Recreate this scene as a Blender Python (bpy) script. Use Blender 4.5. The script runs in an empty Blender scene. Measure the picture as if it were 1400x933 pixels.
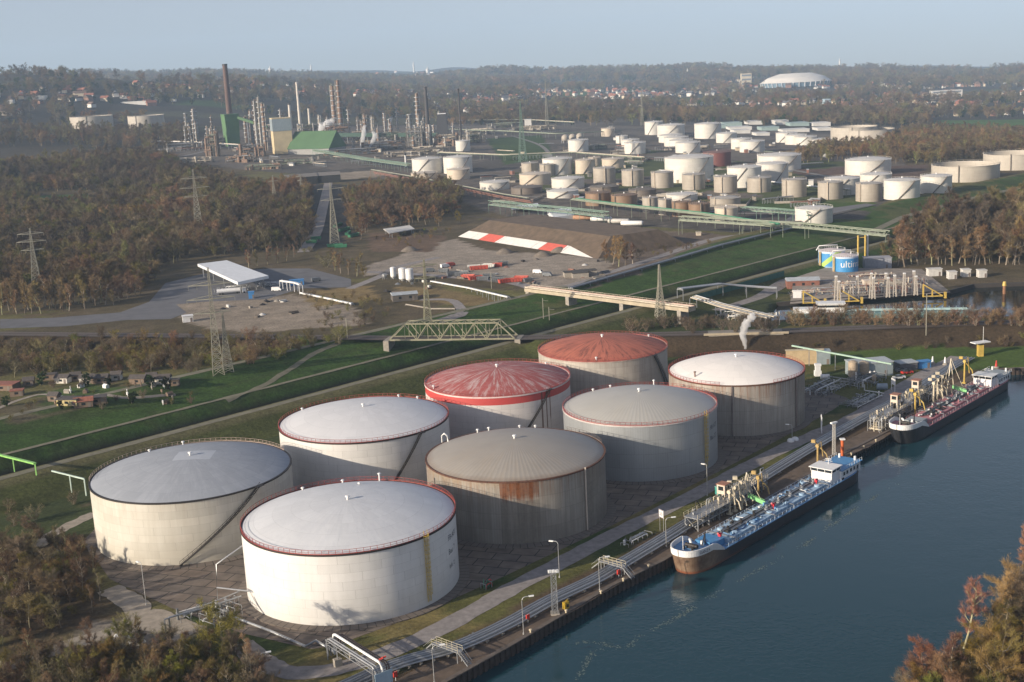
import bpy, bmesh, math, random
import numpy as np
from mathutils import Vector, Matrix
R = math.radians
S = bpy.context.scene
C = S.collection
rnd = random.Random(7)
nrg = np.random.default_rng(11)

# ------------------------------------------------------------ camera
FPX, PIT, ROL, CH = 1738.0, R(12.255), R(3.0), 118.0      # focal length in photo pixels, pitch, roll, height
cd = bpy.data.cameras.new('camera'); cam = bpy.data.objects.new('camera', cd); C.objects.link(cam)
cd.sensor_fit = 'HORIZONTAL'; cd.sensor_width = 36.0; cd.lens = 36.0 * FPX / 1400
cd.clip_start = 1.0; cd.clip_end = 40000
_x = Vector((1, 0, 0)); _f = Vector((0, math.cos(PIT), -math.sin(PIT))); _u = _x.cross(_f)
_xr = _x * math.cos(ROL) - _u * math.sin(ROL)
_ur = _u * math.cos(ROL) + _x * math.sin(ROL)
cam.matrix_world = Matrix(((_xr.x, _ur.x, -_f.x, 0), (_xr.y, _ur.y, -_f.y, 0), (_xr.z, _ur.z, -_f.z, CH), (0, 0, 0, 1)))
S.camera = cam
HAZE = 0.00007

# ------------------------------------------------------------ light
SUN_AZ, SUN_EL = R(210), R(17.0)     # direction TO the sun, measured from +X counter-clockwise
sv = Vector((math.cos(SUN_AZ) * math.cos(SUN_EL), math.sin(SUN_AZ) * math.cos(SUN_EL), math.sin(SUN_EL)))
W = bpy.data.worlds.new('World'); S.world = W; W.use_nodes = True
nt = W.node_tree; nt.nodes.clear()
wo = nt.nodes.new('ShaderNodeOutputWorld'); bg = nt.nodes.new('ShaderNodeBackground'); sky = nt.nodes.new('ShaderNodeTexSky')
sky.sky_type = 'NISHITA'; sky.sun_disc = False; sky.sun_elevation = SUN_EL; sky.sun_rotation = R(90) - SUN_AZ
sky.air_density = 1.0; sky.dust_density = 2.0; sky.ozone_density = 3.0; sky.altitude = 100
tc = nt.nodes.new('ShaderNodeTexCoord'); mp = nt.nodes.new('ShaderNodeVectorMath'); mp.operation = 'ADD'; mp.inputs[1].default_value = (0, 0, 0.06)
nt.links.new(tc.outputs['Generated'], mp.inputs[0]); nt.links.new(mp.outputs['Vector'], sky.inputs['Vector'])
tint = nt.nodes.new('ShaderNodeMix'); tint.data_type = 'RGBA'; tint.blend_type = 'MULTIPLY'; tint.inputs[0].default_value = 1; tint.inputs[7].default_value = (0.99, 0.93, 0.95, 1)
hs_ = nt.nodes.new('ShaderNodeHueSaturation'); hs_.inputs['Saturation'].default_value = 0.58; nt.links.new(sky.outputs['Color'], hs_.inputs['Color']); nt.links.new(hs_.outputs['Color'], tint.inputs[6]); nt.links.new(tint.outputs[2], bg.inputs['Color']); nt.links.new(bg.outputs['Background'], wo.inputs['Surface'])
bg.inputs['Strength'].default_value = 0.122
sl = bpy.data.lights.new('sun', 'SUN'); sl.energy = 5.0; sl.angle = R(0.53); sl.color = (1.0, 0.86, 0.68)
so = bpy.data.objects.new('sun', sl); C.objects.link(so); so.rotation_euler = sv.to_track_quat('Z', 'Y').to_euler()
S.view_settings.view_transform = 'Standard'; S.view_settings.look = 'None'
S.view_settings.exposure = 0.58; S.view_settings.gamma = 1.0; S.view_settings.use_curve_mapping = False
S.cycles.max_bounces = 6; S.cycles.diffuse_bounces = 2; S.cycles.glossy_bounces = 2; S.cycles.transparent_max_bounces = 8
S.cycles.volume_bounces = 2; S.cycles.transmission_bounces = 2

# ------------------------------------------------------------ the land: height at (x, y)
def smooth(a, b, v):
    t = np.clip((v - a) / (b - a), 0, 1); return t * t * (3 - 2 * t)
QP = np.array([(-120.0, 117.0), (-16, 231.4), (-3.3, 245.7), (19.5, 272.8), (33.2, 286.4), (95.5, 360.1), (115.1, 380.7), (176, 451), (201, 450), (420, 438)])  # quay edge
QN = np.array([-0.74, 0.67])
def quay_signed(x, y):
    """metres from the quay edge, positive on land"""
    x = np.asarray(x, float); y = np.asarray(y, float)
    best = np.full(x.shape, 1e9); sgn = np.ones(x.shape)
    for (ax, ay), (bx, by) in zip(QP[:-1], QP[1:]):
        dx, dy = bx - ax, by - ay; L2 = dx * dx + dy * dy
        t = np.clip(((x - ax) * dx + (y - ay) * dy) / L2, 0, 1)
        d = np.hypot(x - ax - t * dx, y - ay - t * dy)
        c = dx * (y - ay) - dy * (x - ax)
        m = d < best - 1e-9; best = np.where(m, d, best); sgn = np.where(m, np.sign(c), sgn)
    return best * sgn
RBK = np.array([(-60.0, 96.0), (65, 221), (90, 249), (117, 278), (320, 500)])     # far bank of the canal (photo's lower right)
def bank_signed(x, y):
    x = np.asarray(x, float); y = np.asarray(y, float)
    best = np.full(x.shape, 1e9); sgn = np.ones(x.shape)
    for (ax, ay), (bx, by) in zip(RBK[:-1], RBK[1:]):
        dx, dy = bx - ax, by - ay; L2 = dx * dx + dy * dy
        t = np.clip(((x - ax) * dx + (y - ay) * dy) / L2, 0, 1)
        d = np.hypot(x - ax - t * dx, y - ay - t * dy)
        c = -(dx * (y - ay) - dy * (x - ax))
        m = d < best - 1e-9; best = np.where(m, d, best); sgn = np.where(m, np.sign(c), sgn)
    return best * sgn
BASIN = [(1052, 441), (1062, 419), (1130, 414), (1296, 403), (1330, 394), (1480, 388), (1480, 436), (1250, 438)]
def rail_y(x):
    x = np.asarray(x, float)
    return np.interp(x, [-700, -242, -52, 2, 100, 210, 600], [690, 591, 534, 521, 508, 501, 500])
def dike(x, y):
    x = np.asarray(x, float); y = np.asarray(y, float)
    d = (y - x) / 1.41421; s = (x + y) / 1.41421
    sh = 18 * smooth(480, 700, s)
    k = np.clip((d - 403) / 27, 0, 1)
    dd = d - sh * k - np.clip(d - 430, 0, sh)*0
    prof_d = np.array([-1e4, 345, 349, 364, 370, 387, 389, 396, 398, 403, 407, 430, 436, 448, 1e5])
    prof_z = np.array([0, 0, 0, 5, 5, -3.4, -4.2, -4.2, -3.4, 1, 1.1, 6, 6, 1.2, 0])
    inside = (d > 345) & (d < 470)
    z = np.interp(np.where(d > 407, 407 + (d - 407) * 23 / (23 + sh), d), prof_d, prof_z)
    return z, d, s
def hash_noise(x, y, seed=0):
    """smooth value noise in -1..1"""
    xi = np.floor(x); yi = np.floor(y); fx = x - xi; fy = y - yi
    fx = fx * fx * (3 - 2 * fx); fy = fy * fy * (3 - 2 * fy)
    def h(a, b):
        v = np.sin(a * 127.1 + b * 311.7 + seed * 74.7) * 43758.5453
        return v - np.floor(v)
    return ((h(xi, yi) * (1 - fx) + h(xi + 1, yi) * fx) * (1 - fy) + (h(xi, yi + 1) * (1 - fx) + h(xi + 1, yi + 1) * fx) * fy) * 2 - 1
def terrain(x, y):
    x = np.asarray(x, float); y = np.asarray(y, float)
    r = np.hypot(x, y)
    far = -0.0415 * x * smooth(950, 2300, r)
    a = np.arctan2(x, y)
    hills = smooth(3200, 9000, r) * (62 + 26 * hash_noise(a * 9 + 3, r / 2600, 1) + 14 * hash_noise(a * 31, r / 900, 2))
    hills += smooth(2200, 3600, r) * 12 * hash_noise(x / 420, y / 420, 4)
    for hx, hy, hw, hh in ((-0.335, 3500, 420, 50), (-0.20, 4200, 330, 38), (-0.43, 3900, 500, 50), (-0.27, 4600, 500, 30)):
        cx, cy = math.sin(hx) * hy, math.cos(hx) * hy
        hills += hh * np.exp(-((x - cx) ** 2 + (y - cy) ** 2) / (2 * hw * hw)) * (1 + 0.12 * hash_noise(x / 90, y / 90, 5))
    z = far + hills
    zd, d, s = dike(x, y)
    emb = 6.0 * (1 - smooth(4.5, 15.0, np.abs(y - rail_y(x)))) * (1 - smooth(500, 640, np.abs(x)))
    trench = smooth(352, 362, d) * (1 - smooth(446, 456, d))
    fade = 1 - smooth(900, 1150, r) * 0.0
    z = z + np.where(trench > 0, zd, np.maximum(zd, emb))
    z = np.where((trench > 0) & (d > 436), np.maximum(z, emb * smooth(436, 444, d)), z)
    z = np.where((trench > 0) & (d < 364), np.maximum(z, emb * (1 - smooth(358, 364, d))), z)
    return z
BW = None
def in_poly(x, y, poly):
    x = np.asarray(x, float); y = np.asarray(y, float); c = np.zeros(x.shape, bool); n = len(poly)
    for i in range(n):
        x0, y0 = poly[i]; x1, y1 = poly[i - 1]
        if y0 == y1: continue
        c ^= ((y0 > y) != (y1 > y)) & (x < (x1 - x0) * (y - y0) / (y1 - y0) + x0)
    return c
# ------------------------------------------------------------ a place in the photograph -> a place on the land
def ray(px, py):
    x = px - 700; y = py - 466.5; cr, sr = math.cos(ROL), math.sin(ROL)
    u = cr * x - sr * y; v = sr * x + cr * y
    return np.array([u, FPX * math.cos(PIT) - v * math.sin(PIT), -(FPX * math.sin(PIT) + v * math.cos(PIT))]) / FPX
_T = np.geomspace(150, 14000, 6000)
def GT(px, py, z=None):
    d = ray(px, py)
    if z is not None:
        t = (z - CH) / d[2]; return Vector((d[0] * t, d[1] * t, z))
    P = d[None, :] * _T[:, None]; h = terrain(P[:, 0], P[:, 1]); g = CH + P[:, 2] - h
    i = int(np.argmax(g < 0))
    if g[i] >= 0: i = len(_T) - 1
    a = g[i - 1] / (g[i - 1] - g[i] + 1e-12); t = _T[i - 1] + a * (_T[i] - _T[i - 1])
    return Vector((d[0] * t, d[1] * t, float(terrain(d[0] * t, d[1] * t))))
def PR(p):
    X, Y, Z = p[0], p[1], p[2] - CH
    cp, sp = math.cos(PIT), math.sin(PIT)
    dep = Y * cp - Z * sp; v = -(Y * sp + Z * cp) / dep * FPX; u = X / dep * FPX
    cr, sr = math.cos(ROL), math.sin(ROL)
    return 700 + cr * u + sr * v, 466.5 - sr * u + cr * v, dep
def HT(P, py):
    """height of a thing standing at P whose top is at photo row py"""
    lo, hi = 0.0, 400.0
    for _ in range(40):
        m = (lo + hi) / 2
        if PR((P[0], P[1], P[2] + m))[1] > py: lo = m
        else: hi = m
    return lo
def PXM(P): return PR(P)[2] / FPX       # metres per photo pixel at P
def ground(x, y): return float(terrain(x, y))

# ------------------------------------------------------------ materials
MATS = {}
def M(name, col, rough=0.75, metal=0.0, var=0.18, scale=0.6, bump=0.0, col2=None, detail=6, streak=0.0, ocol=False, dist=0.0, spec=0.5):
    if name in MATS: return MATS[name]
    m = bpy.data.materials.new(name); m.use_nodes = True; t = m.node_tree; b = t.nodes['Principled BSDF']
    b.inputs['Roughness'].default_value = rough; b.inputs['Metallic'].default_value = metal
    b.inputs['Specular IOR Level'].default_value = spec
    co = t.nodes.new('ShaderNodeTexCoord'); mpn = t.nodes.new('ShaderNodeMapping'); t.links.new(co.outputs['Object'], mpn.inputs['Vector'])
    if streak: mpn.inputs['Scale'].default_value = (1, 1, streak)
    nz = t.nodes.new('ShaderNodeTexNoise'); nz.inputs['Scale'].default_value = scale; nz.inputs['Detail'].default_value = detail; nz.inputs['Roughness'].default_value = 0.62
    nz.inputs['Distortion'].default_value = dist
    t.links.new(mpn.outputs['Vector'], nz.inputs['Vector'])
    rp = t.nodes.new('ShaderNodeMapRange'); rp.inputs['From Min'].default_value = 0.3; rp.inputs['From Max'].default_value = 0.7
    t.links.new(nz.outputs['Fac'], rp.inputs['Value'])
    mx = t.nodes.new('ShaderNodeMix'); mx.data_type = 'RGBA'
    c2 = col2 if col2 else tuple(min(1, c * (1 + var)) for c in col)
    c1 = col if col2 else tuple(c * (1 - var) for c in col)
    mx.inputs[6].default_value = (*c1, 1); mx.inputs[7].default_value = (*c2, 1)
    t.links.new(rp.outputs['Result'], mx.inputs[0]); out = mx.outputs[2]
    if ocol:
        oi = t.nodes.new('ShaderNodeObjectInfo'); ml = t.nodes.new('ShaderNodeMix'); ml.data_type = 'RGBA'; ml.blend_type = 'MULTIPLY'
        ml.inputs[0].default_value = 1; t.links.new(out, ml.inputs[6]); t.links.new(oi.outputs['Color'], ml.inputs[7]); out = ml.outputs[2]
    t.links.new(out, b.inputs['Base Color'])
    if bump:
        bp = t.nodes.new('ShaderNodeBump'); bp.inputs['Strength'].default_value = bump; bp.inputs['Distance'].default_value = 0.3
        t.links.new(nz.outputs['Fac'], bp.inputs['Height']); t.links.new(bp.outputs['Normal'], b.inputs['Normal'])
    MATS[name] = m; return m
def glass(): return M('dark_glass', (0.02, 0.025, 0.03), 0.08, 0, 0.05)

# ------------------------------------------------------------ mesh builder
class MB:
    def __init__(s): s.v = []; s.f = []; s.sm = []; s.mi = []; s.m = 0
    def add(s, vs, fs, smooth=False):
        o = len(s.v); s.v += [tuple(p) for p in vs]
        for f in fs: s.f.append([i + o for i in f]); s.sm.append(smooth); s.mi.append(s.m)
        return s
    def box(s, c, d, rz=0.0, rx=0.0, ry=0.0):
        x, y, z = d[0] / 2, d[1] / 2, d[2] / 2
        P = [Vector((a * x, b * y, e * z)) for e in (-1, 1) for a, b in ((-1, -1), (1, -1), (1, 1), (-1, 1))]
        if rz or rx or ry:
            m = Matrix.Rotation(rz, 3, 'Z') @ Matrix.Rotation(ry, 3, 'Y') @ Matrix.Rotation(rx, 3, 'X'); P = [m @ p for p in P]
        c = Vector(c)
        return s.add([p + c for p in P], [(3, 2, 1, 0), (4, 5, 6, 7), (0, 1, 5, 4), (1, 2, 6, 5), (2, 3, 7, 6), (3, 0, 4, 7)])
    def bar(s, a, b, w, h=None):
        """rectangular bar from a to b"""
        a = Vector(a); b = Vector(b); h = h or w; d = b - a; L = d.length
        if L < 1e-6: return s
        d /= L; up = Vector((0, 0, 1)) if abs(d.z) < 0.95 else Vector((1, 0, 0))
        sx = d.cross(up).normalized() * (w / 2); sz = sx.cross(d).normalized() * (h / 2)
        P = [a - sx - sz, a + sx - sz, a + sx + sz, a - sx + sz, b - sx - sz, b + sx - sz, b + sx + sz, b - sx + sz]
        return s.add(P, [(0, 1, 2, 3), (7, 6, 5, 4), (0, 4, 5, 1), (1, 5, 6, 2), (2, 6, 7, 3), (3, 7, 4, 0)])
    def cyl(s, a, b, r0, r1=None, n=12, cap=True):
        a = Vector(a); b = Vector(b); r1 = r0 if r1 is None else r1; d = (b - a)
        if d.length < 1e-6: return s
        d.normalize(); up = Vector((0, 0, 1)) if abs(d.z) < 0.95 else Vector((1, 0, 0))
        u = d.cross(up).normalized(); w = u.cross(d)
        if abs(d.z) > 0.95: u = Vector((1, 0, 0)); w = Vector((0, 1, 0)) * (1 if d.z > 0 else -1)
        A = [(u * math.cos(2 * math.pi * i / n) + w * math.sin(2 * math.pi * i / n)) for i in range(n)]
        vs = [a + p * r0 for p in A] + [b + p * r1 for p in A]
        s.add(vs, [(i, (i + 1) % n, n + (i + 1) % n, n + i) for i in range(n)], True)
        if cap:
            if r0 > 0: s.add([a + p * r0 for p in A], [tuple(range(n))[::-1]])
            if r1 > 0: s.add([b + p * r1 for p in A], [tuple(range(n))])
        return s
    def path(s, pts, r, n=8, closed=False):
        pts = [Vector(p) for p in pts]
        k = len(pts)
        rings = []
        for i, p in enumerate(pts):
            a = pts[i - 1] if i > 0 else p; b = pts[i + 1] if i < k - 1 else p
            d = (b - a).normalized(); up = Vector((0, 0, 1)) if abs(d.z) < 0.98 else Vector((0.3, 1, 0)).normalized()
            u = d.cross(up).normalized(); w = u.cross(d)
            rings.append([p + (u * math.cos(2 * math.pi * j / n) + w * math.sin(2 * math.pi * j / n)) * r for j in range(n)])
        vs = [q for ring in rings for q in ring]
        fs = [(i * n + j, i * n + (j + 1) % n, (i + 1) * n + (j + 1) % n, (i + 1) * n + j) for i in range(k - 1) for j in range(n)]
        s.add(vs, fs, True); s.add(rings[0], [tuple(range(n))]); s.add(rings[-1], [tuple(range(n))[::-1]])
        return s
    def lathe(s, prof, n=64, c=(0, 0, 0), a0=0.0, a1=2 * math.pi, smooth_prof=False):
        full = abs(a1 - a0 - 2 * math.pi) < 1e-6; k = n if full else n + 1
        A = [(math.cos(a0 + (a1 - a0) * i / n), math.sin(a0 + (a1 - a0) * i / n)) for i in range(k)]
        c = Vector(c)
        if smooth_prof:
            vs = [c + Vector((r * x, r * y, z)) for r, z in prof for x, y in A]
            s.add(vs, [(j * k + i, j * k + (i + 1) % k, (j + 1) * k + (i + 1) % k, (j + 1) * k + i) for j in range(len(prof) - 1) for i in range(n)], True)
        else:
            for (r0, z0), (r1, z1) in zip(prof[:-1], prof[1:]):
                vs = [c + Vector((r0 * x, r0 * y, z0)) for x, y in A] + [c + Vector((r1 * x, r1 * y, z1)) for x, y in A]
                s.add(vs, [(i, (i + 1) % k, k + (i + 1) % k, k + i) for i in range(n)], True)
        return s
    def prism(s, poly, z0, z1):
        n = len(poly); ar = sum(poly[i - 1][0] * poly[i][1] - poly[i][0] * poly[i - 1][1] for i in range(n))
        if ar < 0: poly = poly[::-1]
        vs = [(x, y, z0) for x, y in poly] + [(x, y, z1) for x, y in poly]
        return s.add(vs, [tuple(range(n))[::-1], tuple(range(n, 2 * n))] + [(i, (i + 1) % n, n + (i + 1) % n, n + i) for i in range(n)])
    def quad(s, a, b, c, d): return s.add([a, b, c, d], [(0, 1, 2, 3)])
    def gable(s, L, Wd, h, rise, over=0.4, c=(0, 0, 0)):
        """gabled roof, ridge along x"""
        x, y = L / 2 + over, Wd / 2 + over; c = Vector(c)
        P = [(-x, -y, h), (x, -y, h), (x, y, h), (-x, y, h), (-x, 0, h + rise), (x, 0, h + rise)]
        P = [c + Vector(p) for p in P]
        return s.add(P, [(0, 1, 5, 4), (2, 3, 4, 5), (0, 4, 3), (1, 2, 5), (3, 2, 1, 0)])
    def build(s, name, mat, parent=None, loc=None, rz=0.0):
        me = bpy.data.meshes.new(name); me.from_pydata(s.v, [], s.f); me.validate(); 
        if isinstance(mat, (list, tuple)):
            for q in mat: me.materials.append(q)
            if len(me.polygons) == len(s.mi): me.polygons.foreach_set('material_index', s.mi)
        else: me.materials.append(mat)
        if len(me.polygons) == len(s.sm): me.polygons.foreach_set('use_smooth', s.sm)
        me.update()
        o = bpy.data.objects.new(name, me); C.objects.link(o)
        if parent is not None: o.parent = parent
        if loc is not None: o.location = loc
        if rz: o.rotation_euler.z = rz
        return o
def tag(o, label, cat, group=None, kind=None):
    o['label'] = label; o['category'] = cat
    if group: o['group'] = group
    if kind: o['kind'] = kind
    return o
def empty(name, loc, label, cat, group=None, rz=0.0):
    o = bpy.data.objects.new(name, None); C.objects.link(o); o.location = loc; o.rotation_euler.z = rz; o.empty_display_size = 0.5
    return tag(o, label, cat, group)
KIDS = {}
def copy_tree(o, parent=None):
    c = o.copy(); C.objects.link(c); c.parent = parent
    for ch in list(o.children): copy_tree(ch, c)
    return c
def struct(o, kind='structure'): o['kind'] = kind; return o
def lattice(mb, a, b, w0, w1, n, r, n_leg=4, rot=0.0):
    """square lattice mast from a (foot) to b (top)"""
    a = Vector(a); b = Vector(b); ax = (b - a)
    cs = [Vector((math.cos(rot + math.pi / 4 + k * math.pi / 2), math.sin(rot + math.pi / 4 + k * math.pi / 2), 0)) for k in range(4)]
    def pt(k, t): return a + ax * t + cs[k % 4] * ((w0 + (w1 - w0) * t) * 0.7071)
    for k in range(4):
        mb.bar(pt(k, 0), pt(k, 1), r * 1.6)
    ts = [i / n for i in range(n + 1)]
    for i in range(n):
        for k in range(4):
            mb.bar(pt(k, ts[i]), pt(k + 1, ts[i + 1]), r); mb.bar(pt(k + 1, ts[i]), pt(k, ts[i + 1]), r)
            mb.bar(pt(k, ts[i + 1]), pt(k + 1, ts[i + 1]), r)
# ============================================================ SETTING: ground, water, roads
def pw(*pts): return [tuple(GT(*p)[:2]) for p in pts]
BW = [tuple(GT(px, py, -1.5)[:2]) for px, py in BASIN]
def axis_pts(stops):
    out = []
    for a, b, st in stops: out += list(np.arange(a, b, st))
    return np.array(out + [stops[-1][1]])
gx = np.concatenate([-np.geomspace(520, 9500, 70)[::-1], axis_pts([(-500, 480, 3.0)]), np.geomspace(500, 8500, 70)])
gy = np.concatenate([axis_pts([(60, 150, 15), (150, 960, 3.0), (960, 2600, 11.0)]), np.geomspace(2620, 12500, 90)])
XX, YY = np.meshgrid(gx, gy); ZZ = terrain(XX, YY)
qs = quay_signed(XX, YY); bs = bank_signed(XX, YY)
wet = (qs < 1.5) & (bs < 3.0)
ZZ = np.where(wet, -7.0, ZZ)
ZZ = np.where((bs >= 0) & (qs < 0) & (bs < 14), np.minimum(ZZ, -3.0 + 3.0 * np.clip((bs - 3) / 9, 0, 1)), ZZ)
inb = in_poly(XX, YY, BW); ZZ = np.where(inb, -6.0, ZZ)
nx, ny = len(gx), len(gy)
N1 = hash_noise(XX / 23, YY / 23, 8); N2 = hash_noise(XX / 7, YY / 7, 9); N3 = hash_noise(XX / 90, YY / 90, 10)
col = np.empty(XX.shape + (3,)); col[:] = (0.085, 0.068, 0.038)
def blend(mask, c, soft=None):
    m = mask.astype(float)[..., None] if soft is None else soft[..., None]
    col[:] = col * (1 - m) + np.array(c) * m
def patch(c, *pts, jit=3.0):
    P = pw(*pts); blend(in_poly(XX + N2 * jit, YY + N1 * jit, P), c)
r = np.hypot(XX, YY)
GRASS, OLIVE, DIRT, SCRUB, WOOD = (0.046, 0.072, 0.020), (0.110, 0.100, 0.040), (0.235, 0.195, 0.150), (0.100, 0.078, 0.046), (0.045, 0.034, 0.023)
blend(N1 > 0.1, SCRUB); blend(N3 + N2 * 0.4 > 0.35, OLIVE)
# far country: woods, dull fields
farm = smooth(1500, 2300, r)
blend(None, (0.040, 0.034, 0.026), farm)
fld = (r > 2300) & (hash_noise(XX / 310 + 5, YY / 190, 12) > 0.42); blend(fld, (0.065, 0.062, 0.035))
fld = (r > 2300) & (hash_noise(XX / 350 + 9, YY / 210 + 3, 13) > 0.62); blend(fld, (0.040, 0.075, 0.022))
zd, dd, ss = dike(XX, YY)
dk = (dd > 345) & (dd < 452) & (ss < 1500)
blend(dk, (0.042, 0.078, 0.017)); blend(dk & (N1 + N2 * 0.6 > 0.5), (0.048, 0.070, 0.020)); blend(dk & (N2 + N3 * 0.5 < -0.55), (0.026, 0.047, 0.013))
stripe = hash_noise(ss / 70, dd / 2.2, 61); blend(dk & (stripe > 0.35), (0.042, 0.066, 0.018)); blend(dk & (stripe + N2 * .5 < -0.75), (0.050, 0.072, 0.022)); blend(dk & (N1 + N3 + N2 * .3 > 1.0), (0.075, 0.085, 0.030)); blend((dd > 384) & (dd < 400) & dk, (0.016, 0.018, 0.012))
blend((dd > 340) & (dd < 362) & (ss < 560), (0.062, 0.070, 0.022)); blend((dd > 362) & (dd < 372) & dk, (0.105, 0.098, 0.045))
blend((dd < 349) & (dd > 300) & (ss < 520) & (N3 + N2 * .3 > -0.2), (0.045, 0.058, 0.020))
# tank farm grass by the quay
near = (qs > 0) & (qs < 70) & (YY < 520); blend(near, (0.095, 0.094, 0.030)); blend(near & (N1 + N2 > 0.35), (0.150, 0.122, 0.048)); blend(near & (N2 - N1 > 0.6), (0.040, 0.060, 0.016))
blend((qs > 0) & (qs < 11) & (YY < 470), (0.085, 0.060, 0.038))
# railway embankment slopes
rb = np.abs(YY - rail_y(XX)); blend((rb < 17) & (dd > 0) & ((dd < 350) | (dd > 450)), (0.050, 0.036, 0.022))
patch((0.060, 0.095, 0.020), (1105, 484), (1250, 474), (1480, 474), (1480, 500), (1330, 507), (1300, 500), (1130, 500))
# yards, lots
patch(DIRT, (236, 416), (400, 402), (480, 420), (505, 445), (328, 455), (255, 445))
patch((0.270, 0.230, 0.185), (505, 362), (620, 326), (665, 342), (815, 352), (845, 362), (775, 392), (700, 385), (600, 380), (560, 372), (500, 378))
patch((0.20, 0.145, 0.065), (415, 398), (505, 391), (520, 410), (430, 420)); patch((0.19, 0.14, 0.065), (540, 392), (680, 400), (700, 410), (560, 412))
patch((0.14, 0.13, 0.045), (590, 388), (720, 400), (725, 412), (600, 392))
patch((0.135, 0.105, 0.080), (690, 300), (1000, 322), (880, 372), (800, 400), (850, 350), (835, 310))
patch((0.13, 0.088, 0.058), (505, 318), (610, 322), (590, 345), (505, 345))
patch((0.036, 0.034, 0.033), (425, 250), (500, 255), (470, 330), (425, 345)); patch((0.05, 0.085, 0.016), (35, 268), (118, 265), (150, 276), (60, 282))
# garden plots, refinery ground
patch((0.055, 0.085, 0.022), (55, 540), (120, 525), (230, 520), (180, 555), (110, 560)); patch((0.10, 0.085, 0.05), (0, 560), (120, 540), (110, 565), (0, 585)); patch((0.05, 0.075, 0.022), (60, 545), (150, 552), (120, 560), (40, 572))
RF = pw((200, 210), (320, 178), (700, 168), (880, 160), (1110, 180), (1230, 190), (1245, 262), (1180, 300), (1000, 318), (690, 296), (540, 245), (430, 240), (330, 232))
blend(in_poly(XX, YY, RF), (0.125, 0.108, 0.092)); blend(in_poly(XX, YY, RF) & (N3 + N2 * .4 > 0.25), (0.080, 0.072, 0.064))
TG = pw((700, 235), (880, 205), (1230, 225), (1240, 255), (1170, 285), (1000, 280), (900, 268), (720, 262)); blend(in_poly(XX, YY, TG) & (N3 + N1 * 0.5 > -0.35), (0.070, 0.085, 0.034))
patch((0.050, 0.085, 0.022), (1030, 275), (1200, 277), (1190, 290), (1040, 286)); patch((0.045, 0.075, 0.022), (665, 190), (740, 185), (760, 215), (690, 225))
patch((0.25, 0.21, 0.16), (455, 238), (520, 232), (540, 240), (470, 246)); patch((0.11, 0.075, 0.06), (1080, 232), (1270, 225), (1260, 245), (1090, 240))
patch((0.055, 0.11, 0.022), (1272, 178), (1280, 165), (1480, 162), (1480, 182)); patch((0.045, 0.105, 0.022), (752, 140), (768, 127), (806, 127), (810, 139)); patch((0.045, 0.105, 0.022), (835, 141), (850, 131), (970, 135), (965, 142))
patch((0.060, 0.085, 0.022), (0, 560), (0, 0), (0, 0)) if 0 else None
# foreground left track / scrub
patch((0.060, 0.044, 0.026), (0, 740), (110, 735), (150, 800), (150, 850), (0, 880)); patch((0.16, 0.14, 0.115), (125, 850), (250, 848), (260, 880), (120, 885))
blend((bs > 0) & (YY < 520) & (qs < 0), (0.055, 0.045, 0.022))
me = bpy.data.meshes.new('ground')
V = np.stack([XX, YY, ZZ], -1).reshape(-1, 3)
idx = np.arange(nx * ny).reshape(ny, nx)
Fq = np.stack([idx[:-1, :-1], idx[:-1, 1:], idx[1:, 1:], idx[1:, :-1]], -1).reshape(-1, 4)
me.vertices.add(len(V)); me.vertices.foreach_set('co', V.ravel())
me.loops.add(Fq.size); me.loops.foreach_set('vertex_index', Fq.ravel().astype(np.int32))
me.polygons.add(len(Fq)); me.polygons.foreach_set('loop_start', np.arange(0, Fq.size, 4, dtype=np.int32)); me.polygons.foreach_set('loop_total', np.full(len(Fq), 4, np.int32))
me.polygons.foreach_set('use_smooth', np.ones(len(Fq), bool))
at = me.color_attributes.new('land_cover', 'FLOAT_COLOR', 'POINT')
at.data.foreach_set('color', np.concatenate([col.reshape(-1, 3), np.ones((len(V), 1))], 1).astype(np.float32).ravel())
me.update(calc_edges=True); me.validate()
def ground_mat():
    m = bpy.data.materials.new('ground'); m.use_nodes = True; t = m.node_tree; b = t.nodes['Principled BSDF']; b.inputs['Roughness'].default_value = 0.95; b.inputs['Specular IOR Level'].default_value = 0.15
    a = t.nodes.new('ShaderNodeVertexColor'); a.layer_name = 'land_cover'
    g = t.nodes.new('ShaderNodeNewGeometry')
    last = a.outputs['Color']
    for sc, lo, hi in ((0.9, 0.55, 1.45), (0.11, 0.70, 1.30), (0.013, 0.82, 1.18)):
        n = t.nodes.new('ShaderNodeTexNoise'); n.inputs['Scale'].default_value = sc; n.inputs['Detail'].default_value = 5; n.inputs['Roughness'].default_value = 0.7
        t.links.new(g.outputs['Position'], n.inputs['Vector'])
        q = t.nodes.new('ShaderNodeMapRange'); q.inputs['From Min'].default_value = 0.28; q.inputs['From Max'].default_value = 0.72; q.inputs['To Min'].default_value = lo; q.inputs['To Max'].default_value = hi
        t.links.new(n.outputs['Fac'], q.inputs['Value'])
        mx = t.nodes.new('ShaderNodeMix'); mx.data_type = 'RGBA'; mx.blend_type = 'MULTIPLY'; mx.inputs[0].default_value = 1
        t.links.new(last, mx.inputs[6]); t.links.new(q.outputs['Result'], mx.inputs[7]); last = mx.outputs[2]
        if sc == 0.9:
            bp = t.nodes.new('ShaderNodeBump'); bp.inputs['Strength'].default_value = 0.6; bp.inputs['Distance'].default_value = 0.35
            t.links.new(n.outputs['Fac'], bp.inputs['Height']); t.links.new(bp.outputs['Normal'], b.inputs['Normal'])
    t.links.new(last, b.inputs['Base Color']); return m
me.materials.append(ground_mat())
go = bpy.data.objects.new('ground', me); C.objects.link(go); struct(go)

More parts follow.
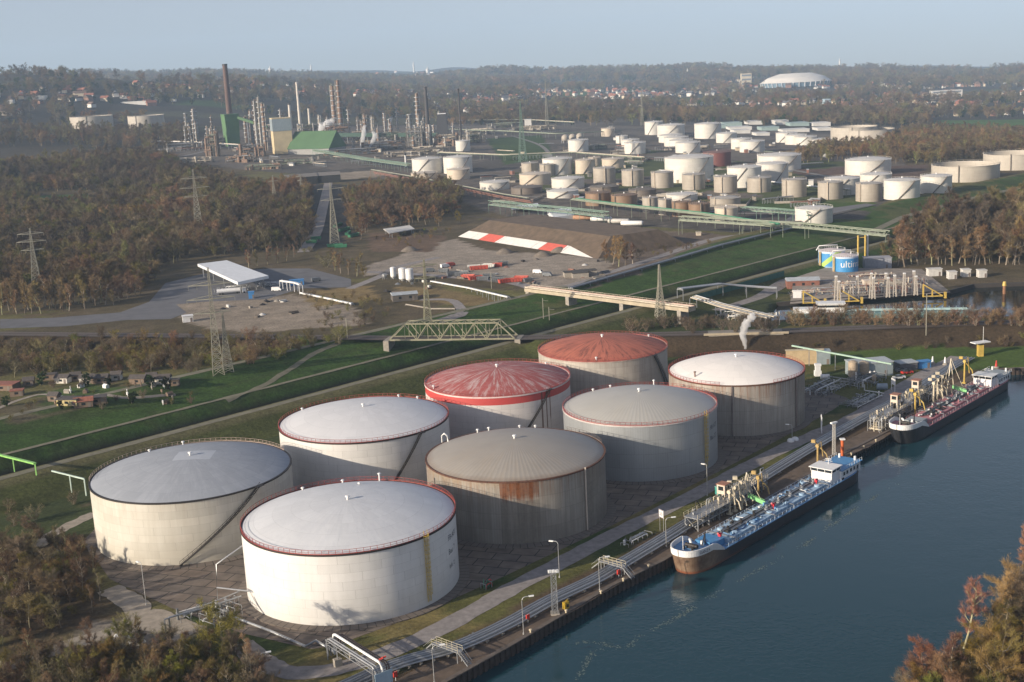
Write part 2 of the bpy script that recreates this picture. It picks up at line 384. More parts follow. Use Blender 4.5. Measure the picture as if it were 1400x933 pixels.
# water
def water_mat(name, colr, rough, sc, st):
    m = bpy.data.materials.new(name); m.use_nodes = True; t = m.node_tree; b = t.nodes['Principled BSDF']
    b.inputs['Base Color'].default_value = (*colr, 1); b.inputs['Roughness'].default_value = rough; b.inputs['IOR'].default_value = 1.333
    g = t.nodes.new('ShaderNodeNewGeometry'); h = None
    for k, (s1, w1) in enumerate(((sc, 1.0), (sc * 0.22, 1.6))):
        n = t.nodes.new('ShaderNodeTexNoise'); n.inputs['Scale'].default_value = s1; n.inputs['Detail'].default_value = 4; t.links.new(g.outputs['Position'], n.inputs['Vector'])
        mu = t.nodes.new('ShaderNodeMath'); mu.operation = 'MULTIPLY'; mu.inputs[1].default_value = w1; t.links.new(n.outputs['Fac'], mu.inputs[0])
        if h: 
            ad = t.nodes.new('ShaderNodeMath'); ad.operation = 'ADD'; t.links.new(h, ad.inputs[0]); t.links.new(mu.outputs[0], ad.inputs[1]); h = ad.outputs[0]
        else: h = mu.outputs[0]
    wn = t.nodes.new('ShaderNodeTexNoise'); wn.inputs['Scale'].default_value = 0.022; wn.inputs['Detail'].default_value = 4; t.links.new(g.outputs['Position'], wn.inputs['Vector'])
    wr = t.nodes.new('ShaderNodeMapRange'); wr.inputs[1].default_value = 0.38; wr.inputs[2].default_value = 0.64; wr.inputs[3].default_value = st * 0.35; wr.inputs[4].default_value = st * 1.5; t.links.new(wn.outputs['Fac'], wr.inputs[0])
    bp = t.nodes.new('ShaderNodeBump'); bp.inputs['Distance'].default_value = 0.25; t.links.new(wr.outputs[0], bp.inputs['Strength'])
    t.links.new(h, bp.inputs['Height']); t.links.new(bp.outputs['Normal'], b.inputs['Normal']); return m
WZ = -2.4
mb = MB(); 
cw = [(-140, 100), (-40, 232), (190, 470), (420, 470), (420, 300), (60, 60), (-60, 60)]
mb.add([(x, y, WZ) for x, y in cw], [tuple(range(len(cw)))[::-1]])
me_ = mb.build('canal_water', water_mat('canal_water', (0.007, 0.036, 0.048), 0.07, 0.9, 0.20)); struct(me_)
if me_.data.polygons[0].normal.z < 0: me_.data.flip_normals()
mb = MB(); mb.add([(x, y, -1.5) for x, y in BW], [tuple(range(len(BW)))]); bo = mb.build('harbour_water', water_mat('harbour_water', (0.010, 0.016, 0.016), 0.04, 0.7, 0.08)); struct(bo)
if bo.data.polygons[0].normal.z < 0: bo.data.flip_normals()
# river in the dike trench
mb = MB(); k = 1 / 1.41421
for i in range(40):
    s0 = 120 + i * 32; s1 = s0 + 32
    mb.quad(((s0 - 388) * k, (s0 + 388) * k, -3.62), ((s1 - 388) * k, (s1 + 388) * k, -3.62), ((s1 - 397.4) * k, (s1 + 397.4) * k, -3.62), ((s0 - 397.4) * k, (s0 + 397.4) * k, -3.62))
ro = mb.build('river_water', water_mat('river_water', (0.010, 0.014, 0.013), 0.12, 0.8, 0.2)); struct(ro)
if ro.data.polygons[0].normal.z < 0: ro.data.flip_normals()

# strips laid over the land
def resample(pts, step):
    pts = [Vector(p) for p in pts]; out = [pts[0]]
    for a, b in zip(pts[:-1], pts[1:]):
        n = max(1, int((b - a).length / step)); out += [a.lerp(b, i / n) for i in range(1, n + 1)]
    return out
def catmull(pts, n=8):
    P = [Vector(p) for p in pts]; P = [P[0] * 2 - P[1]] + P + [P[-1] * 2 - P[-2]]; out = []
    for i in range(1, len(P) - 2):
        p0, p1, p2, p3 = P[i - 1:i + 3]
        for j in range(n):
            t = j / n; out.append(0.5 * ((2 * p1) + (p2 - p0) * t + (2 * p0 - 5 * p1 + 4 * p2 - p3) * t * t + (3 * p1 - p0 - 3 * p2 + p3) * t ** 3))
    return out + [P[-2]]
def strip(name, pts, w, mat, lift=0.06, across=3, step=3.0, jit=0.0, zfun=None, kind='structure'):
    pts = resample([Vector((p[0], p[1], 0)) for p in pts], step); mb = MB(); rows = []
    for i, p in enumerate(pts):
        d = (pts[min(i + 1, len(pts) - 1)] - pts[max(i - 1, 0)]).normalized(); n = Vector((-d.y, d.x, 0))
        row = []
        for j in range(across + 1):
            q = p + n * (w * (j / across - 0.5)) + n * (rnd.uniform(-jit, jit) if j in (0, across) else 0)
            row.append((q.x, q.y, (zfun(q) if zfun else ground(q.x, q.y)) + lift))
        rows.append(row)
    vs = [q for row in rows for q in row]; k = across + 1
    mb.add(vs, [(i * k + j, (i + 1) * k + j, (i + 1) * k + j + 1, i * k + j + 1)[::-1] for i in range(len(rows) - 1) for j in range(across)], True)
    o = mb.build(name, mat); o['kind'] = kind; return o
asph = M('worn_asphalt', (0.105, 0.098, 0.100), 0.9, 0, 0.3, 0.35, 0.15)
road_px = [(330, 880), (360, 905), (400, 920), (470, 912), (560, 880), (650, 834), (700, 805), (790, 757), (870, 716), (960, 671), (1050, 623), (1110, 596), (1165, 572), (1220, 538), (1262, 512), (1310, 488)]
ROAD = catmull([Vector((*GT(*p)[:2], 0)) for p in road_px], 6)
strip('quay_road', ROAD, 5.6, M('grey_road', (0.215, 0.196, 0.188), 0.95, 0, 0.28, 0.5, 0.1), 0.06, 4, 3, 0.3)
tr = M('gravel_track', (0.27, 0.235, 0.19), 0.95, 0, 0.25, 0.5, 0.2)
path_m = M('dike_path', (0.150, 0.140, 0.095), 0.95, 0, 0.25, 0.3)
strip('gravel_track', catmull([Vector((*GT(*p)[:2], 0)) for p in ((130, 702), (100, 716), (70, 732), (52, 748))], 5), 4.2, tr, 0.06, 3, 3, 0.4)
strip('gravel_track', catmull([Vector((*GT(*p)[:2], 0)) for p in ((146, 806), (172, 818), (190, 838), (176, 858), (130, 872), (70, 890), (0, 912))], 6), 6.0, tr, 0.08, 3, 3, 0.5)
strip('gravel_track', catmull([Vector((*GT(*p)[:2], 0)) for p in ((190, 842), (235, 858), (262, 868))], 5), 9.0, tr, 0.10, 4, 3, 0.6)
def dline(d, s0, s1): return [((s - d) * k, (s + d) * k) for s in np.arange(s0, s1, 6.0)]
strip('dike_path', dline(367, 120, 950), 3.2, path_m, 0.10, 3, 4, 0.3)
strip('dike_path', dline(405, 120, 1100), 2.2, path_m, 0.10, 3, 4, 0.25)
strip('dike_path', dline(433, 120, 475), 4.0, path_m, 0.10, 3, 4, 0.4)
strip('dike_path', [((s - 433 + (s - 330) * 0) * k, 0) for s in ()] or [GT(*p)[:2] for p in ((310, 548), (360, 528), (395, 506), (430, 483), (462, 470))], 2.4, path_m, 0.12, 3, 3, 0.3)
strip('dike_path', [(x, y) for x, y in [GT(*p, 6)[:2] for p in ((1180, 312), (1235, 290), (1290, 276), (1345, 262), (1480, 232))]], 5, path_m, 0.15, 4, 4)
# station yard asphalt, yard roads
def sheet(name, px, mat, lift=0.05, z=None):
    P = [GT(*p) for p in px]; mb = MB(); mb.add([(p.x, p.y, (p.z if z is None else z) + lift) for p in P], [tuple(range(len(P)))])
    o = mb.build(name, mat); bm = bmesh.new(); bm.from_mesh(o.data); bmesh.ops.triangulate(bm, faces=bm.faces); bmesh.ops.recalc_face_normals(bm, faces=bm.faces)
    if sum(f.normal.z for f in bm.faces) < 0: bmesh.ops.reverse_faces(bm, faces=bm.faces)
    bm.to_mesh(o.data); bm.free(); struct(o); return o
dark_asph = M('yard_asphalt', (0.105, 0.106, 0.115), 0.9, 0, 0.2, 0.12, 0.1)
yp = [(0, 375), (200, 370), (450, 350), (560, 310), (620, 240), (760, 205), (1010, 185), (1160, 185), (1317, 225), (1317, 255), (1130, 260), (1000, 300), (760, 310), (660, 320), (700, 350), (640, 375), (480, 378), (240, 402), (0, 410)]
sheet('yard_asphalt', [(x / 2.744, 300 + y / 2.744) for x, y in yp], dark_asph, 0.05)
strip('yard_road', catmull([Vector((*GT(*p)[:2], 0)) for p in ((478, 395), (520, 378), (545, 365), (600, 352))], 5), 6, M('grey_road', (0, 0, 0)), 0.07)
strip('yard_road', catmull([Vector((*GT(*p)[:2], 0)) for p in ((575, 410), (620, 412), (634, 424), (618, 434), (600, 440))], 5), 5, M('grey_road', (0, 0, 0)), 0.07)
strip('yard_road', catmull([Vector((*GT(*p)[:2], 0)) for p in ((500, 372), (580, 376), (700, 387), (770, 392), (840, 372), (900, 352), (985, 325), (1060, 312))], 5), 7, M('grey_road', (0, 0, 0)), 0.07)
strip('yard_road', catmull([Vector((*GT(*p)[:2], 0)) for p in ((450, 245), (440, 290), (432, 318), (415, 345))], 5), 9, M('grey_road', (0, 0, 0)), 0.09)
strip('terminal_road', catmull([Vector((*GT(*p)[:2], 0)) for p in ((980, 425), (1035, 408), (1060, 394), (1085, 385), (1140, 388), (1230, 392))], 5), 6, M('grey_road', (0, 0, 0)), 0.09)
sheet('terminal_yard', [(1085, 380), (1130, 366), (1260, 368), (1300, 400), (1080, 416)], M('terminal_concrete', (0.23, 0.20, 0.17), 0.95, 0, 0.3, 0.2), 0.05)
sheet('refinery_road', [(1085, 292), (1185, 279), (1197, 281), (1120, 300), (1070, 306)], dark_asph, 0.4)
# railway: ballast, rails
RY = [(x, float(rail_y(x))) for x in range(-600, 420, 6)]
ballast = M('track_ballast', (0.075, 0.058, 0.046), 0.95, 0, 0.3, 1.2)
strip('railway_ballast', RY, 9.0, ballast, 0.12, 2, 6, 0, zfun=lambda q: 6.05)
for off in (-3.0, -1.5, 1.5, 3.0):
    strip('railway_rail', [(x, y + off) for x, y in RY], 0.30, M('rail_steel', (0.23, 0.19, 0.16), 0.5, 0.6), 0.30, 1, 6, 0, zfun=lambda q: 6.05)
# apron of slabs under the storage tanks
def slab_mat():
    m = bpy.data.materials.new('apron_slabs'); m.use_nodes = True; t = m.node_tree; b = t.nodes['Principled BSDF']; b.inputs['Roughness'].default_value = 0.9
    g = t.nodes.new('ShaderNodeNewGeometry'); mp_ = t.nodes.new('ShaderNodeMapping'); mp_.inputs['Rotation'].default_value = (0, 0, R(20)); t.links.new(g.outputs['Position'], mp_.inputs['Vector'])
    n0 = t.nodes.new('ShaderNodeTexNoise'); n0.inputs['Scale'].default_value = 0.07; t.links.new(g.outputs['Position'], n0.inputs['Vector'])
    va = t.nodes.new('ShaderNodeVectorMath'); va.operation = 'MULTIPLY_ADD'; va.inputs[1].default_value = (0.7, 0.7, 0); t.links.new(n0.outputs['Color'], va.inputs[0]); t.links.new(mp_.outputs['Vector'], va.inputs[2])
    br = t.nodes.new('ShaderNodeTexBrick'); br.inputs['Scale'].default_value = 1; br.inputs['Brick Width'].default_value = 6.5; br.inputs['Row Height'].default_value = 4.4; br.inputs['Mortar Size'].default_value = 0.14
    br.inputs['Color1'].default_value = (0.165, 0.128, 0.100, 1); br.inputs['Color2'].default_value = (0.115, 0.095, 0.080, 1); br.inputs['Mortar'].default_value = (0.018, 0.017, 0.016, 1); br.inputs['Mortar Smooth'].default_value = 0.3
    t.links.new(va.outputs[0], br.inputs['Vector'])
    n = t.nodes.new('ShaderNodeTexNoise'); n.inputs['Scale'].default_value = 0.25; n.inputs['Detail'].default_value = 6; t.links.new(g.outputs['Position'], n.inputs['Vector'])
    q = t.nodes.new('ShaderNodeMapRange'); q.inputs['From Min'].default_value = 0.3; q.inputs['From Max'].default_value = 0.7; q.inputs['To Min'].default_value = 0.65; q.inputs['To Max'].default_value = 1.3; t.links.new(n.outputs['Fac'], q.inputs['Value'])
    mx = t.nodes.new('ShaderNodeMix'); mx.data_type = 'RGBA'; mx.blend_type = 'MULTIPLY'; mx.inputs[0].default_value = 1; t.links.new(br.outputs['Color'], mx.inputs[6]); t.links.new(q.outputs['Result'], mx.inputs[7])
    t.links.new(mx.outputs[2], b.inputs['Base Color']); return m
ap = [(128, 760), (150, 792), (235, 832), (330, 866), (425, 888), (455, 884), (560, 846), (690, 788), (830, 722), (985, 644), (1090, 588), (1140, 560), (1160, 545), (1130, 535), (1040, 520)]
AP = [tuple(GT(*p)[:2]) for p in ap] + [(62, 470), (0, 445), (-60, 405), (-115, 352), (-117, 320)]
mb = MB(); mb.add([(x, y, 0.05) for x, y in AP], [tuple(range(len(AP)))]); ao = mb.build('tank_apron', slab_mat()); struct(ao)
if ao.data.polygons[0].normal.z < 0: ao.data.flip_normals()
# ============================================================ TREES
def tint_mat(name, c1, c2, c3, rough=0.9):
    """bark or twig colour that differs from tree to tree, with the object's own tint on top"""
    m = bpy.data.materials.new(name); m.use_nodes = True; t = m.node_tree; b = t.nodes['Principled BSDF']; b.inputs['Roughness'].default_value = rough; b.inputs['Specular IOR Level'].default_value = 0.2
    oi = t.nodes.new('ShaderNodeObjectInfo'); rp = t.nodes.new('ShaderNodeValToRGB'); e = rp.color_ramp.elements
    dk = lambda c, k: tuple(v * k for v in c)
    e[0].color = (*dk(c1, 0.62), 1); e[1].color = (*c3, 1)
    for p_, c_ in ((0.22, c2), (0.42, dk(c3, 0.75)), (0.60, c1), (0.78, (c2[0] * 0.95, c2[1] * 1.12, c2[2] * 0.75)), (0.9, dk(c2, 1.35))): q = e.new(p_); q.color = (*c_, 1)
    t.links.new(oi.outputs['Random'], rp.inputs[0])
    ml = t.nodes.new('ShaderNodeMix'); ml.data_type = 'RGBA'; ml.blend_type = 'MULTIPLY'; ml.inputs[0].default_value = 1; t.links.new(rp.outputs[0], ml.inputs[6]); t.links.new(oi.outputs['Color'], ml.inputs[7])
    g = t.nodes.new('ShaderNodeNewGeometry'); mr = t.nodes.new('ShaderNodeMapRange'); mr.inputs[3].default_value = 0.65; mr.inputs[4].default_value = 1.35; t.links.new(g.outputs['Random Per Island'], mr.inputs[0])
    m2 = t.nodes.new('ShaderNodeMix'); m2.data_type = 'RGBA'; m2.blend_type = 'MULTIPLY'; m2.inputs[0].default_value = 1; t.links.new(ml.outputs[2], m2.inputs[6]); t.links.new(mr.outputs[0], m2.inputs[7])
    # stands of trees within a wood share a hue (value carried by each tree of the wood; 0 elsewhere leaves the colour alone)
    at = t.nodes.new('ShaderNodeAttribute'); at.attribute_type = 'INSTANCER'; at.attribute_name = 'clump'; r2 = t.nodes.new('ShaderNodeValToRGB'); e2 = r2.color_ramp.elements
    e2[0].color = (1, 1, 1, 1); e2[1].color = (1.3, 1.0, 0.84, 1)
    for p_, c_ in ((0.015, (0.60, 0.62, 0.66)), (0.30, (0.72, 0.70, 0.68)), (0.45, (1.08, 1.0, 0.88)), (0.58, (0.95, 1.12, 0.72)), (0.75, (0.8, 0.78, 0.74)), (0.88, (1.25, 1.08, 0.85))): q = e2.new(p_); q.color = (*c_, 1)
    t.links.new(at.outputs['Fac'], r2.inputs[0]); m3 = t.nodes.new('ShaderNodeMix'); m3.data_type = 'RGBA'; m3.blend_type = 'MULTIPLY'; m3.inputs[0].default_value = 1; t.links.new(m2.outputs[2], m3.inputs[6]); t.links.new(r2.outputs[0], m3.inputs[7])
    t.links.new(m3.outputs[2], b.inputs['Base Color']); return m
BARK = tint_mat('bark', (0.18, 0.145, 0.11), (0.26, 0.22, 0.17), (0.14, 0.115, 0.09))
TWIG = tint_mat('bare_twigs', (0.165, 0.108, 0.072), (0.162, 0.126, 0.082), (0.138, 0.106, 0.080))
BUDS = tint_mat('budding_twigs', (0.17, 0.135, 0.030), (0.125, 0.115, 0.030), (0.15, 0.105, 0.034))
EVER = tint_mat('evergreen_leaves', (0.026, 0.048, 0.018), (0.040, 0.062, 0.020), (0.032, 0.042, 0.020))
def grow(seed, h, spread, stems=1, upright=0.5, n1=11, n2=6, nb=2600, bl=0.85, bw=0.085, base=0.22, hang=0.0, evergreen=False):
    """a tree: tapered trunk and limbs as tubes (wood) and many thin twig blades on the ends of the branches (crown)"""
    r = random.Random(seed); wood = MB(); crown = MB(); tips = []
    def branch(p, d, L, rad, lev):
        pts = [p]; dd = d.normalized(); n = 4 if lev < 2 else 3
        for i in range(n):
            j = Vector((r.gauss(0, 1), r.gauss(0, 1), r.gauss(0, 1) * 0.6)) * (0.10 if lev == 0 else 0.20)
            dd = (dd + j + Vector((0, 0, 0.12 * upright if lev else 0.05))).normalized(); pts.append(pts[-1] + dd * (L / n))
        for i in range(n):
            wood.cyl(pts[i], pts[i + 1], rad * (1 - 0.75 * i / n), rad * (1 - 0.75 * (i + 1) / n), 6 if lev == 0 else (4 if lev == 1 else 3), cap=False)
        return pts
    def at(pts, f):
        k = f * (len(pts) - 1); i = min(int(k), len(pts) - 2); return pts[i].lerp(pts[i + 1], k - i), (pts[i + 1] - pts[i]).normalized()
    for s in range(stems):
        a = r.uniform(0, 6.28); lean = 0.08 if stems == 1 else r.uniform(0.15, 0.5)
        p0 = Vector((math.cos(a) * 0.25, math.sin(a) * 0.25, -0.3)) * (stems > 1) + Vector((0, 0, -0.3)) * (stems == 1)
        tr = branch(p0, Vector((math.cos(a) * lean, math.sin(a) * lean, 1)), h * r.uniform(0.80, 0.92), h * 0.018 * (1 if stems == 1 else 0.6), 0)
        for i in range(max(3, n1 // (1 if stems == 1 else 2))):
            f = base + (0.98 - base) * (i + r.random()) / max(3, n1 // (1 if stems == 1 else 2)); q, td = at(tr, f); b = r.uniform(0, 6.283)
            out = Vector((math.cos(b), math.sin(b), 0)); prof = math.sin(math.pi * min(1, (1 - f) * 0.8 + 0.22)) ** 0.7
            L = spread * prof * r.uniform(0.75, 1.15)
            l1 = branch(q, out + Vector((0, 0, upright * r.uniform(0.6, 1.5) - hang)), L, h * 0.0085, 1)
            for k_ in range(n2):
                q2, d2 = at(l1, r.uniform(0.25, 1.0)); v = Vector((r.gauss(0, 1), r.gauss(0, 1), r.gauss(0.25, 0.7)))
                l2 = branch(q2, d2 * 0.8 + v * 0.6, L * r.uniform(0.3, 0.55), h * 0.0036, 2); tips.append(l2)
        tips.append(tr[-2:])
    for i in range(nb):
        l2 = tips[r.randrange(len(tips))]; q, d = at(l2, r.random() ** 0.7)
        q = q + Vector((r.gauss(0, 1), r.gauss(0, 1), r.gauss(0, 1))) * (0.035 * spread + 0.05)
        v = (d * 0.9 + Vector((r.gauss(0, 0.7), r.gauss(0, 0.7), r.gauss(0.15 - hang, 0.6)))).normalized() * bl * r.uniform(0.5, 1.25)
        sx = v.cross(Vector((r.gauss(0, 1), r.gauss(0, 1), r.gauss(0, 1)))).normalized() * bw * r.uniform(0.5, 1.3)
        if evergreen: crown.add([q - sx, q + sx, q + sx + v, q - sx + v], [(0, 1, 2, 3)])
        else: crown.add([q - sx * 0.6, q + sx * 0.6, q + v], [(0, 1, 2)])
    return wood, crown
def mesh_of(mb, name, mat):
    o = mb.build(name, mat); me = o.data; bpy.data.objects.remove(o); return me
TREES = {}
def kind(key, n, mat, **kw):
    L = []
    for i in range(n):
        w, c = grow(hash(key) % 1000 * 0 + sum(map(ord, key)) * 13 + i * 101, **{k: (v(i) if callable(v) else v) for k, v in kw.items()})
        L.append((mesh_of(w, 'trunk', BARK), mesh_of(c, 'crown', mat)))
    TREES[key] = L
kind('round', 4, TWIG, h=12.5, spread=5.2, upright=0.45, n1=13, n2=7, nb=5200, bl=1.05, bw=0.052)
kind('tall', 3, TWIG, h=16.5, spread=3.4, upright=0.95, n1=17, n2=6, nb=4400, bl=1.1, bw=0.05, base=0.2)
kind('shrub', 3, TWIG, h=4.6, spread=2.6, stems=6, upright=0.7, n1=10, n2=4, nb=2200, bl=0.75, bw=0.04, base=0.1)
kind('willow', 3, BUDS, h=11.0, spread=4.8, upright=0.5, n1=13, n2=7, nb=5200, bl=0.85, bw=0.058)
kind('birch', 3, TWIG, h=13.0, spread=2.4, upright=0.85, n1=16, n2=5, nb=2600, bl=0.9, bw=0.04, base=0.2)
kind('bush', 2, BUDS, h=3.6, spread=2.4, stems=6, upright=0.6, n1=10, n2=4, nb=1300, bl=0.5, bw=0.07, base=0.1)
kind('evergreen', 2, EVER, h=9.0, spread=2.8, upright=0.2, n1=22, n2=6, nb=2600, bl=0.5, bw=0.16, base=0.1, evergreen=True)
NTREE = 0
def tree(name, key, x, y, sc, label, cat, group, tint=(1, 1, 1), z=None):
    global NTREE
    NTREE += 1; w, c = TREES[key][rnd.randrange(len(TREES[key]))]
    e = empty(name, (x, y, ground(x, y) if z is None else z), label, cat, group, rnd.uniform(0, 6.28)); s = sc * rnd.uniform(0.82, 1.2); e.scale = (s * rnd.uniform(0.9, 1.12), s * rnd.uniform(0.9, 1.12), s)
    for nm, me in (('trunk', w), ('crown', c)):
        o = bpy.data.objects.new(nm, me); C.objects.link(o); o.parent = e
        k = rnd.uniform(0.8, 1.2); o.color = (tint[0] * k, tint[1] * k * rnd.uniform(0.94, 1.06), tint[2] * k, 1) if nm == 'crown' else (1, 1, 1, 1)
    return e
def scatter(poly_px, step, jit=0.45, keep=None, world=False):
    P = poly_px if world else [tuple(GT(*p)[:2]) for p in poly_px]; xs = [p[0] for p in P]; ys = [p[1] for p in P]; out = []
    x = min(xs)
    while x < max(xs):
        y = min(ys)
        while y < max(ys):
            qx, qy = x + rnd.uniform(-jit, jit) * step, y + rnd.uniform(-jit, jit) * step
            if in_poly(np.array([qx]), np.array([qy]), P)[0] and (keep is None or keep(qx, qy)): out.append((qx, qy))
            y += step
        x += step
    return out
# ---- the nearest woods, tree by tree
GL = 'bare trees and bushes in the scrub at the photo\'s lower left'
for x, y in scatter([(-40, 760), (30, 745), (95, 742), (130, 775), (150, 815), (140, 838), (60, 868), (-40, 895)], 6.0):
    k = rnd.choice(['round', 'birch', 'birch', 'round', 'shrub', 'willow']); tree('bare_tree', k, x, y, {'round': 0.62, 'birch': 0.66, 'shrub': 1.0, 'willow': 0.5}[k], 'bare brown tree in the thicket left of the cream tank', 'tree', GL, rnd.choice([(1, 1, 1), (1.1, 1.0, 0.85), (0.95, 1.05, 0.85)]))
for x, y in scatter([(-30, 925), (60, 900), (150, 890), (265, 885), (330, 890), (365, 915), (380, 945), (340, 1010), (100, 1030), (-40, 1000)], 4.6):
    k = rnd.choice(['birch', 'birch', 'tall', 'shrub', 'willow', 'round']); tree('bare_tree', k, x, y, {'round': 0.55, 'birch': 0.62, 'tall': 0.5, 'shrub': 1.1, 'willow': 0.6}[k], 'slender bare tree in the thicket below the gravel yard', 'tree', 'bare trees in the thicket below the gravel yard', rnd.choice([(1, 1, 1), (1.2, 1.0, 0.85), (1, 1.1, 0.8)]))
p = GT(306, 905); tree('budding_tree', 'willow', p.x, p.y, 1.0, 'bright yellow budding tree just below the raised pipes near the bottom edge', 'tree', None, (1.25, 1.2, 0.9))
p = GT(108, 925); tree('budding_tree', 'willow', p.x, p.y, 0.5, 'small yellow budding tree at the lower left photo edge', 'tree', None, (1.2, 1.1, 0.8))
for px, py in ((20, 720), (48, 712), (8, 745), (44, 765), (100, 690), (85, 772), (12, 700)):
    p = GT(px, py); tree('hedge_bush', 'shrub', p.x, p.y, 0.8, 'brown bush beside the pale track at the left edge', 'bush', 'bushes beside the pale track', (0.9, 1.0, 0.8))
GR = 'trees on the canal bank at the lower right'
for x, y in scatter([(66, 208), (95, 242), (122, 275), (150, 308), (175, 290), (150, 215), (72, 168), (55, 188)], 5.2, world=True):
    k = rnd.choice(['round', 'round', 'willow', 'tall', 'willow', 'shrub']); tree('bank_tree', k, x, y, {'round': 0.80, 'willow': 0.80, 'tall': 0.68, 'shrub': 1.3}[k], 'bare or budding tree on the far canal bank', 'tree', GR, rnd.choice([(1, 1, 1), (1.2, 0.85, 0.75), (1.3, 1.1, 0.7)]))
p = GT(1318, 885); tree('bank_tree', 'tall', p.x, p.y, 0.85, 'pinkish orange bare tree standing above the others on the canal bank', 'tree', None, (2.0, 1.25, 1.1))
p = GT(1262, 925); tree('bank_tree', 'round', p.x, p.y, 0.6, 'reddish bare tree closest to the water on the canal bank', 'tree', None, (1.5, 0.85, 0.7))
p = GT(1398, 780); tree('bank_tree', 'tall', p.x, p.y, 0.75, 'tall pinkish tree on the canal bank at the right photo edge', 'tree', None, (1.9, 1.2, 1.05))
# ---- poplars and birches beside the left road
for i in range(34):
    px = -10 + i * 5.1 + rnd.uniform(-3, 3); p = GT(px, 432 - 0.10 * px + rnd.uniform(-7, 3)); tree('roadside_birch', 'birch', p.x, p.y, 1.2 if px < 150 else 0.8, 'pale slender tree in the row beside the left road', 'tree', 'pale slender trees along the left road', (1.5, 1.3, 1.0))
for x, y in scatter([(155, 418), (205, 398), (215, 380), (175, 385), (150, 400)], 9): tree('bare_tree', 'round', x, y, 0.75, 'reddish brown bare tree at the road bend left of the canopy', 'tree', 'bare trees at the road bend', (1.2, 1.0, 0.92))
# ---- scrub along the railway, left and right
for x, y in scatter([(-10, 470), (250, 462), (430, 466), (500, 470), (445, 474), (330, 505), (285, 512), (235, 508), (160, 512), (-10, 520)], 10.5, keep=lambda x, y: abs(y - rail_y(x)) > 9):
    k = rnd.choice(['round', 'shrub', 'birch', 'shrub', 'bush']); tree('lineside_tree', k, x, y, {'round': 0.55, 'shrub': 1.25, 'birch': 0.6, 'bush': 1.3}[k], 'bare tree or bush between the railway and the allotment gardens', 'tree', 'trees between railway and gardens', rnd.choice([(0.9, 0.95, 0.85), (1.1, 1.0, 0.9), (1, 1.1, 0.8)]))
for px in range(860, 1065, 8):
    p = GT(px + rnd.uniform(-4, 4), rnd.uniform(446, 456)); tree('lineside_bush', 'shrub', p.x, p.y, 1.0, 'brown bush on the slope right of the red roofed tank', 'bush', 'bushes above the railway behind the tanks', (0.75, 0.75, 0.75))
for px in range(1080, 1410, 7):
    p = GT(px + rnd.uniform(-4, 4), rnd.uniform(443, 446)); tree('hedge_bush', 'shrub', p.x, p.y, rnd.uniform(0.9, 1.5), 'reddish brown bush between the railway and the harbour basin', 'bush', 'bushes between railway and harbour basin', (1.2, 0.98, 0.88))
# ---- small groups that stand out
for px, py, k, s, lb, tn in ((838, 362, 'tall', 0.9, 0, (1.4, 1.1, 0.7)), (846, 365, 'tall', 1.0, 0, (1.4, 1.1, 0.8)), (855, 363, 'tall', 0.9, 0, (1.2, 1.0, 0.8)), (865, 361, 'tall', 0.8, 0, (1.2, 0.9, 0.8)), (874, 357, 'round', .6, 0, (1, 1, 1)), (829, 360, 'tall', 0.7, 0, (1.3, 1, 0.7)),
                             (466, 374, 'birch', 1.0, 1, (1.2, 1.0, 0.7)), (476, 376, 'birch', 0.9, 1, (1.1, 1.0, 0.7)), (488, 378, 'birch', 1.0, 1, (1.2, 1.1, 0.7)), (498, 379, 'willow', 0.7, 1, (1.1, 1.1, 0.8)), (458, 370, 'birch', 1.0, 1, (1.2, 0.95, 0.7)), (446, 366, 'shrub', 1.4, 1, (1, 1, 1)),
                             (340, 366, 'birch', 1.0, 2, (1.4, 1.1, 1.0)), (352, 364, 'birch', 0.9, 2, (1.3, 1.1, 1.0)), (366, 362, 'birch', 1.0, 2, (1.4, 1.0, 0.95)), (380, 360, 'birch', 0.9, 2, (1.5, 1.1, 1.0)), (392, 357, 'birch', 0.9, 2, (1.3, 1.1, 1.0)), (402, 352, 'birch', 0.8, 2, (1.3, 1.1, 1.0)),
                             (628, 305, 'willow', 0.8, 3, (1.2, 1.1, 0.8))):
    p = GT(px, py); tree(('bare_poplar', 'lineside_tree', 'pale_birch', 'budding_tree')[lb], k, p.x, p.y, s, ('tall bare poplar in the clump right of the painted slope', 'young bare tree at the bend of the asphalt yard', 'pale birch on the strip behind the white canopy', 'yellow budding tree beside the dark railway sidings')[lb], 'tree', ('bare poplars right of the painted slope', 'young trees at the bend of the asphalt yard', 'pale birches behind the white canopy', None)[lb], tn)
p = GT(1252, 352)
for dx, dy, s in ((0, 0, 1.35), (9, 5, 1.2), (-7, 4, 1.0)): tree('budding_tree', 'willow', p.x + dx, p.y + dy, s, 'large yellow green tree right of the blue tanks', 'tree', 'yellow green trees right of the blue tanks', (1.15, 1.15, 0.8))
for i in range(20):
    px = 1228 + i * 9.2; p = GT(px, 366 - 0.02 * (px - 1228) + rnd.uniform(-5, 0)); tree('woodland_birch', rnd.choice(['birch', 'tall']), p.x, p.y, 1.3, 'tall pale stemmed bare tree at the edge of the right wood', 'tree', 'bare trees at the edge of the right wood', (1.35, 1.1, 0.85))
for x, y in scatter([(470, 300), (560, 292), (625, 290), (600, 310), (540, 318), (485, 335)], 15): tree('bare_tree', rnd.choice(['round', 'tall']), x, y, 0.9, 'brown bare tree in the small wood behind the white canopy yard', 'tree', 'bare trees in the small middle wood', (1.3, 1.0, 0.8))
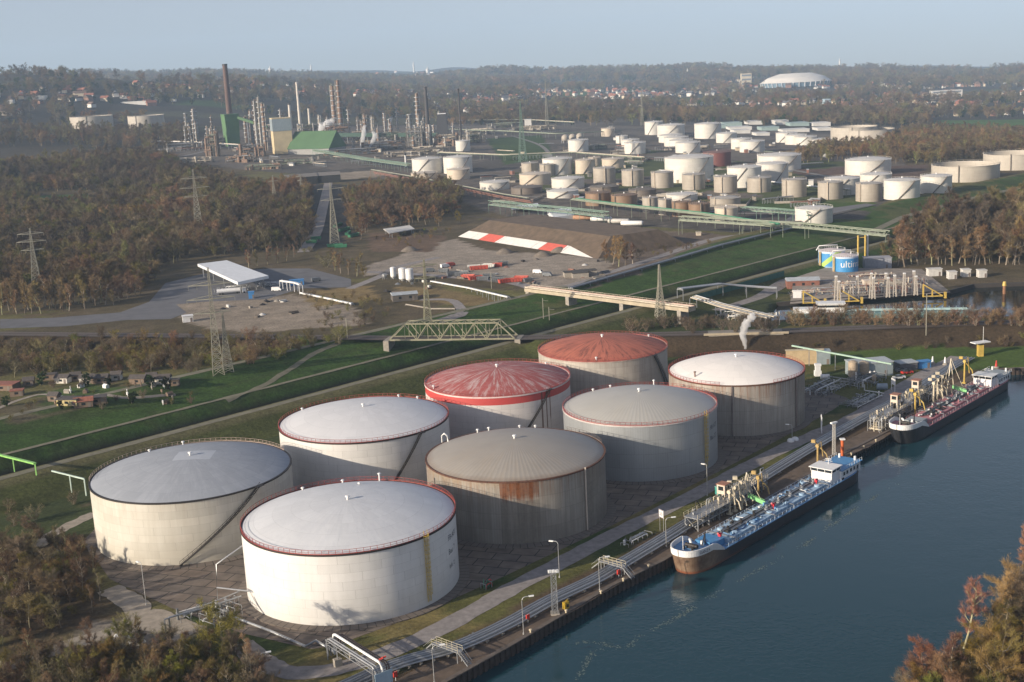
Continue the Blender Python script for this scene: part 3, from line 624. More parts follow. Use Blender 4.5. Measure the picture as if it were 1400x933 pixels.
for px, py in ((180, 552), (235, 553), (118, 528), (195, 545), (262, 552), (262, 540), (40, 560), (140, 560), (15, 575), (100, 548), (55, 527), (72, 530), (112, 530), (150, 528), (176, 530), (205, 530), (230, 533), (48, 552), (85, 560), (160, 548), (172, 541), (128, 538), (30, 566), (8, 556)):
    p = GT(px, py); tree('garden_bush', rnd.choice(['evergreen', 'shrub', 'bush']), p.x, p.y, rnd.uniform(0.35, 0.6), 'dark bush in the allotment gardens', 'bush', 'bushes in the allotment gardens', (1, 1, 1))
for px, py in ((100, 505), (125, 508), (150, 508), (170, 505), (190, 508), (60, 512), (85, 510)):
    p = GT(px, py); tree('garden_tree', 'willow', p.x, p.y, 0.75, 'pale greenish tree behind the garden sheds', 'tree', 'pale trees behind the garden sheds', (1.1, 1.0, 1.3))
for px, py, s in ((108, 352, .8), (95, 358, .8), (84, 362, .7), (118, 354, .7)):
    p = GT(px, py); tree('budding_tree', 'willow', p.x, p.y, s, 'bright yellow budding tree inside the left wood', 'tree', 'yellow budding trees inside the left wood', (1.7, 1.5, 0.6))
# ---- the woods that read as one mass: points that carry tree copies
def gn_woods(name, pts, keys, label):
    """pts: (x, y, scale). One object whose geometry nodes set a tree on every point."""
    meshes = [TREES[k][i] for k in keys for i in range(len(TREES[k]))]
    me = bpy.data.meshes.new(name); n = len(pts)
    zs = terrain(np.array([p[0] for p in pts]), np.array([p[1] for p in pts])); me.vertices.add(n)
    me.vertices.foreach_set('co', np.stack([[p[0] for p in pts], [p[1] for p in pts], zs - 0.2], -1).astype(np.float32).ravel())
    a = me.attributes.new('size', 'FLOAT', 'POINT'); a.data.foreach_set('value', np.array([p[2] for p in pts], np.float32))
    a = me.attributes.new('turn', 'FLOAT_VECTOR', 'POINT'); a.data.foreach_set('vector', np.stack([nrg.normal(0, .05, n), nrg.normal(0, .05, n), nrg.uniform(0, 6.28, n)], -1).astype(np.float32).ravel())
    xs_, ys_ = np.array([p[0] for p in pts]), np.array([p[1] for p in pts]); cl = np.clip(0.5 + 0.55 * hash_noise(xs_ / 55, ys_ / 55, 51) + 0.35 * hash_noise(xs_ / 19, ys_ / 19, 52), 0.02, 1)
    a = me.attributes.new('clump', 'FLOAT', 'POINT'); a.data.foreach_set('value', cl.astype(np.float32))
    a = me.attributes.new('which', 'INT', 'POINT'); a.data.foreach_set('value', nrg.integers(0, len(meshes), n).astype(np.int32))
    o = bpy.data.objects.new(name, me); C.objects.link(o); o['kind'] = 'stuff'; o['label'] = label
    g = bpy.data.node_groups.new(name, 'GeometryNodeTree'); g.interface.new_socket('Geometry', in_out='INPUT', socket_type='NodeSocketGeometry'); g.interface.new_socket('Geometry', in_out='OUTPUT', socket_type='NodeSocketGeometry')
    gi = g.nodes.new('NodeGroupInput'); go_ = g.nodes.new('NodeGroupOutput'); ip = g.nodes.new('GeometryNodeInstanceOnPoints'); g2i = g.nodes.new('GeometryNodeGeometryToInstance')
    for w, c in meshes[::-1]:
        j = g.nodes.new('GeometryNodeJoinGeometry')
        for q in (w, c):
            key = 'src_' + q.name; oo = bpy.data.objects.get(key) or bpy.data.objects.new(key, q)
            oi = g.nodes.new('GeometryNodeObjectInfo'); oi.inputs['Object'].default_value = oo; g.links.new(oi.outputs['Geometry'], j.inputs[0])
        g.links.new(j.outputs[0], g2i.inputs[0])
    def attr(nm, ty):
        q = g.nodes.new('GeometryNodeInputNamedAttribute'); q.data_type = ty; q.inputs['Name'].default_value = nm; return q.outputs['Attribute']
    g.links.new(gi.outputs[0], ip.inputs['Points']); g.links.new(g2i.outputs[0], ip.inputs['Instance']); ip.inputs['Pick Instance'].default_value = True
    g.links.new(attr('which', 'INT'), ip.inputs['Instance Index']); g.links.new(attr('size', 'FLOAT'), ip.inputs['Scale'])
    er = g.nodes.new('FunctionNodeEulerToRotation'); g.links.new(attr('turn', 'FLOAT_VECTOR'), er.inputs[0]); g.links.new(er.outputs[0], ip.inputs['Rotation'])
    g.links.new(ip.outputs[0], go_.inputs[0]); mod = o.modifiers.new('woods', 'NODES'); mod.node_group = g
    return o
def pts_in(poly, step, s0, s1, keep=None): return [(x, y, rnd.uniform(s0, s1)) for x, y in scatter(poly, step, 0.5, keep)]
MEAD = pw((30, 262), (118, 262), (160, 280), (60, 288))
not_mead = lambda x, y: not in_poly(np.array([x]), np.array([y]), MEAD)[0]
W1 = pts_in([(-90, 262), (60, 250), (150, 232), (210, 224), (330, 255), (425, 262), (428, 318), (412, 345), (335, 350), (270, 352), (222, 366), (205, 392), (130, 408), (-60, 425)], 8.2, 0.5, 1.35, not_mead)
W1 += pts_in([(-90, 238), (60, 230), (150, 220), (205, 216), (260, 236), (200, 232), (100, 250), (-90, 260)], 14, 1.3, 1.75, not_mead)
W2 = pts_in([(470, 275), (520, 262), (560, 258), (620, 262), (632, 285), (600, 300), (540, 305), (482, 320)], 9, 0.8, 1.15)
W3 = pts_in([(1228, 352), (1262, 316), (1330, 304), (1400, 286), (1490, 270), (1490, 365), (1400, 363), (1290, 364)], 9.0, 1.05, 1.75)
W3 += pts_in([(1205, 352), (1235, 338), (1240, 362), (1205, 362)], 8, 0.6, 0.8)
gn_woods('left_woods', W1, ('round', 'round', 'round', 'tall', 'willow', 'shrub'), 'brown bare woods filling the left middle ground')
gn_woods('middle_woods', W2, ('round', 'tall'), 'brown bare wood between the black yard and the sidings')
gn_woods('right_woods', W3, ('round', 'tall'), 'brown bare wood beyond the harbour basin')
W4 = pts_in([(1060, 226), (1120, 205), (1200, 200), (1245, 178), (1490, 184), (1490, 212), (1340, 220), (1270, 225), (1225, 226), (1180, 218), (1110, 224)], 14, 0.9, 1.2)
W4 += pts_in([(610, 172), (640, 160), (760, 158), (900, 152), (1270, 148), (1270, 172), (1140, 172), (1000, 166), (880, 160), (760, 170)], 17, 0.9, 1.25)
W4 += pts_in([(-100, 205), (60, 200), (170, 208), (255, 205), (262, 178), (200, 182), (90, 180), (-100, 170)], 22, 1.1, 1.7)
gn_woods('belt_woods', W4, ('round', 'round', 'tall'), 'dark bare belt of woods around the refinery')
far = []
for i in range(26000):
    a = rnd.uniform(-0.46, 0.46); r_ = math.sqrt(rnd.uniform(1900 ** 2, 8200 ** 2)); x, y = r_ * math.sin(a), r_ * math.cos(a)
    if hash_noise(np.array(x / 260), np.array(y / 200), 21) + 0.6 * hash_noise(np.array(x / 70), np.array(y / 60), 22) > 0.02:
        q = PR((x, y, ground(x, y)))
        if q[1] > 172 or in_poly(np.array([q[0]]), np.array([q[1] - 0.0]), [(1272, 179), (1280, 163), (1490, 160), (1490, 184)])[0] or in_poly(np.array([q[0]]), np.array([q[1]]), [(745, 143), (760, 126), (810, 126), (980, 132), (985, 143)])[0]: continue
        far.append((x, y, rnd.uniform(1.0, 1.9) * (1 + (r_ - 1900) / 5000)))
gn_woods('distant_woods', far, ('round', 'round', 'evergreen'), 'hazy bare woods stretching to the horizon')
SCR = pts_in([(-20, 464), (430, 462), (500, 467), (440, 473), (330, 503), (250, 508), (-20, 516)], 5.5, 0.5, 1.2) + pts_in([(-40, 905), (130, 885), (330, 885), (385, 945), (300, 1000), (-40, 1000)], 3.4, 0.3, 0.8) + pts_in([(-40, 745), (110, 742), (150, 815), (60, 870), (-40, 895)], 4.2, 0.3, 0.8)
for poly, st in (([(415, 405), (500, 400), (540, 430), (500, 450), (440, 455)], 9), ([(400, 340), (470, 345), (500, 372), (430, 352)], 9), ([(505, 325), (610, 312), (620, 322), (540, 345)], 11), ([(880, 345), (930, 332), (980, 330), (900, 352)], 8), ([(1020, 462), (1100, 470), (1400, 462), (1400, 474), (1100, 482)], 6)): SCR += pts_in(poly, st, 0.35, 0.75)
gn_woods('undergrowth', SCR, ('shrub', 'bush'), 'brown undergrowth on waste ground and embankments')
# ============================================================ node helpers for detailed shaders
class NT:
    def __init__(s, name, rough=0.6, metal=0.0, spec=0.5):
        s.m = bpy.data.materials.new(name); s.m.use_nodes = True; s.t = s.m.node_tree; s.b = s.t.nodes['Principled BSDF']
        s.b.inputs['Roughness'].default_value = rough; s.b.inputs['Metallic'].default_value = metal; s.b.inputs['Specular IOR Level'].default_value = spec
        s.co = s.t.nodes.new('ShaderNodeTexCoord'); s.sep = s.t.nodes.new('ShaderNodeSeparateXYZ'); s.t.links.new(s.co.outputs['Object'], s.sep.inputs[0])
        s.x, s.y, s.z = s.sep.outputs; s.pos = s.co.outputs['Object']
    def lk(s, sock, v):
        if isinstance(v, (int, float)): sock.default_value = v
        elif isinstance(v, tuple): sock.default_value = (*v, 1) if len(v) == 3 and len(sock.default_value) == 4 else v
        else: s.t.links.new(v, sock)
    def ma(s, op, a, b=0.0, c=0.0):
        n = s.t.nodes.new('ShaderNodeMath'); n.operation = op; s.lk(n.inputs[0], a); s.lk(n.inputs[1], b)
        if op in ('MULTIPLY_ADD', 'COMPARE'): s.lk(n.inputs[2], c)
        return n.outputs[0]
    def rng(s, v, a, b, c=0.0, d=1.0):
        n = s.t.nodes.new('ShaderNodeMapRange'); s.lk(n.inputs[0], v)
        for i, q in enumerate((a, b, c, d)): s.lk(n.inputs[i + 1], q)
        return n.outputs[0]
    def vec(s, x, y, z=0.0):
        n = s.t.nodes.new('ShaderNodeCombineXYZ'); s.lk(n.inputs[0], x); s.lk(n.inputs[1], y); s.lk(n.inputs[2], z); return n.outputs[0]
    def noise(s, v, sc, det=5, rough=0.6):
        n = s.t.nodes.new('ShaderNodeTexNoise'); s.lk(n.inputs['Vector'], v); n.inputs['Scale'].default_value = sc; n.inputs['Detail'].default_value = det; n.inputs['Roughness'].default_value = rough; return n.outputs['Fac']
    def white(s, v):
        n = s.t.nodes.new('ShaderNodeTexWhiteNoise'); n.noise_dimensions = '3D'; s.lk(n.inputs['Vector'], v); return n.outputs['Value']
    def mix(s, f, a, b, mode='MIX'):
        n = s.t.nodes.new('ShaderNodeMix'); n.data_type = 'RGBA'; n.blend_type = mode; s.lk(n.inputs[0], f); s.lk(n.inputs[6], a); s.lk(n.inputs[7], b); return n.outputs[2]
    def ang(s): return s.ma('ARCTAN2', s.y, s.x)
    def rad(s): return s.ma('SQRT', s.ma('ADD', s.ma('MULTIPLY', s.x, s.x), s.ma('MULTIPLY', s.y, s.y)))
    def bump(s, h, st=0.3, d=0.1):
        n = s.t.nodes.new('ShaderNodeBump'); n.inputs['Strength'].default_value = st; n.inputs['Distance'].default_value = d; s.lk(n.inputs['Height'], h); s.t.links.new(n.outputs['Normal'], s.b.inputs['Normal'])
    def done(s, col): s.lk(s.b.inputs['Base Color'], col); return s.m
def shell_mat(name, base, dirt, Rr, Hh, rough=0.55, metal=0.0, streak=0.3, rust_top=0.0, corr=0.0, course=2.4, panel=0.06, low=0.0, rustpanel=None, band=None, drips=None, rustcol=(0.20, 0.075, 0.025)):
    q = NT(name, rough, metal); a = q.ang(); arc = q.ma('MULTIPLY', a, Rr)
    st = q.noise(q.vec(q.ma('MULTIPLY', arc, 0.9), q.ma('MULTIPLY', q.z, 0.035), 0.0), 1.0, 6, 0.7)
    big = q.noise(q.pos, 0.12, 5, 0.6)
    c = q.mix(q.ma('MULTIPLY', q.rng(st, 0.40, 0.72), streak), base, dirt)
    c = q.mix(q.ma('MULTIPLY', q.rng(big, 0.42, 0.68), 0.35), c, dirt)
    # courses of plates: each a hair lighter or darker, with a seam
    cz = q.ma('FLOOR', q.ma('DIVIDE', q.z, course)); ca = q.ma('FLOOR', q.ma('ADD', q.ma('DIVIDE', arc, 7.0), q.ma('MULTIPLY', cz, 0.37)))
    w = q.white(q.vec(ca, cz, 0.0)); c = q.mix(1.0, c, q.vec(*(q.rng(w, 0, 1, 1 - panel, 1 + panel),) * 3), 'MULTIPLY')
    fz = q.ma('FRACT', q.ma('DIVIDE', q.z, course)); seam = q.ma('LESS_THAN', fz, 0.022); va_ = q.ma('LESS_THAN', q.ma('FRACT', q.ma('ADD', q.ma('DIVIDE', arc, 7.0), q.ma('MULTIPLY', cz, 0.37))), 0.012); c = q.mix(q.ma('MULTIPLY', q.ma('MAXIMUM', seam, va_), 0.34), c, (0.05, 0.045, 0.04))
    if corr:
        cr = q.ma('SINE', q.ma('MULTIPLY', arc, 9.0)); c = q.mix(q.ma('MULTIPLY', q.rng(cr, 0.2, 1.0), corr), c, tuple(v * 0.55 for v in base))
    if low:
        lo = q.ma('MULTIPLY', q.rng(q.ma('ADD', q.z, q.ma('MULTIPLY', big, -6.0)), 4.0, -4.0), low); c = q.mix(lo, c, dirt)
    if rust_top:
        rz = q.rng(q.z, Hh - 7.0, Hh - 0.2); rs = q.rng(q.ma('ADD', q.noise(q.vec(q.ma('MULTIPLY', arc, 1.3), q.ma('MULTIPLY', q.z, 0.06), 3.0), 1.0, 5, 0.75), q.ma('MULTIPLY', q.noise(q.pos, 0.07, 2), 0.5)), 0.72, 0.98)
        c = q.mix(q.ma('MINIMUM', q.ma('MULTIPLY', q.ma('MULTIPLY', rz, rs), rust_top), 1.0), c, rustcol)
    for rp in rustpanel or ():
        a0, a1, z0, z1, cc, k = rp
        ina = q.ma('MULTIPLY', q.ma('GREATER_THAN', a, a0), q.ma('LESS_THAN', a, a1)); inz = q.ma('MULTIPLY', q.ma('GREATER_THAN', q.z, z0), q.ma('LESS_THAN', q.z, z1))
        inz = q.ma('MULTIPLY', q.rng(q.ma('ADD', q.z, q.ma('MULTIPLY', q.ma('SUBTRACT', st, 0.5), 7.0)), z0 - 0.2, z0 + (1.6 if z0 > 1 else 0.1)), q.ma('LESS_THAN', q.z, z1)); f = q.ma('MULTIPLY', q.ma('MULTIPLY', ina, inz), q.rng(st, 0.3, 0.62, k * 0.45, k)); c = q.mix(f, c, q.mix(q.rng(q.noise(q.pos, 1.1, 6, .75), .4, .65), cc, tuple(v * .5 for v in cc)))
    if band: c = q.mix(q.ma('GREATER_THAN', q.z, Hh - band[0]), c, band[1]); 
    if band: c = q.mix(q.ma('GREATER_THAN', q.z, Hh - 0.35), c, (0.7, 0.68, 0.66))
    for a0, wd, zl in drips or ():
        dv = q.ma('ABSOLUTE', q.ma('ADD', q.ma('SUBTRACT', a, a0), q.ma('MULTIPLY', q.ma('SUBTRACT', q.noise(q.vec(q.ma('MULTIPLY', q.z, 0.5), a0, 0.0), 1.0), 0.5), 0.006)))
        c = q.mix(q.ma('MULTIPLY', q.rng(dv, wd, wd * 0.4), q.rng(q.z, zl, zl + 2.0, 0.15, 0.9)), c, (0.11, 0.045, 0.028))
    q.bump(q.noise(q.pos, 0.35, 3), 0.08, 0.4)
    return q.done(c)
def roof_mat(name, base, alt, Rr, rough=0.6, ribs=0, ribk=0.3, streakc=None, sk=0.0, patch=None, rimc=None, mott=0.35):
    q = NT(name, rough); a = q.ang(); r_ = q.rad()
    big = q.noise(q.pos, 0.14, 6, 0.65)
    c = q.mix(q.ma('MULTIPLY', q.rng(big, 0.38, 0.68), mott), base, alt)
    if sk:
        sn = q.noise(q.vec(q.ma('MULTIPLY', a, 13.0), q.ma('MULTIPLY', r_, 0.10), 1.0), 1.0, 6, 0.75)
        c = q.mix(q.ma('MULTIPLY', q.rng(sn, 0.48, 0.62), sk), c, streakc)
        sn2 = q.noise(q.pos, 0.9, 5, 0.8); c = q.mix(q.ma('MULTIPLY', q.rng(sn2, 0.55, 0.72), sk * 0.45), c, streakc)
    if ribs:
        cr = q.ma('SINE', q.ma('MULTIPLY', a, float(ribs))); fade = q.rng(r_, 2.0, Rr * 0.6); c = q.mix(q.ma('MULTIPLY', q.ma('MULTIPLY', q.rng(cr, 0.0, 0.9), fade), ribk), c, tuple(v * 0.45 for v in base))
        q.bump(cr, 0.10, 0.08)
    else:
        q.bump(q.noise(q.pos, 0.5, 4), 0.15, 0.4); ring = q.ma('FLOOR', q.ma('DIVIDE', r_, 4.4)); sa = q.ma('LESS_THAN', q.ma('FRACT', q.ma('DIVIDE', r_, 4.4)), 0.02)
        sb = q.ma('LESS_THAN', q.ma('MULTIPLY', q.ma('FRACT', q.ma('ADD', q.ma('MULTIPLY', a, 4.456), q.ma('MULTIPLY', ring, 0.5))), q.ma('DIVIDE', r_, 12.0)), 0.018); c = q.mix(q.ma('MULTIPLY', q.ma('MAXIMUM', sa, sb), 0.20), c, (0.1, 0.1, 0.1))
        c = q.mix(1.0, c, q.vec(*(q.rng(q.white(q.vec(ring, q.ma('FLOOR', q.ma('ADD', q.ma('MULTIPLY', a, 4.456), q.ma('MULTIPLY', ring, 0.5))), 2.0)), 0, 1, 0.965, 1.03),) * 3), 'MULTIPLY')
    if patch:
        px, py, w, h = patch; m = q.ma('MULTIPLY', q.ma('LESS_THAN', q.ma('ABSOLUTE', q.ma('SUBTRACT', q.x, px)), w), q.ma('LESS_THAN', q.ma('ABSOLUTE', q.ma('SUBTRACT', q.y, py)), h))
        c = q.mix(q.ma('MULTIPLY', m, 0.6), c, tuple(min(1, v * 1.5) for v in base))
    if rimc: c = q.mix(q.rng(q.ma('ADD', r_, q.ma('MULTIPLY', big, 2.0)), Rr - 1.2, Rr + 1.5, 0, 0.75), c, rimc)
    return q.done(c)
def text_geo(s, size):
    cu = bpy.data.curves.new('txt', 'FONT'); cu.body = s; cu.size = size; cu.resolution_u = 2
    o = bpy.data.objects.new('txt', cu); C.objects.link(o); bpy.context.view_layer.update()
    me = o.evaluated_get(bpy.context.evaluated_depsgraph_get()).to_mesh(); vs = [tuple(v.co) for v in me.vertices]; fs = [tuple(p.vertices) for p in me.polygons]
    bpy.data.objects.remove(o); return vs, fs
def cyl_text(mb, s, size, Rr, ang, z, up=0.03):
    """lettering bent round a cylinder of radius Rr about the origin, starting at angle ang, read from outside"""
    vs, fs = text_geo(s, size)
    return mb.add([((Rr + up) * math.cos(ang + x / Rr), (Rr + up) * math.sin(ang + x / Rr), z + y) for x, y, _ in vs], fs)
TH = 16.6
def tank_angle(T, px, py):
    """(angle, height) where the line of sight through a photo place meets the tank's shell"""
    d = ray(px, py); X, Y, Rr = T; a = d[0] ** 2 + d[1] ** 2; b = -2 * (d[0] * X + d[1] * Y); c = X * X + Y * Y - Rr * Rr
    t = (-b - math.sqrt(max(0, b * b - 4 * a * c))) / (2 * a); return math.atan2(d[1] * t - Y, d[0] * t - X), CH + d[2] * t
dark_steel = M('dark_steel', (0.030, 0.026, 0.024), 0.6, 0.3); red_rail = M('faded_red_paint', (0.30, 0.060, 0.050), 0.6, 0, 0.25, 1.5); yellow = M('yellow_paint', (0.46, 0.32, 0.045), 0.55, 0, 0.2, 1.0)
galv = M('galvanised_steel', (0.30, 0.31, 0.32), 0.5, 0.5, 0.2, 1.0); white_pt = M('white_paint', (0.66, 0.66, 0.65), 0.5, 0, 0.08, 1.0); concrete = M('concrete', (0.26, 0.235, 0.20), 0.9, 0, 0.2, 0.8)
rust_rim = M('rusty_rim', (0.095, 0.042, 0.025), 0.85, 0, 0.45, 1.2); grey_rail = M('grey_rail_paint', (0.16, 0.13, 0.12), 0.6, 0, 0.2, 1.0)
letter_m = M('dark_lettering', (0.02, 0.025, 0.045), 0.6)
def ring_mat():
    q = NT('ring_slabs', 0.9); f = q.ma('FRACT', q.ma('MULTIPLY', q.ang(), 14.0)); j = q.ma('LESS_THAN', f, 0.09); r_ = q.noise(q.pos, 0.6)
    return q.done(q.mix(q.ma('MULTIPLY', j, 0.9), q.mix(r_, (0.175, 0.145, 0.120), (0.11, 0.092, 0.078)), (0.018, 0.017, 0.016)))
RINGM = ring_mat()
def big_tank(T, label, smat, rmat, apex, rail, rim, rail_arcs=((0, 6.2832),), ladder=None, stair=None, stair_m=None, extra=None):
    X, Y, Rr = T; t = empty('storage_tank', (X, Y, 0), label, 'storage tank', 'large storage tanks on the quay apron')
    mb = MB(); mb.lathe([(Rr, 0.2), (Rr, TH)], 120); mb.build('shell', smat, t)
    rise = max(1.6, HT(Vector((X, Y, 0)), apex) - TH) if apex else 2.4
    rise = min(rise, 4.2); Rs = (Rr * Rr + rise * rise) / (2 * rise)
    prof = [(Rr - 0.15, TH + 0.02)] + [(rr, TH + math.sqrt(Rs * Rs - rr * rr) - (Rs - rise)) for rr in np.linspace(Rr - 0.4, 0.02, 14)]
    mb = MB(); mb.lathe(prof, 120, smooth_prof=True); rf = mb.build('roof', rmat, t)
    mb = MB(); mb.cyl((0, 0, TH + rise - 0.1), (0, 0, TH + rise + 0.7), 0.28, n=10); mb.cyl((0, 0, TH + rise + 0.7), (0, 0, TH + rise + 1.0), 0.6, 0.42, n=12); mb.build('roof_vent', white_pt, rf)
    mb = MB(); mb.lathe([(Rr - 0.25, TH - 0.05), (Rr - 0.25, TH + 0.16), (Rr + 0.22, TH + 0.16), (Rr + 0.22, TH - 0.22), (Rr, TH - 0.26)], 120); mb.build('rim', rim, t)
    mb = MB(); mb.lathe([(Rr - 0.5, 0.30), (Rr + 2.4, 0.22), (Rr + 2.4, 0.03)], 96); mb.build('base_ring', RINGM, t)
    mb = MB()
    for a0, a1 in rail_arcs:
        n = int((a1 - a0) * Rr / 1.5); q = [(math.cos(a0 + (a1 - a0) * i / n) * (Rr + 0.05), math.sin(a0 + (a1 - a0) * i / n) * (Rr + 0.05)) for i in range(n + 1)]
        for x, y in q: mb.bar((x, y, TH), (x, y, TH + 1.15), 0.085)
        for zz, th in ((1.15, 0.10), (0.62, 0.075)): mb.path([(x, y, TH + zz) for x, y in q], th / 2, 4)
        mb.lathe([(Rr + 0.06, TH + 0.16), (Rr + 0.06, TH + 0.34)], n, a0=a0, a1=a1)
    mb.build('railing', rail, t)
    if ladder is not None:
        mb = MB(); a = ladder; c, s_ = math.cos(a), math.sin(a); tx, ty = -s_, c
        for k in (-0.55, 0.55): mb.bar(((Rr + 0.3) * c + tx * k, (Rr + 0.3) * s_ + ty * k, 1.2), ((Rr + 0.3) * c + tx * k, (Rr + 0.3) * s_ + ty * k, TH + 1.6), 0.10)
        for i in range(52): z = 1.4 + i * 0.3; mb.bar(((Rr + 0.3) * c - tx * 0.5, (Rr + 0.3) * s_ - ty * 0.5, z), ((Rr + 0.3) * c + tx * 0.5, (Rr + 0.3) * s_ + ty * 0.5, z), 0.07)
        for i in range(14):
            z = 3.2 + i * 1.05; pts = [((Rr + 0.3 + 0.85 * math.sin(u)) * c + tx * 0.6 * math.cos(u), (Rr + 0.3 + 0.85 * math.sin(u)) * s_ + ty * 0.6 * math.cos(u), z) for u in np.linspace(0, math.pi, 7)]; mb.path(pts, 0.05, 4)
        for u in (0.7, 1.57, 2.4): mb.bar(((Rr + 0.3 + 0.85 * math.sin(u)) * c + tx * 0.6 * math.cos(u), (Rr + 0.3 + 0.85 * math.sin(u)) * s_ + ty * 0.6 * math.cos(u), 3.2), ((Rr + 0.3 + 0.85 * math.sin(u)) * c + tx * 0.6 * math.cos(u), (Rr + 0.3 + 0.85 * math.sin(u)) * s_ + ty * 0.6 * math.cos(u), TH + 1), 0.05)
        mb.build('ladder', yellow, t)
    if stair:
        a0, a1 = stair; mb = MB(); n = 60
        for i in range(n + 1):
            f = i / n; a = a0 + (a1 - a0) * f; z = 0.4 + (TH - 0.3) * f; c, s_ = math.cos(a), math.sin(a)
            mb.bar(((Rr + 0.05) * c, (Rr + 0.05) * s_, z), ((Rr + 1.0) * c, (Rr + 1.0) * s_, z), 0.36, 0.06)
            if i % 3 == 0: mb.bar(((Rr + 1.0) * c, (Rr + 1.0) * s_, z), ((Rr + 1.0) * c, (Rr + 1.0) * s_, z + 1.1), 0.06)
        arc = [(a0 + (a1 - a0) * i / 30, 0.4 + (TH - 0.3) * i / 30) for i in range(31)]
        for rr, dz, th in ((Rr + 0.08, -0.05, 0.11), (Rr + 1.0, -0.05, 0.11), (Rr + 1.0, 1.1, 0.06), (Rr + 1.0, 0.6, 0.045)):
            mb.path([(rr * math.cos(a), rr * math.sin(a), z + dz) for a, z in arc], th, 4)
        c, s_ = math.cos(a1), math.sin(a1); 
        mb.box(((Rr + 0.6) * c, (Rr + 0.6) * s_, TH + 0.1), (1.4, 2.4, 0.1), a1)
        mb.build('stairs', stair_m or dark_steel, t)
    if extra: extra(t, Rr, rise)
    return t
TK = dict(left=(-87.2, 325.4, 26.2), front=(-40.4, 283.7, 25.0), mid=(-45.5, 368, 25.3), brown=(-0.7, 325.4, 23.9), red=(-5.5, 409.1, 24.0), silver=(37.1, 367.4, 22.9), back=(32.5, 447.7, 23.2), right=(73.0, 405.2, 22.0))
def roof_bits(spots, matl=None):
    def f(t, Rr, rise):
        for a, rr, h in spots:
            mb = MB(); x, y = math.cos(a) * rr, math.sin(a) * rr; z = TH + rise * (1 - (rr / Rr) ** 2)
            mb.cyl((x, y, z - 0.1), (x, y, z + h), 0.22, n=8); mb.cyl((x, y, z + h), (x, y, z + h + 0.25), 0.5, 0.3, n=10); mb.build('roof_fitting', matl or white_pt, t)
    return f
def lettered(lines, ang, z0, size):
    def f(t, Rr, rise):
        mb = MB()
        for i, s in enumerate(lines): cyl_text(mb, s, size * (1 if i < 2 else 0.8), Rr, ang, z0 - i * size * 1.75)
        mb.build('lettering', letter_m, t)
    return f
T = TK['left']; a0 = tank_angle(T, 247, 772)[0]; a1 = tank_angle(T, 352, 664)[0]
big_tank(T, 'cream shelled storage tank with blue grey roof and dark stair winding up', shell_mat('cream_shell', (0.50, 0.48, 0.42), (0.36, 0.33, 0.27), T[2], TH, 0.6, 0, 0.42, 0.25, 0, 2.05, 0.08, 0.6), roof_mat('blue_grey_roof', (0.29, 0.31, 0.34), (0.23, 0.25, 0.28), T[2], 0.75, 0, 0, (0.40, 0.42, 0.46), 0.25, (1.0, 0.5, 5.0, 4.0)), 614, M('pale_rail', (0.34, 0.26, 0.22), 0.6), dark_steel, ((0.55, 3.35),), stair=(a0, a1), extra=roof_bits(((1.9, 24, 0.8), (2.4, 20, 0.5))))
T = TK['front']; la = tank_angle(T, 581, 740)[0]; ta = tank_angle(T, 612, 735)[0]
def ex(t, Rr, rise): roof_bits(((1.35, 23.6, 1.9), (1.75, 23.4, 0.6), (2.2, 23.2, 0.5), (1.5, 15, 0.3)))(t, Rr, rise); lettered(['FB-A31', 'Bau 7', 'Inh. 2'], ta, 12.2, 1.9)(t, Rr, rise)
big_tank(T, 'white storage tank nearest the camera with white roof and yellow ladder', shell_mat('white_shell', (0.64, 0.63, 0.61), (0.47, 0.46, 0.43), T[2], TH, 0.5, 0, 0.30, 0.0, 0, 2.05, 0.04, 0.6), roof_mat('white_roof', (0.57, 0.58, 0.59), (0.48, 0.49, 0.51), T[2], 0.55, 0, 0, (0.45, 0.47, 0.5), 0.3), 683, red_rail, dark_steel, ladder=la, extra=ex)
T = TK['mid']; a0 = tank_angle(T, 525, 655)[0]; a1 = tank_angle(T, 574, 592)[0]
big_tank(T, 'white storage tank with white dome and diagonal stair behind the nearest tank', shell_mat('white_shell_weathered', (0.60, 0.59, 0.565), (0.45, 0.44, 0.42), T[2], TH, 0.5, 0, 0.36, 0, 0, 2.05, 0.04, 0.45), roof_mat('white_roof_plain', (0.60, 0.60, 0.605), (0.53, 0.535, 0.545), T[2], 0.55), 556, red_rail, dark_steel, stair=(a0, a1), extra=roof_bits(((2.6, 23.8, 0.5), (1.2, 24, 0.6), (0.9, 24, 0.6))))
T = TK['brown']; pa = tank_angle(T, 684, 690)[0]; pb = tank_angle(T, 738, 690)[0]; pc = tank_angle(T, 801, 690)[0]
def ex(t, Rr, rise):
    roof_bits(((1.3, 22.6, 0.6), (1.5, 22.6, 0.6), (1.9, 22.2, 0.8), (2.05, 22.4, 0.8)))(t, Rr, rise)
    mb = MB(); c, s_ = math.cos(2.55), math.sin(2.55); mb.path([((Rr + .3) * c, (Rr + .3) * s_, TH - 6), ((Rr + .3) * c, (Rr + .3) * s_, TH + 2.0), ((Rr - .6) * c, (Rr - .6) * s_, TH + 2.8), ((Rr - 1.6) * c, (Rr - 1.6) * s_, TH + 2.2), ((Rr - 1.7) * c, (Rr - 1.7) * s_, TH + 0.4)], 0.22, 8); mb.build('vent_pipe', white_pt, t)
    mb = MB(); mb.bar((math.cos(pc) * (Rr + .25), math.sin(pc) * (Rr + .25), .3), (math.cos(pc) * (Rr + .25), math.sin(pc) * (Rr + .25), TH + .5), 0.35); mb.build('downpipe', M('pale_pipe', (0.42, 0.36, 0.30), 0.6), t)
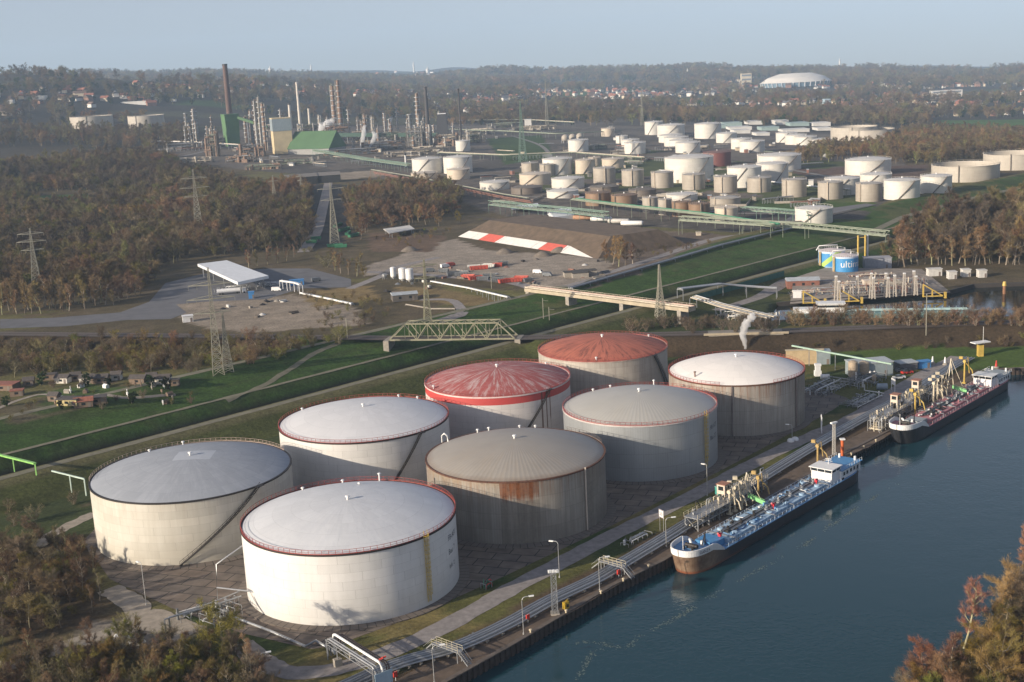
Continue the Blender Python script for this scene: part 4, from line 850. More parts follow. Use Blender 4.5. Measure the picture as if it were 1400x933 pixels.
big_tank(T, 'grey brown corrugated storage tank with a rusty panel under its rusty rim', shell_mat('brown_grey_shell', (0.33, 0.305, 0.265), (0.17, 0.145, 0.12), T[2], TH, 0.5, 0.2, 0.65, 1.0, 0.22, 4.1, 0.10, 0.3, ((pa, pb, TH - 5.0, TH, (0.19, 0.062, 0.018), 1.0), (pa, pb, 0, TH - 5.0, (0.155, 0.125, 0.095), 0.45), (-3.14159, pa, TH - 2.0, TH, (0.33, 0.25, 0.17), 0.8), (pc, 0.9, 0, TH, (0.14, 0.125, 0.11), 0.6))), roof_mat('ribbed_grey_roof', (0.30, 0.275, 0.24), (0.21, 0.19, 0.165), T[2], 0.5, 110, 0.13, (0.33, 0.27, 0.20), 0.3, None, (0.15, 0.095, 0.06)), 599, grey_rail, rust_rim, ((0.2, 0.9),), extra=ex)
T = TK['red']; da = tank_angle(T, 742, 570)[0]; db = tank_angle(T, 747, 570)[0]; a0 = tank_angle(T, 705, 595)[0]; a1 = tank_angle(T, 750, 536)[0]
big_tank(T, 'white storage tank with pale streaked red roof and red band', shell_mat('red_banded_shell', (0.58, 0.55, 0.53), (0.42, 0.38, 0.36), T[2], TH, 0.55, 0, 0.25, 0, 0, 2.05, 0.04, 0.2, None, (2.6, (0.42, 0.055, 0.05)), ((da, 0.018, 1.0), (db + .015, 0.014, 3.0), (db + .08, 0.012, 6.0))), roof_mat('streaked_red_roof', (0.32, 0.075, 0.068), (0.20, 0.048, 0.042), T[2], 0.8, 0, 0, (0.46, 0.37, 0.36), 0.85), 502, red_rail, M('white_rim', (0.55, 0.45, 0.43), 0.6), stair=(a0, a1), extra=roof_bits(((0.75, 22.8, 0.5), (3.6, 23, 0.9))))
T = TK['silver']; la = tank_angle(T, 964, 600)[0]; ta = tank_angle(T, 971, 600)[0]
def ex(t, Rr, rise): roof_bits(((1.25, 21.6, 1.6), (1.9, 21.4, 0.6), (2.2, 21.4, 0.5)))(t, Rr, rise); lettered(['FB-A27', 'Bau 27'], ta, 11.5, 1.8)(t, Rr, rise)
big_tank(T, 'silver grey ribbed storage tank with red railing and yellow ladder', shell_mat('silver_shell', (0.40, 0.42, 0.43), (0.30, 0.31, 0.31), T[2], TH, 0.38, 0.45, 0.3, 0.0, 0.16, 4.1, 0.04, 0.1), roof_mat('ribbed_silver_roof', (0.38, 0.37, 0.34), (0.29, 0.28, 0.26), T[2], 0.45, 104, 0.13, (0.42, 0.38, 0.30), 0.2), 535, red_rail, M('silver_rim', (0.45, 0.42, 0.40), 0.5), ladder=la, extra=ex)
T = TK['back']; a0 = tank_angle(T, 911.5, 510)[0]; a1 = tank_angle(T, 893, 486)[0]
big_tank(T, 'grey storage tank with orange red streaked roof beside the railway', shell_mat('grey_streaked_shell', (0.45, 0.42, 0.37), (0.24, 0.21, 0.18), T[2], TH, 0.6, 0.1, 0.6, 0.25, 0.15, 2.4, 0.06, 0.2), roof_mat('orange_red_roof', (0.40, 0.125, 0.080), (0.31, 0.085, 0.055), T[2], 0.85, 0, 0, (0.10, 0.035, 0.028), 0.8), 461, red_rail, M('pale_rim', (0.33, 0.27, 0.23), 0.7, 0, 0.3), stair=(a0, a1), extra=roof_bits(((-1.75, 21.5, 0.8), (0.6, 22, 0.6))))
T = TK['right']; da = tank_angle(T, 1001, 560)[0]; db = tank_angle(T, 1088, 560)[0]
def ex(t, Rr, rise):
    roof_bits(((-2.5, 19, 1.5),), M('brown_pipe', (0.16, 0.09, 0.06), 0.7))(t, Rr, rise); mb = MB()
    for aa in (da, db): mb.bar((math.cos(aa) * (Rr + .25), math.sin(aa) * (Rr + .25), .3), (math.cos(aa) * (Rr + .25), math.sin(aa) * (Rr + .25), TH), 0.4)
    mb.build('downpipe', grey_rail, t)
big_tank(T, 'grey storage tank with clean white roof and rust streaks below its rim', shell_mat('grey_rusty_shell', (0.40, 0.365, 0.32), (0.20, 0.175, 0.15), T[2], TH, 0.55, 0.2, 0.7, 1.3, 0.2, 4.1, 0.06, 0.2, ((db, 1.2, 0, TH, (0.16, 0.145, 0.13), 0.7),)), roof_mat('clean_white_roof', (0.72, 0.69, 0.65), (0.66, 0.63, 0.6), T[2], 0.6), 486, red_rail, rust_rim, ((-1.2, 4.3),), extra=ex)
# ============================================================ THE QUAY
U = Vector((0.669, 0.743, 0)); NV = Vector((-0.743, 0.669, 0))        # along the quay, inland
Q0 = Vector((32, 284, 0)) 
def QA(s, off, z=0.0):
    """s metres along the quay from Q0, off metres inland from the edge"""
    p = Q0 + U * s + NV * off; return Vector((p.x, p.y, z))
pile_m = M('rusty_sheet_piling', (0.055, 0.040, 0.033), 0.85, 0.1, 0.4, 0.8); cap_m = M('quay_capping', (0.105, 0.085, 0.070), 0.9, 0, 0.3, 0.7)
mb = MB(); cap = MB()
edge = resample([Vector((*p, 0)) for p in QP], 0.8)
for i, (a, b) in enumerate(zip(edge[:-1], edge[1:])):
    d = (b - a).normalized(); n = Vector((d.y, -d.x, 0)); o = n * (0.35 if i % 2 else 0.0) + n * 0.2
    o2 = n * (0.0 if i % 2 else 0.35) + n * 0.2
    mb.quad(a + o + Vector((0, 0, -5)), b + o + Vector((0, 0, -5)), b + o + Vector((0, 0, 0.1)), a + o + Vector((0, 0, 0.1)))
    mb.quad(b + o + Vector((0, 0, -5)), b + o2 + Vector((0, 0, -5)), b + o2 + Vector((0, 0, 0.1)), b + o + Vector((0, 0, 0.1)))
qw = tag(mb.build('quay_wall', pile_m), 'long rusty sheet pile quay wall along the canal', 'quay wall')
mb = MB()
for (a, b) in zip(QP[:-1], QP[1:]):
    a = Vector((*a, 0)); b = Vector((*b, 0)); d = (b - a).normalized(); n = Vector((d.y, -d.x, 0))
    mb.bar(a + n * 0.1 + Vector((0, 0, 0.16)), b + n * 0.1 + Vector((0, 0, 0.16)), 1.1, 0.22)
mb.build('capping_beam', cap_m, qw)
bank_dirt = M('quay_dirt', (0.095, 0.068, 0.048), 0.95, 0, 0.35, 0.4, 0.2)
strip('quay_strip', [QA(s, 4.6)[:2] for s in range(-170, 215, 5)], 8.2, bank_dirt, 0.05, 3, 5, 0.35)
# pipes along the quay
pipe_m = M('silver_pipe', (0.36, 0.37, 0.38), 0.42, 0.55, 0.18, 0.4); pipe_d = M('grey_pipe', (0.17, 0.18, 0.19), 0.5, 0.4, 0.25, 0.5)
line = [GT(*p) for p in ((470, 945), (520, 922), (562, 907), (607, 895), (648, 880), (700, 855), (756, 824), (811, 798), (849, 776), (904, 743), (960, 708), (1000, 686), (1045, 655), (1110, 615), (1170, 581), (1240, 543), (1300, 505), (1325, 492))]
line = catmull([Vector((p.x, p.y, 0)) for p in line], 5)
def offset_line(L, off, z):
    out = []
    for i, p in enumerate(L):
        d = (L[min(i + 1, len(L) - 1)] - L[max(i - 1, 0)]).normalized(); out.append(p + Vector((-d.y, d.x, 0)) * off + Vector((0, 0, z)))
    return out
pl = empty('quay_pipeline', line[0], 'bundle of silver pipes running the whole length of the quay', 'pipeline')
def lp(pts, o): return [p - o for p in pts]
for i, (off, rad, mm) in enumerate(((-2.1, 0.20, pipe_m), (-1.5, 0.16, pipe_d), (-0.95, 0.26, pipe_m), (-0.3, 0.16, pipe_d), (0.25, 0.20, pipe_m), (0.9, 0.26, pipe_m), (1.55, 0.18, pipe_d), (2.05, 0.16, pipe_m))):
    MB().path(lp(offset_line(line, off, 0.75 + rad), line[0]), rad, 8).build('pipe', mm, pl)
for i in range(3, len(line) - 1, 2):
    p = line[i]; d = (line[i + 1] - line[i - 1]).normalized(); rz = math.atan2(d.y, d.x)
    m_ = MB(); m_.box((0, 0, 0.62), (0.3, 5.0, 0.24)); m_.box((0, -1.8, 0.25), (0.35, 0.35, 0.5)); m_.box((0, 1.8, 0.25), (0.35, 0.35, 0.5)); m_.build('support', concrete, pl, p - line[0], rz)
# lamp posts
lampw = M('lamp_housing', (0.75, 0.75, 0.72), 0.4); post_m = M('lamp_post_steel', (0.40, 0.40, 0.39), 0.5, 0.4, 0.15, 1.0)
def lamp_mesh(h, arm):
    m1 = MB(); pts = [(0, 0, 0), (0, 0, h - 0.8)] + [(arm * 0.5 * (1 - math.cos(u)), 0, h - 0.8 + 0.8 * math.sin(u)) for u in np.linspace(0.3, math.pi / 2, 5)] + [(arm, 0, h)]
    m1.path(pts, 0.085, 6); m1.cyl((0, 0, 0), (0, 0, 0.5), 0.2, 0.16, 8)
    m2 = MB(); m2.box((arm + 0.45, 0, h + 0.02), (1.1, 0.42, 0.2)); m2.box((arm + 0.45, 0, h - 0.1), (0.9, 0.32, 0.06)); return m1, m2
LAMPS = {}
def lamp(px, py, top, rz, label, arm=1.2):
    P = GT(px, py); h = round(HT(P, top) * 2) / 2; key = (h, arm)
    e = empty('street_lamp', P, label, 'street lamp', 'lamp posts round the storage tanks', rz)
    if key not in LAMPS:
        a, b = lamp_mesh(h, arm); LAMPS[key] = (mesh_of(a, 'post', post_m), mesh_of(b, 'lamp_head', lampw))
    for nm, me in zip(('post', 'lamp_head'), LAMPS[key]):
        o = bpy.data.objects.new(nm, me); C.objects.link(o); o.parent = e
lamp(716, 868, 818, 0.2, 'lamp post with curved arm at the water edge left of the lattice mast', 1.6)
lamp(594, 935, 884, 0.2, 'lamp post at the water edge beside the stepped pipe crossing', 1.6)
lamp(820, 808, 763, 0.2, 'lamp post with curved arm right of the lattice mast', 1.6)
lamp(765, 790, 740, 2.8, 'lamp post on the grass verge below the brown tank', 1.2)
lamp(967, 678, 634, 2.6, 'tall lamp post beside the green cabinet below the silver tank', 0.6)
lamp(911, 748, 708, 0.2, 'lamp post rising behind the bow of the blue ship', 1.6)
lamp(945, 714, 700, 0.8, 'short lamp post on the grass right of the number sign', 0.8)
lamp(1083, 602, 580, 2.8, 'lamp post beside the two white covers below the rear tank', 1.0)
lamp(200, 828, 771, 2.5, 'lamp post in front of the cream tank', 0.8)
lamp(357, 922, 894, 0.3, 'lamp post beside the road bend at the bottom of the photo', 1.4)
# lattice masts
def lattice_mast(px, py, top, label, w=1.3, head=True, group=None):
    P = GT(px, py); h = HT(P, top); e = empty('lattice_mast', P, label, 'mast', group)
    m_ = MB(); lattice(m_, (0, 0, 0), (0, 0, h), w, w * 0.85, int(h / 1.3), 0.07); m_.build('lattice', galv, e)
    if head:
        m_ = MB(); m_.box((0, 0, h + 0.1), (2.4, 2.0, 0.12)); m_.build('platform', galv, e)
        for k_ in range(3):
            m_ = MB(); m_.box((-0.8 + 0.8 * k_, -0.9, h + 0.5), (0.6, 0.4, 0.6), 0.3); m_.build('floodlight', lampw, e)
    m_ = MB(); m_.box((0, 0, 0.2), (w + 0.7, w + 0.7, 0.5)); m_.build('footing', concrete, e); return e
lattice_mast(759, 840, 782, 'grey lattice floodlight mast standing by the quay pipes left of the blue ship')
P = GT(1140, 622); h = HT(P, 579); e = empty('floodlight_pole', P, 'white square floodlight pole behind the blue ship', 'mast'); m_ = MB(); lattice(m_, (0, 0, 0), (0, 0, h), .75, .6, 8, .08); m_.build('pole', M('pale_pole', (0.40, 0.39, 0.36), 0.6), e); MB().box((0, 0, h + 0.2), (2.2, 0.8, 0.4), 0.5).build('lamp_head', lampw, e)
# bollards, life ring posts, small boxes
for i, s in enumerate((-46, -34, -21.5, -13, -3, 8, 64 + 26, 100, 108, 116)):
    m_ = MB(); m_.cyl((0, 0, 0.2), (0, 0, 0.75), 0.2, 0.17, 10); m_.cyl((0, 0, 0.75), (0, 0, 0.95), 0.36, 0.3, 10); o = m_.build('bollard', M('bollard_paint', (0.52, 0.44, 0.30), 0.6), None, QA(s, 0.7, 0.06)); tag(o, 'short mooring bollard with pale cap on the quay edge', 'bollard', 'mooring bollards along the quay')
redp = M('red_paint', (0.46, 0.035, 0.025), 0.5, 0, 0.15)
for px, py, lb in ((722, 852, 'red life ring post below the pipes left of the lattice mast'), (846, 790, 'red life ring post beneath the grey footbridge'), (741, 905, 'red and white life ring post by the blue panel portal')):
    P = GT(px, py) if px != 741 else GT(541, 931); e = empty('life_ring_post', P, lb, 'life ring'); MB().bar((0, 0, 0), (0, 0, 2.0), 0.1).build('post', white_pt, e); MB().box((0, 0, 1.4), (0.8, 0.35, 1.1), 0.6).build('ring_case', redp, e)
P = GT(774, 833); e = empty('valve_box', P, 'yellow valve box on the quay strip right of the lattice mast', 'valve box'); m_ = MB(); m_.box((0, 0, 0.9), (1.2, 0.9, 1.6), 0.7); m_.box((0.3, 0.2, 1.8), (0.5, 0.4, 0.5), 0.7); m_.build('case', M('yellow_box', (0.55, 0.36, 0.03), 0.5), e); MB().box((0.35, -0.5, 1.0), (0.5, 0.2, 0.6), 0.7).build('door', dark_steel, e)
# stepped footbridges over the pipes
def footbridge(px, py, label, L=7, rot=0.0):
    P = GT(px, py); rz = math.atan2(NV.y, NV.x) + rot; e = empty('footbridge', P, label, 'footbridge', None, rz)
    m_ = MB(); m_.box((0, 0, 2.4), (L, 1.5, 0.14)); 
    for x in (-L / 2 + .3, L / 2 - .3):
        for y in (-.6, .6): m_.bar((x, y, 0), (x, y, 2.4), 0.16)
    m_.build('deck', galv, e)
    m_ = MB()
    for y in (-0.72, 0.72):
        for i in range(6): x = -L / 2 + i * L / 5; m_.bar((x, y, 2.4), (x, y, 3.5), 0.07)
        for z in (2.95, 3.5): m_.bar((-L / 2, y, z), (L / 2, y, z), 0.07)
    m_.build('handrail', M('handrail_paint', (0.42, 0.38, 0.28), 0.5), e)
    for sg in (-1, 1):
        m_ = MB(); 
        for y in (-.6, .6): m_.bar((sg * L / 2, y, 2.35), (sg * (L / 2 + 2.6), y, 0.1), 0.1, 0.22); m_.bar((sg * L / 2, y, 3.4), (sg * (L / 2 + 2.6), y, 1.1), 0.06)
        for i in range(9): f = i / 9; m_.box((sg * (L / 2 + 2.6 * f), 0, 2.35 * (1 - f) + 0.1), (0.3, 1.1, 0.05))
        m_.build('stairs', galv, e)
footbridge(612, 900, 'grey stepped footbridge over the quay pipes nearest the camera', 7.5)
footbridge(838, 784, 'grey stepped footbridge over the quay pipes left of the blue ship', 6.5)
# portal pipe crossing with blue panel
A = GT(458, 897); B = GT(524, 940); e = empty('pipe_portal', A, 'portal of white pipes crossing the quay road with a pale blue panel', 'pipe portal'); d = (B - A); d.z = 0; Ld = d.length; d.normalize(); n = Vector((-d.y, d.x, 0)); ht = HT(A, 866)
for off, rad, dz, mm in ((0, 0.28, 0, white_pt), (-0.9, 0.2, -0.55, pipe_m), (-1.5, 0.2, -0.55, pipe_m), (1.1, 0.16, -0.4, M('rust_pipe', (0.13, 0.085, 0.07), 0.7)), (1.6, 0.16, -0.4, M('rust_pipe', (0, 0, 0)))):
    o_ = n * off; z = ht + dz; m_ = MB(); m_.path([o_ + Vector((0, 0, 0.4)), o_ + Vector((0, 0, z - 0.9)), o_ + d * 0.25 + Vector((0, 0, z - 0.25)), o_ + d * 0.9 + Vector((0, 0, z)), o_ + d * (Ld - 0.9) + Vector((0, 0, z)), o_ + d * (Ld - .25) + Vector((0, 0, z - .25)), o_ + d * Ld + Vector((0, 0, z - 0.9)), o_ + d * Ld + Vector((0, 0, 0.6))], rad, 8); m_.build('pipe', mm, e)
m_ = MB()
for f in (0.02, 0.24, 0.98):
    for o in (-1.9, 1.9): m_.bar(d * (Ld * f) + n * o, d * (Ld * f) + n * o + Vector((0, 0, ht - 0.8)), 0.22)
    m_.bar(d * (Ld * f) + n * -1.9 + Vector((0, 0, ht - 0.9)), d * (Ld * f) + n * 1.9 + Vector((0, 0, ht - 0.9)), 0.22)
for o in (-1.9, 1.9):
    m_.bar(n * o + Vector((0, 0, ht - 0.8)), d * Ld + n * o + Vector((0, 0, ht - 0.8)), 0.18); m_.bar(n * o + Vector((0, 0, ht - 1.7)), d * Ld + n * o + Vector((0, 0, ht - 1.7)), 0.14)
    for i in range(8): m_.bar(d * (Ld * i / 8) + n * o + Vector((0, 0, ht - (0.8 if i % 2 else 1.7))), d * (Ld * (i + 1) / 8) + n * o + Vector((0, 0, ht - (1.7 if i % 2 else 0.8))), 0.08)
m_.build('frame', galv, e)
MB().box(d * (Ld + 0.5) + Vector((0, 0, ht * 0.42)), (0.14, 4.0, 2.7), math.atan2(d.y, d.x)).build('panel', M('pale_blue_panel', (0.30, 0.40, 0.47), 0.5), e)
for o in (-1, 1): MB().box(d * (Ld * 0.24) + n * o * 1.9 + Vector((0, 0, 0.8)), (1.6, 1.2, 1.7), 0.5).build('footing', concrete, e)
m_ = MB(); m_.bar(d * (Ld - 1.5) + n * 1.4 + Vector((0, 0, ht + 0.3)), d * (Ld - 0.2) + n * 0.4 + Vector((0, 0, ht + 1.0)), 0.3); m_.bar(d * (Ld - 1.2) + n * 0.2 + Vector((0, 0, ht + 0.3)), d * (Ld - 0.4) + n * 1.4 + Vector((0, 0, ht + .9)), 0.25); m_.build('warning_board', redp, e)
# kerb pipe round the apron corner
m_ = MB(); m_.path([GT(*p) + Vector((0, 0, 0.5)) for p in ((318, 846), (370, 866), (418, 887), (432, 879), (452, 891), (458, 896))], 0.3, 8); tag(m_.build('apron_pipe', pipe_m), 'thick pale pipe along the apron edge below the nearest tank', 'pipe')
# number sign, white notice board, green cabinet
P = GT(905, 727); e = empty('number_sign', P, 'square white sign reading 50 on two posts behind the blue ship bow', 'sign', None, math.atan2(U.y, U.x) - 0.35); hh = HT(P, 698)
for y in (-.8, .8): MB().bar((0, y, 0), (0, y, hh), 0.1).build('post', post_m, e)
MB().box((-0.08, 0, hh - 0.9), (0.06, 2.1, 2.1)).build('board', white_pt, e)
m_ = MB(); vs, fs = text_geo('50', 1.35); m_.add([(-0.125, 0.78 - x, hh - 1.4 + y) for x, y, _ in vs], fs)
for q in ((-.95, -.95, .95, -.95), (-.95, .95, .95, .95), (-.95, -.95, -.95, .95), (.95, -.95, .95, .95)): m_.bar((-0.125, q[0], hh - .9 + q[1]), (-0.125, q[2], hh - .9 + q[3]), 0.02, 0.1)
m_.build('lettering', M('sign_purple', (0.10, 0.02, 0.06), 0.6), e)
def board_sign(px, py, top, W_, label, col, rz, n=3):
    P = GT(px, py); hh = HT(P, top); e = empty('notice_board', P, label, 'notice board', None, rz)
    for i in range(n): MB().bar((0, -W_ / 2 + W_ * i / (n - 1), 0), (0, -W_ / 2 + W_ * i / (n - 1), hh - 0.2), 0.16).build('post', white_pt, e)
    MB().box((-0.12, 0, hh - 1.1), (0.1, W_, 2.2)).build('board', col, e)
    m_ = MB()
    for r_ in range(3): m_.box((-0.18, W_ * 0.05 * (r_ - 1), hh - 0.6 - r_ * 0.5), (0.01, W_ * (0.7 - 0.1 * r_), 0.12))
    m_.build('writing_lines', M('faint_writing', (0.4, 0.42, 0.44), 0.7), e)
board_sign(1123, 590, 569, 4.6, 'long white notice board on four posts beside the rear grey tank', white_pt, 2.95, 4)
P = GT(984, 681); e = empty('control_cabinet', P, 'turquoise control cabinet on legs beside the road', 'cabinet', None, 0.6); tq = M('turquoise_paint', (0.045, 0.26, 0.22), 0.5)
for x in (-.7, .7):
    for y in (-.6, .6): MB().bar((x, y, 0), (x, y, 1.2), 0.14).build('leg', galv, e)
MB().box((0, 0, 2.2), (1.9, 1.6, 2.1)).build('body', tq, e); MB().box((0, 0, 3.3), (2.1, 1.8, 0.12)).build('roof', M('pale_green', (0.2, 0.35, 0.32), 0.6), e); MB().box((-0.3, -0.82, 2.2), (0.8, 0.05, 1.7)).build('door', M('turquoise_door', (0.05, 0.22, 0.19), 0.5), e)
board_sign(988, 690, 664, 2.8, 'white board on a post in front of the turquoise cabinet', white_pt, 2.9, 2)
for i, (px, py) in enumerate(((1081, 604), (1087, 602))): m_ = MB(); m_.lathe([(1.1, 0), (1.1, 0.5), (0.7, 0.95), (0.05, 1.1)], 14, smooth_prof=True); tag(m_.build('white_cover', white_pt, None, GT(px, py)), 'rounded white cover on the verge at the foot of a lamp post', 'cover', 'white covers below the rear tank')
# pipework skids
def skid(name, px, py, L, Wd, H_, label, seed, rz=None, dens=1.0, mats=None, cat='pipework'):
    """a tangle of process pipework: pipe runs, risers, valves with handwheels, small vessels on a frame"""
    r = random.Random(seed); P = GT(px, py) if not isinstance(px, Vector) else px
    e = empty(name, P, label, cat, None, math.atan2(U.y, U.x) if rz is None else rz); mats = mats or (pipe_m, pipe_d, white_pt)
    groups_ = [MB() for _ in mats]; fr = MB()
    for i in range(int(max(3, Wd / 0.9) * dens)):
        y = r.uniform(-Wd / 2, Wd / 2); z = r.uniform(0.4, H_ * 0.8); x0 = r.uniform(-L / 2, 0); x1 = r.uniform(0, L / 2); g = r.choice(groups_)
        g.path([(x0, y, 0.1), (x0, y, z - 0.3), (x0 + 0.3, y, z), (x1 - 0.3, y, z), (x1, y, z - 0.3), (x1, y, 0.1)], r.uniform(0.09, 0.2), 6)
    for i in range(int(L * Wd * 0.09 * dens) + 2):
        x, y = r.uniform(-L / 2, L / 2), r.uniform(-Wd / 2, Wd / 2); g = r.choice(groups_); k_ = r.random()
        if k_ < 0.45: g.cyl((x, y, 0), (x, y, r.uniform(0.8, H_)), r.uniform(0.12, 0.35), n=8)
        elif k_ < 0.75: z = r.uniform(0.6, H_ * 0.7); g.cyl((x, y - 0.3, z), (x, y + 0.3, z), 0.34, n=10); g.cyl((x, y, z), (x, y, z + 0.7), 0.07, n=6)
        else: g.path([(x, -Wd / 2, 0.6 + r.random()), (x, Wd / 2, 0.6 + r.random())], r.uniform(0.08, 0.16), 6)
    for x in np.arange(-L / 2, L / 2 + .1, max(2.0, L / 6)):
        for y in (-Wd / 2, Wd / 2): fr.bar((x, y, 0), (x, y, H_ * 0.55), 0.12)
        fr.bar((x, -Wd / 2, H_ * 0.55), (x, Wd / 2, H_ * 0.55), 0.12)
    for g, mm, nm in zip(groups_, mats, ('pipes', 'valves', 'fittings')):
        if g.v: g.build(nm, mm, e)['kind'] = 'stuff'
    fr.build('frame', galv, e); return e
skid('valve_skid', 872, 738, 11, 2.4, 1.4, 'low skid of pale valves and pipes on the verge below the silver tank', 3)
skid('valve_skid', 637, 880, 7, 2.6, 1.0, 'low grey heap of pipework on the verge below the white tank', 4, dens=1.2)
skid('valve_skid', 667, 803, 3, 1.6, 2.4, 'small green and red valve stand at the apron edge', 5, mats=(M('green_steel', (0.06, 0.20, 0.13), 0.6), pipe_m, redp))
skid('valve_skid', 1178, 549, 20, 7, 1.6, 'silver pipe manifold beside the road behind the rear tank', 8, dens=1.8)
skid('valve_skid', 1130, 532, 22, 10, 3.0, 'dense pipework between the rear tank and the pump house', 9, dens=1.5)
skid('valve_skid', 1180, 525, 17, 9, 4.5, 'tall pipework with standpipes in front of the pump house', 10, dens=1.3)
skid('valve_skid', 945, 717, 5, 1.4, 1.0, 'small valve group beside the pipes behind the bow', 12)
skid('valve_skid', 305, 845, 9, 5, 4.2, 'grey valve platform between the cream tank and the nearest tank', 15, 0.9, 1.4)
skid('valve_skid', 285, 838, 14, 2.6, 3.2, 'elevated grey pipe tray leading left from the nearest tank', 16, 0.62, 1.6)
# vent pipe loop between the two nearest tanks
b = GT(298, 832); t_ = [(297, 762, 11.0)]; m_ = MB(); m_.path([b + Vector((0, 0, 0)), b + Vector((0.5, 0.5, 10.5)), b + Vector((6.5, 6.5, 13))], 0.18, 8); m_.path([b + Vector((0.2, 0.2, 5.0)), b + Vector((9.0, -1.5, 4.2))], 0.2, 8); tag(m_.build('vent_pipe', pipe_m), 'thin angular vent pipe standing between the cream and the nearest tank', 'pipe')
# white vessels at the lower left
P = GT(178, 884); e = empty('vessel_skid', P, 'row of four white vessels on a frame at the lower left', 'vessels', None, -0.55)
m_ = MB(); m_.box((0, 0, 0.5), (9.5, 2.6, 0.3)); m_.bar((-4.7, -1.2, 0), (-4.7, -1.2, 1.9), .12); m_.bar((-4.7, -1.3, 1.3), (4.7, -1.3, 1.3), .08); m_.build('frame', concrete, e)
for i, x in enumerate((-3.3, -1.0, 1.2, 3.5)): m_ = MB(); m_.lathe([(0.05, 0.65), (1.0, 0.65), (1.05, 1.7), (0.8, 2.1), (0.3, 2.3), (0.02, 2.3)], 18, (x, 0, 0), smooth_prof=True); m_.cyl((x + .3, 0, 2.2), (x + .3, 0, 2.6), .15, n=8); m_.build('vessel', white_pt, e)
m_ = MB(); m_.path([GT(235, 880) + Vector((0, 0, z)) for z in (0, 6.0)], 0.2, 8); m_.path([GT(229, 884) + Vector((0, 0, z)) for z in (0, 6.2)], 0.16, 8); m_.path([GT(235, 880) + Vector((0, 0, 6.0)), GT(300, 852) + Vector((0, 0, 4.5)), GT(332, 838) + Vector((0, 0, 4.0))], 0.22, 8); m_.path([GT(229, 884) + Vector((0, 0, 6.2)), GT(300, 848) + Vector((0, 0, 4.7)), GT(330, 832) + Vector((0, 0, 4.2))], 0.16, 8); m_.path([GT(235, 880) + Vector((0, 0, 0.6)), GT(195, 893) + Vector((0, 0, 0.6))], 0.22, 8)
tag(m_.build('pipe_run', pipe_m), 'raised pair of silver pipes from the white vessels to the nearest tank', 'pipe run')
# pump house group behind the rear tank
grey_metal = M('blue_grey_cladding', (0.27, 0.32, 0.34), 0.5, 0.2, 0.12, 0.5); tan_wall = M('tan_wall', (0.42, 0.32, 0.19), 0.85, 0, 0.15, 0.8)
def shed(name, px, py, L, Wd, h, rise, rz, label, wall_m, roof_m, cat='building', group=None, windows=0, door=True, P=None, flat=False):
    P = P or GT(px, py); e = empty(name, P, label, cat, group, rz); m_ = MB(); m_.box((0, 0, h / 2), (L, Wd, h))
    if not flat: m_.add([(-L / 2, -Wd / 2, h), (-L / 2, Wd / 2, h), (-L / 2, 0, h + rise), (L / 2, -Wd / 2, h), (L / 2, Wd / 2, h), (L / 2, 0, h + rise)], [(0, 2, 1), (3, 4, 5)])
    m_.build('wall', wall_m, e)
    m_ = MB()
    if flat: m_.box((0, 0, h + 0.16), (L + 0.5, Wd + 0.5, 0.3))
    else: m_.gable(L, Wd, h + 0.03, rise + 0.1, 0.35)
    m_.build('roof', roof_m, e)
    for i in range(windows):
        x = -L / 2 + L * (i + 0.7) / (windows + 0.4)
        for sg in (-1, 1): m_ = MB(); m_.box((x, sg * (Wd / 2 + 0.01), h * 0.58), (min(1.4, L / windows * 0.55), 0.06, min(1.3, h * .4))); m_.build('window', glass(), e)
    if door: m_ = MB(); m_.box((L * 0.32, -Wd / 2 - 0.02, min(2.1, h * .8) / 2 + 0.05), (1.0, 0.07, min(2.1, h * .8))); m_.build('door', M('dull_door', (0.16, 0.13, 0.11), 0.6), e)
    return e
shed('pump_house', 1188, 512, 15, 8, 5.0, 0.6, 0.12, 'blue grey pump house with a flat roof behind the pipework', grey_metal, M('pale_grey_roof', (0.34, 0.37, 0.39), 0.6), flat=True)
shed('retaining_wall', 1100, 498, 14, 1.2, 5.5, 0, -0.1, 'tan wall behind the rear tank', tan_wall, M('wall_coping', (0.40, 0.34, 0.24), 0.8), 'wall', None, 0, False, flat=True)
shed('steel_shed', 1125, 497, 5, 4, 5, 0.4, -0.1, 'small grey steel shed right of the tan wall', grey_metal, grey_metal, flat=True)
for px, py, top, r_, lb in ((1166, 520, 493, 1.7, 'tan silo left of its twin before the pump house'), (1181, 516, 494, 1.9, 'wider tan silo right of its twin before the pump house'), (1195, 525, 512, 0.8, 'slim grey vessel on the manifold before the pump house')):
    P = GT(px, py); hh = HT(P, top); e = empty('silo', P, lb, 'silo'); m_ = MB(); m_.lathe([(r_ * .5, 0.8), (r_, 1.6), (r_, hh - 0.5), (r_ * .4, hh), (0.02, hh)], 20); m_.build('body', M('tan_silo', (0.36, 0.29, 0.21), 0.6, 0.1, 0.2, 1.0), e)
    for k_ in range(4): a = k_ * 1.571 + .4; MB().bar((r_ * .8 * math.cos(a), r_ * .8 * math.sin(a), 0), (r_ * .8 * math.cos(a), r_ * .8 * math.sin(a), 1.6), 0.16).build('leg', galv, e)
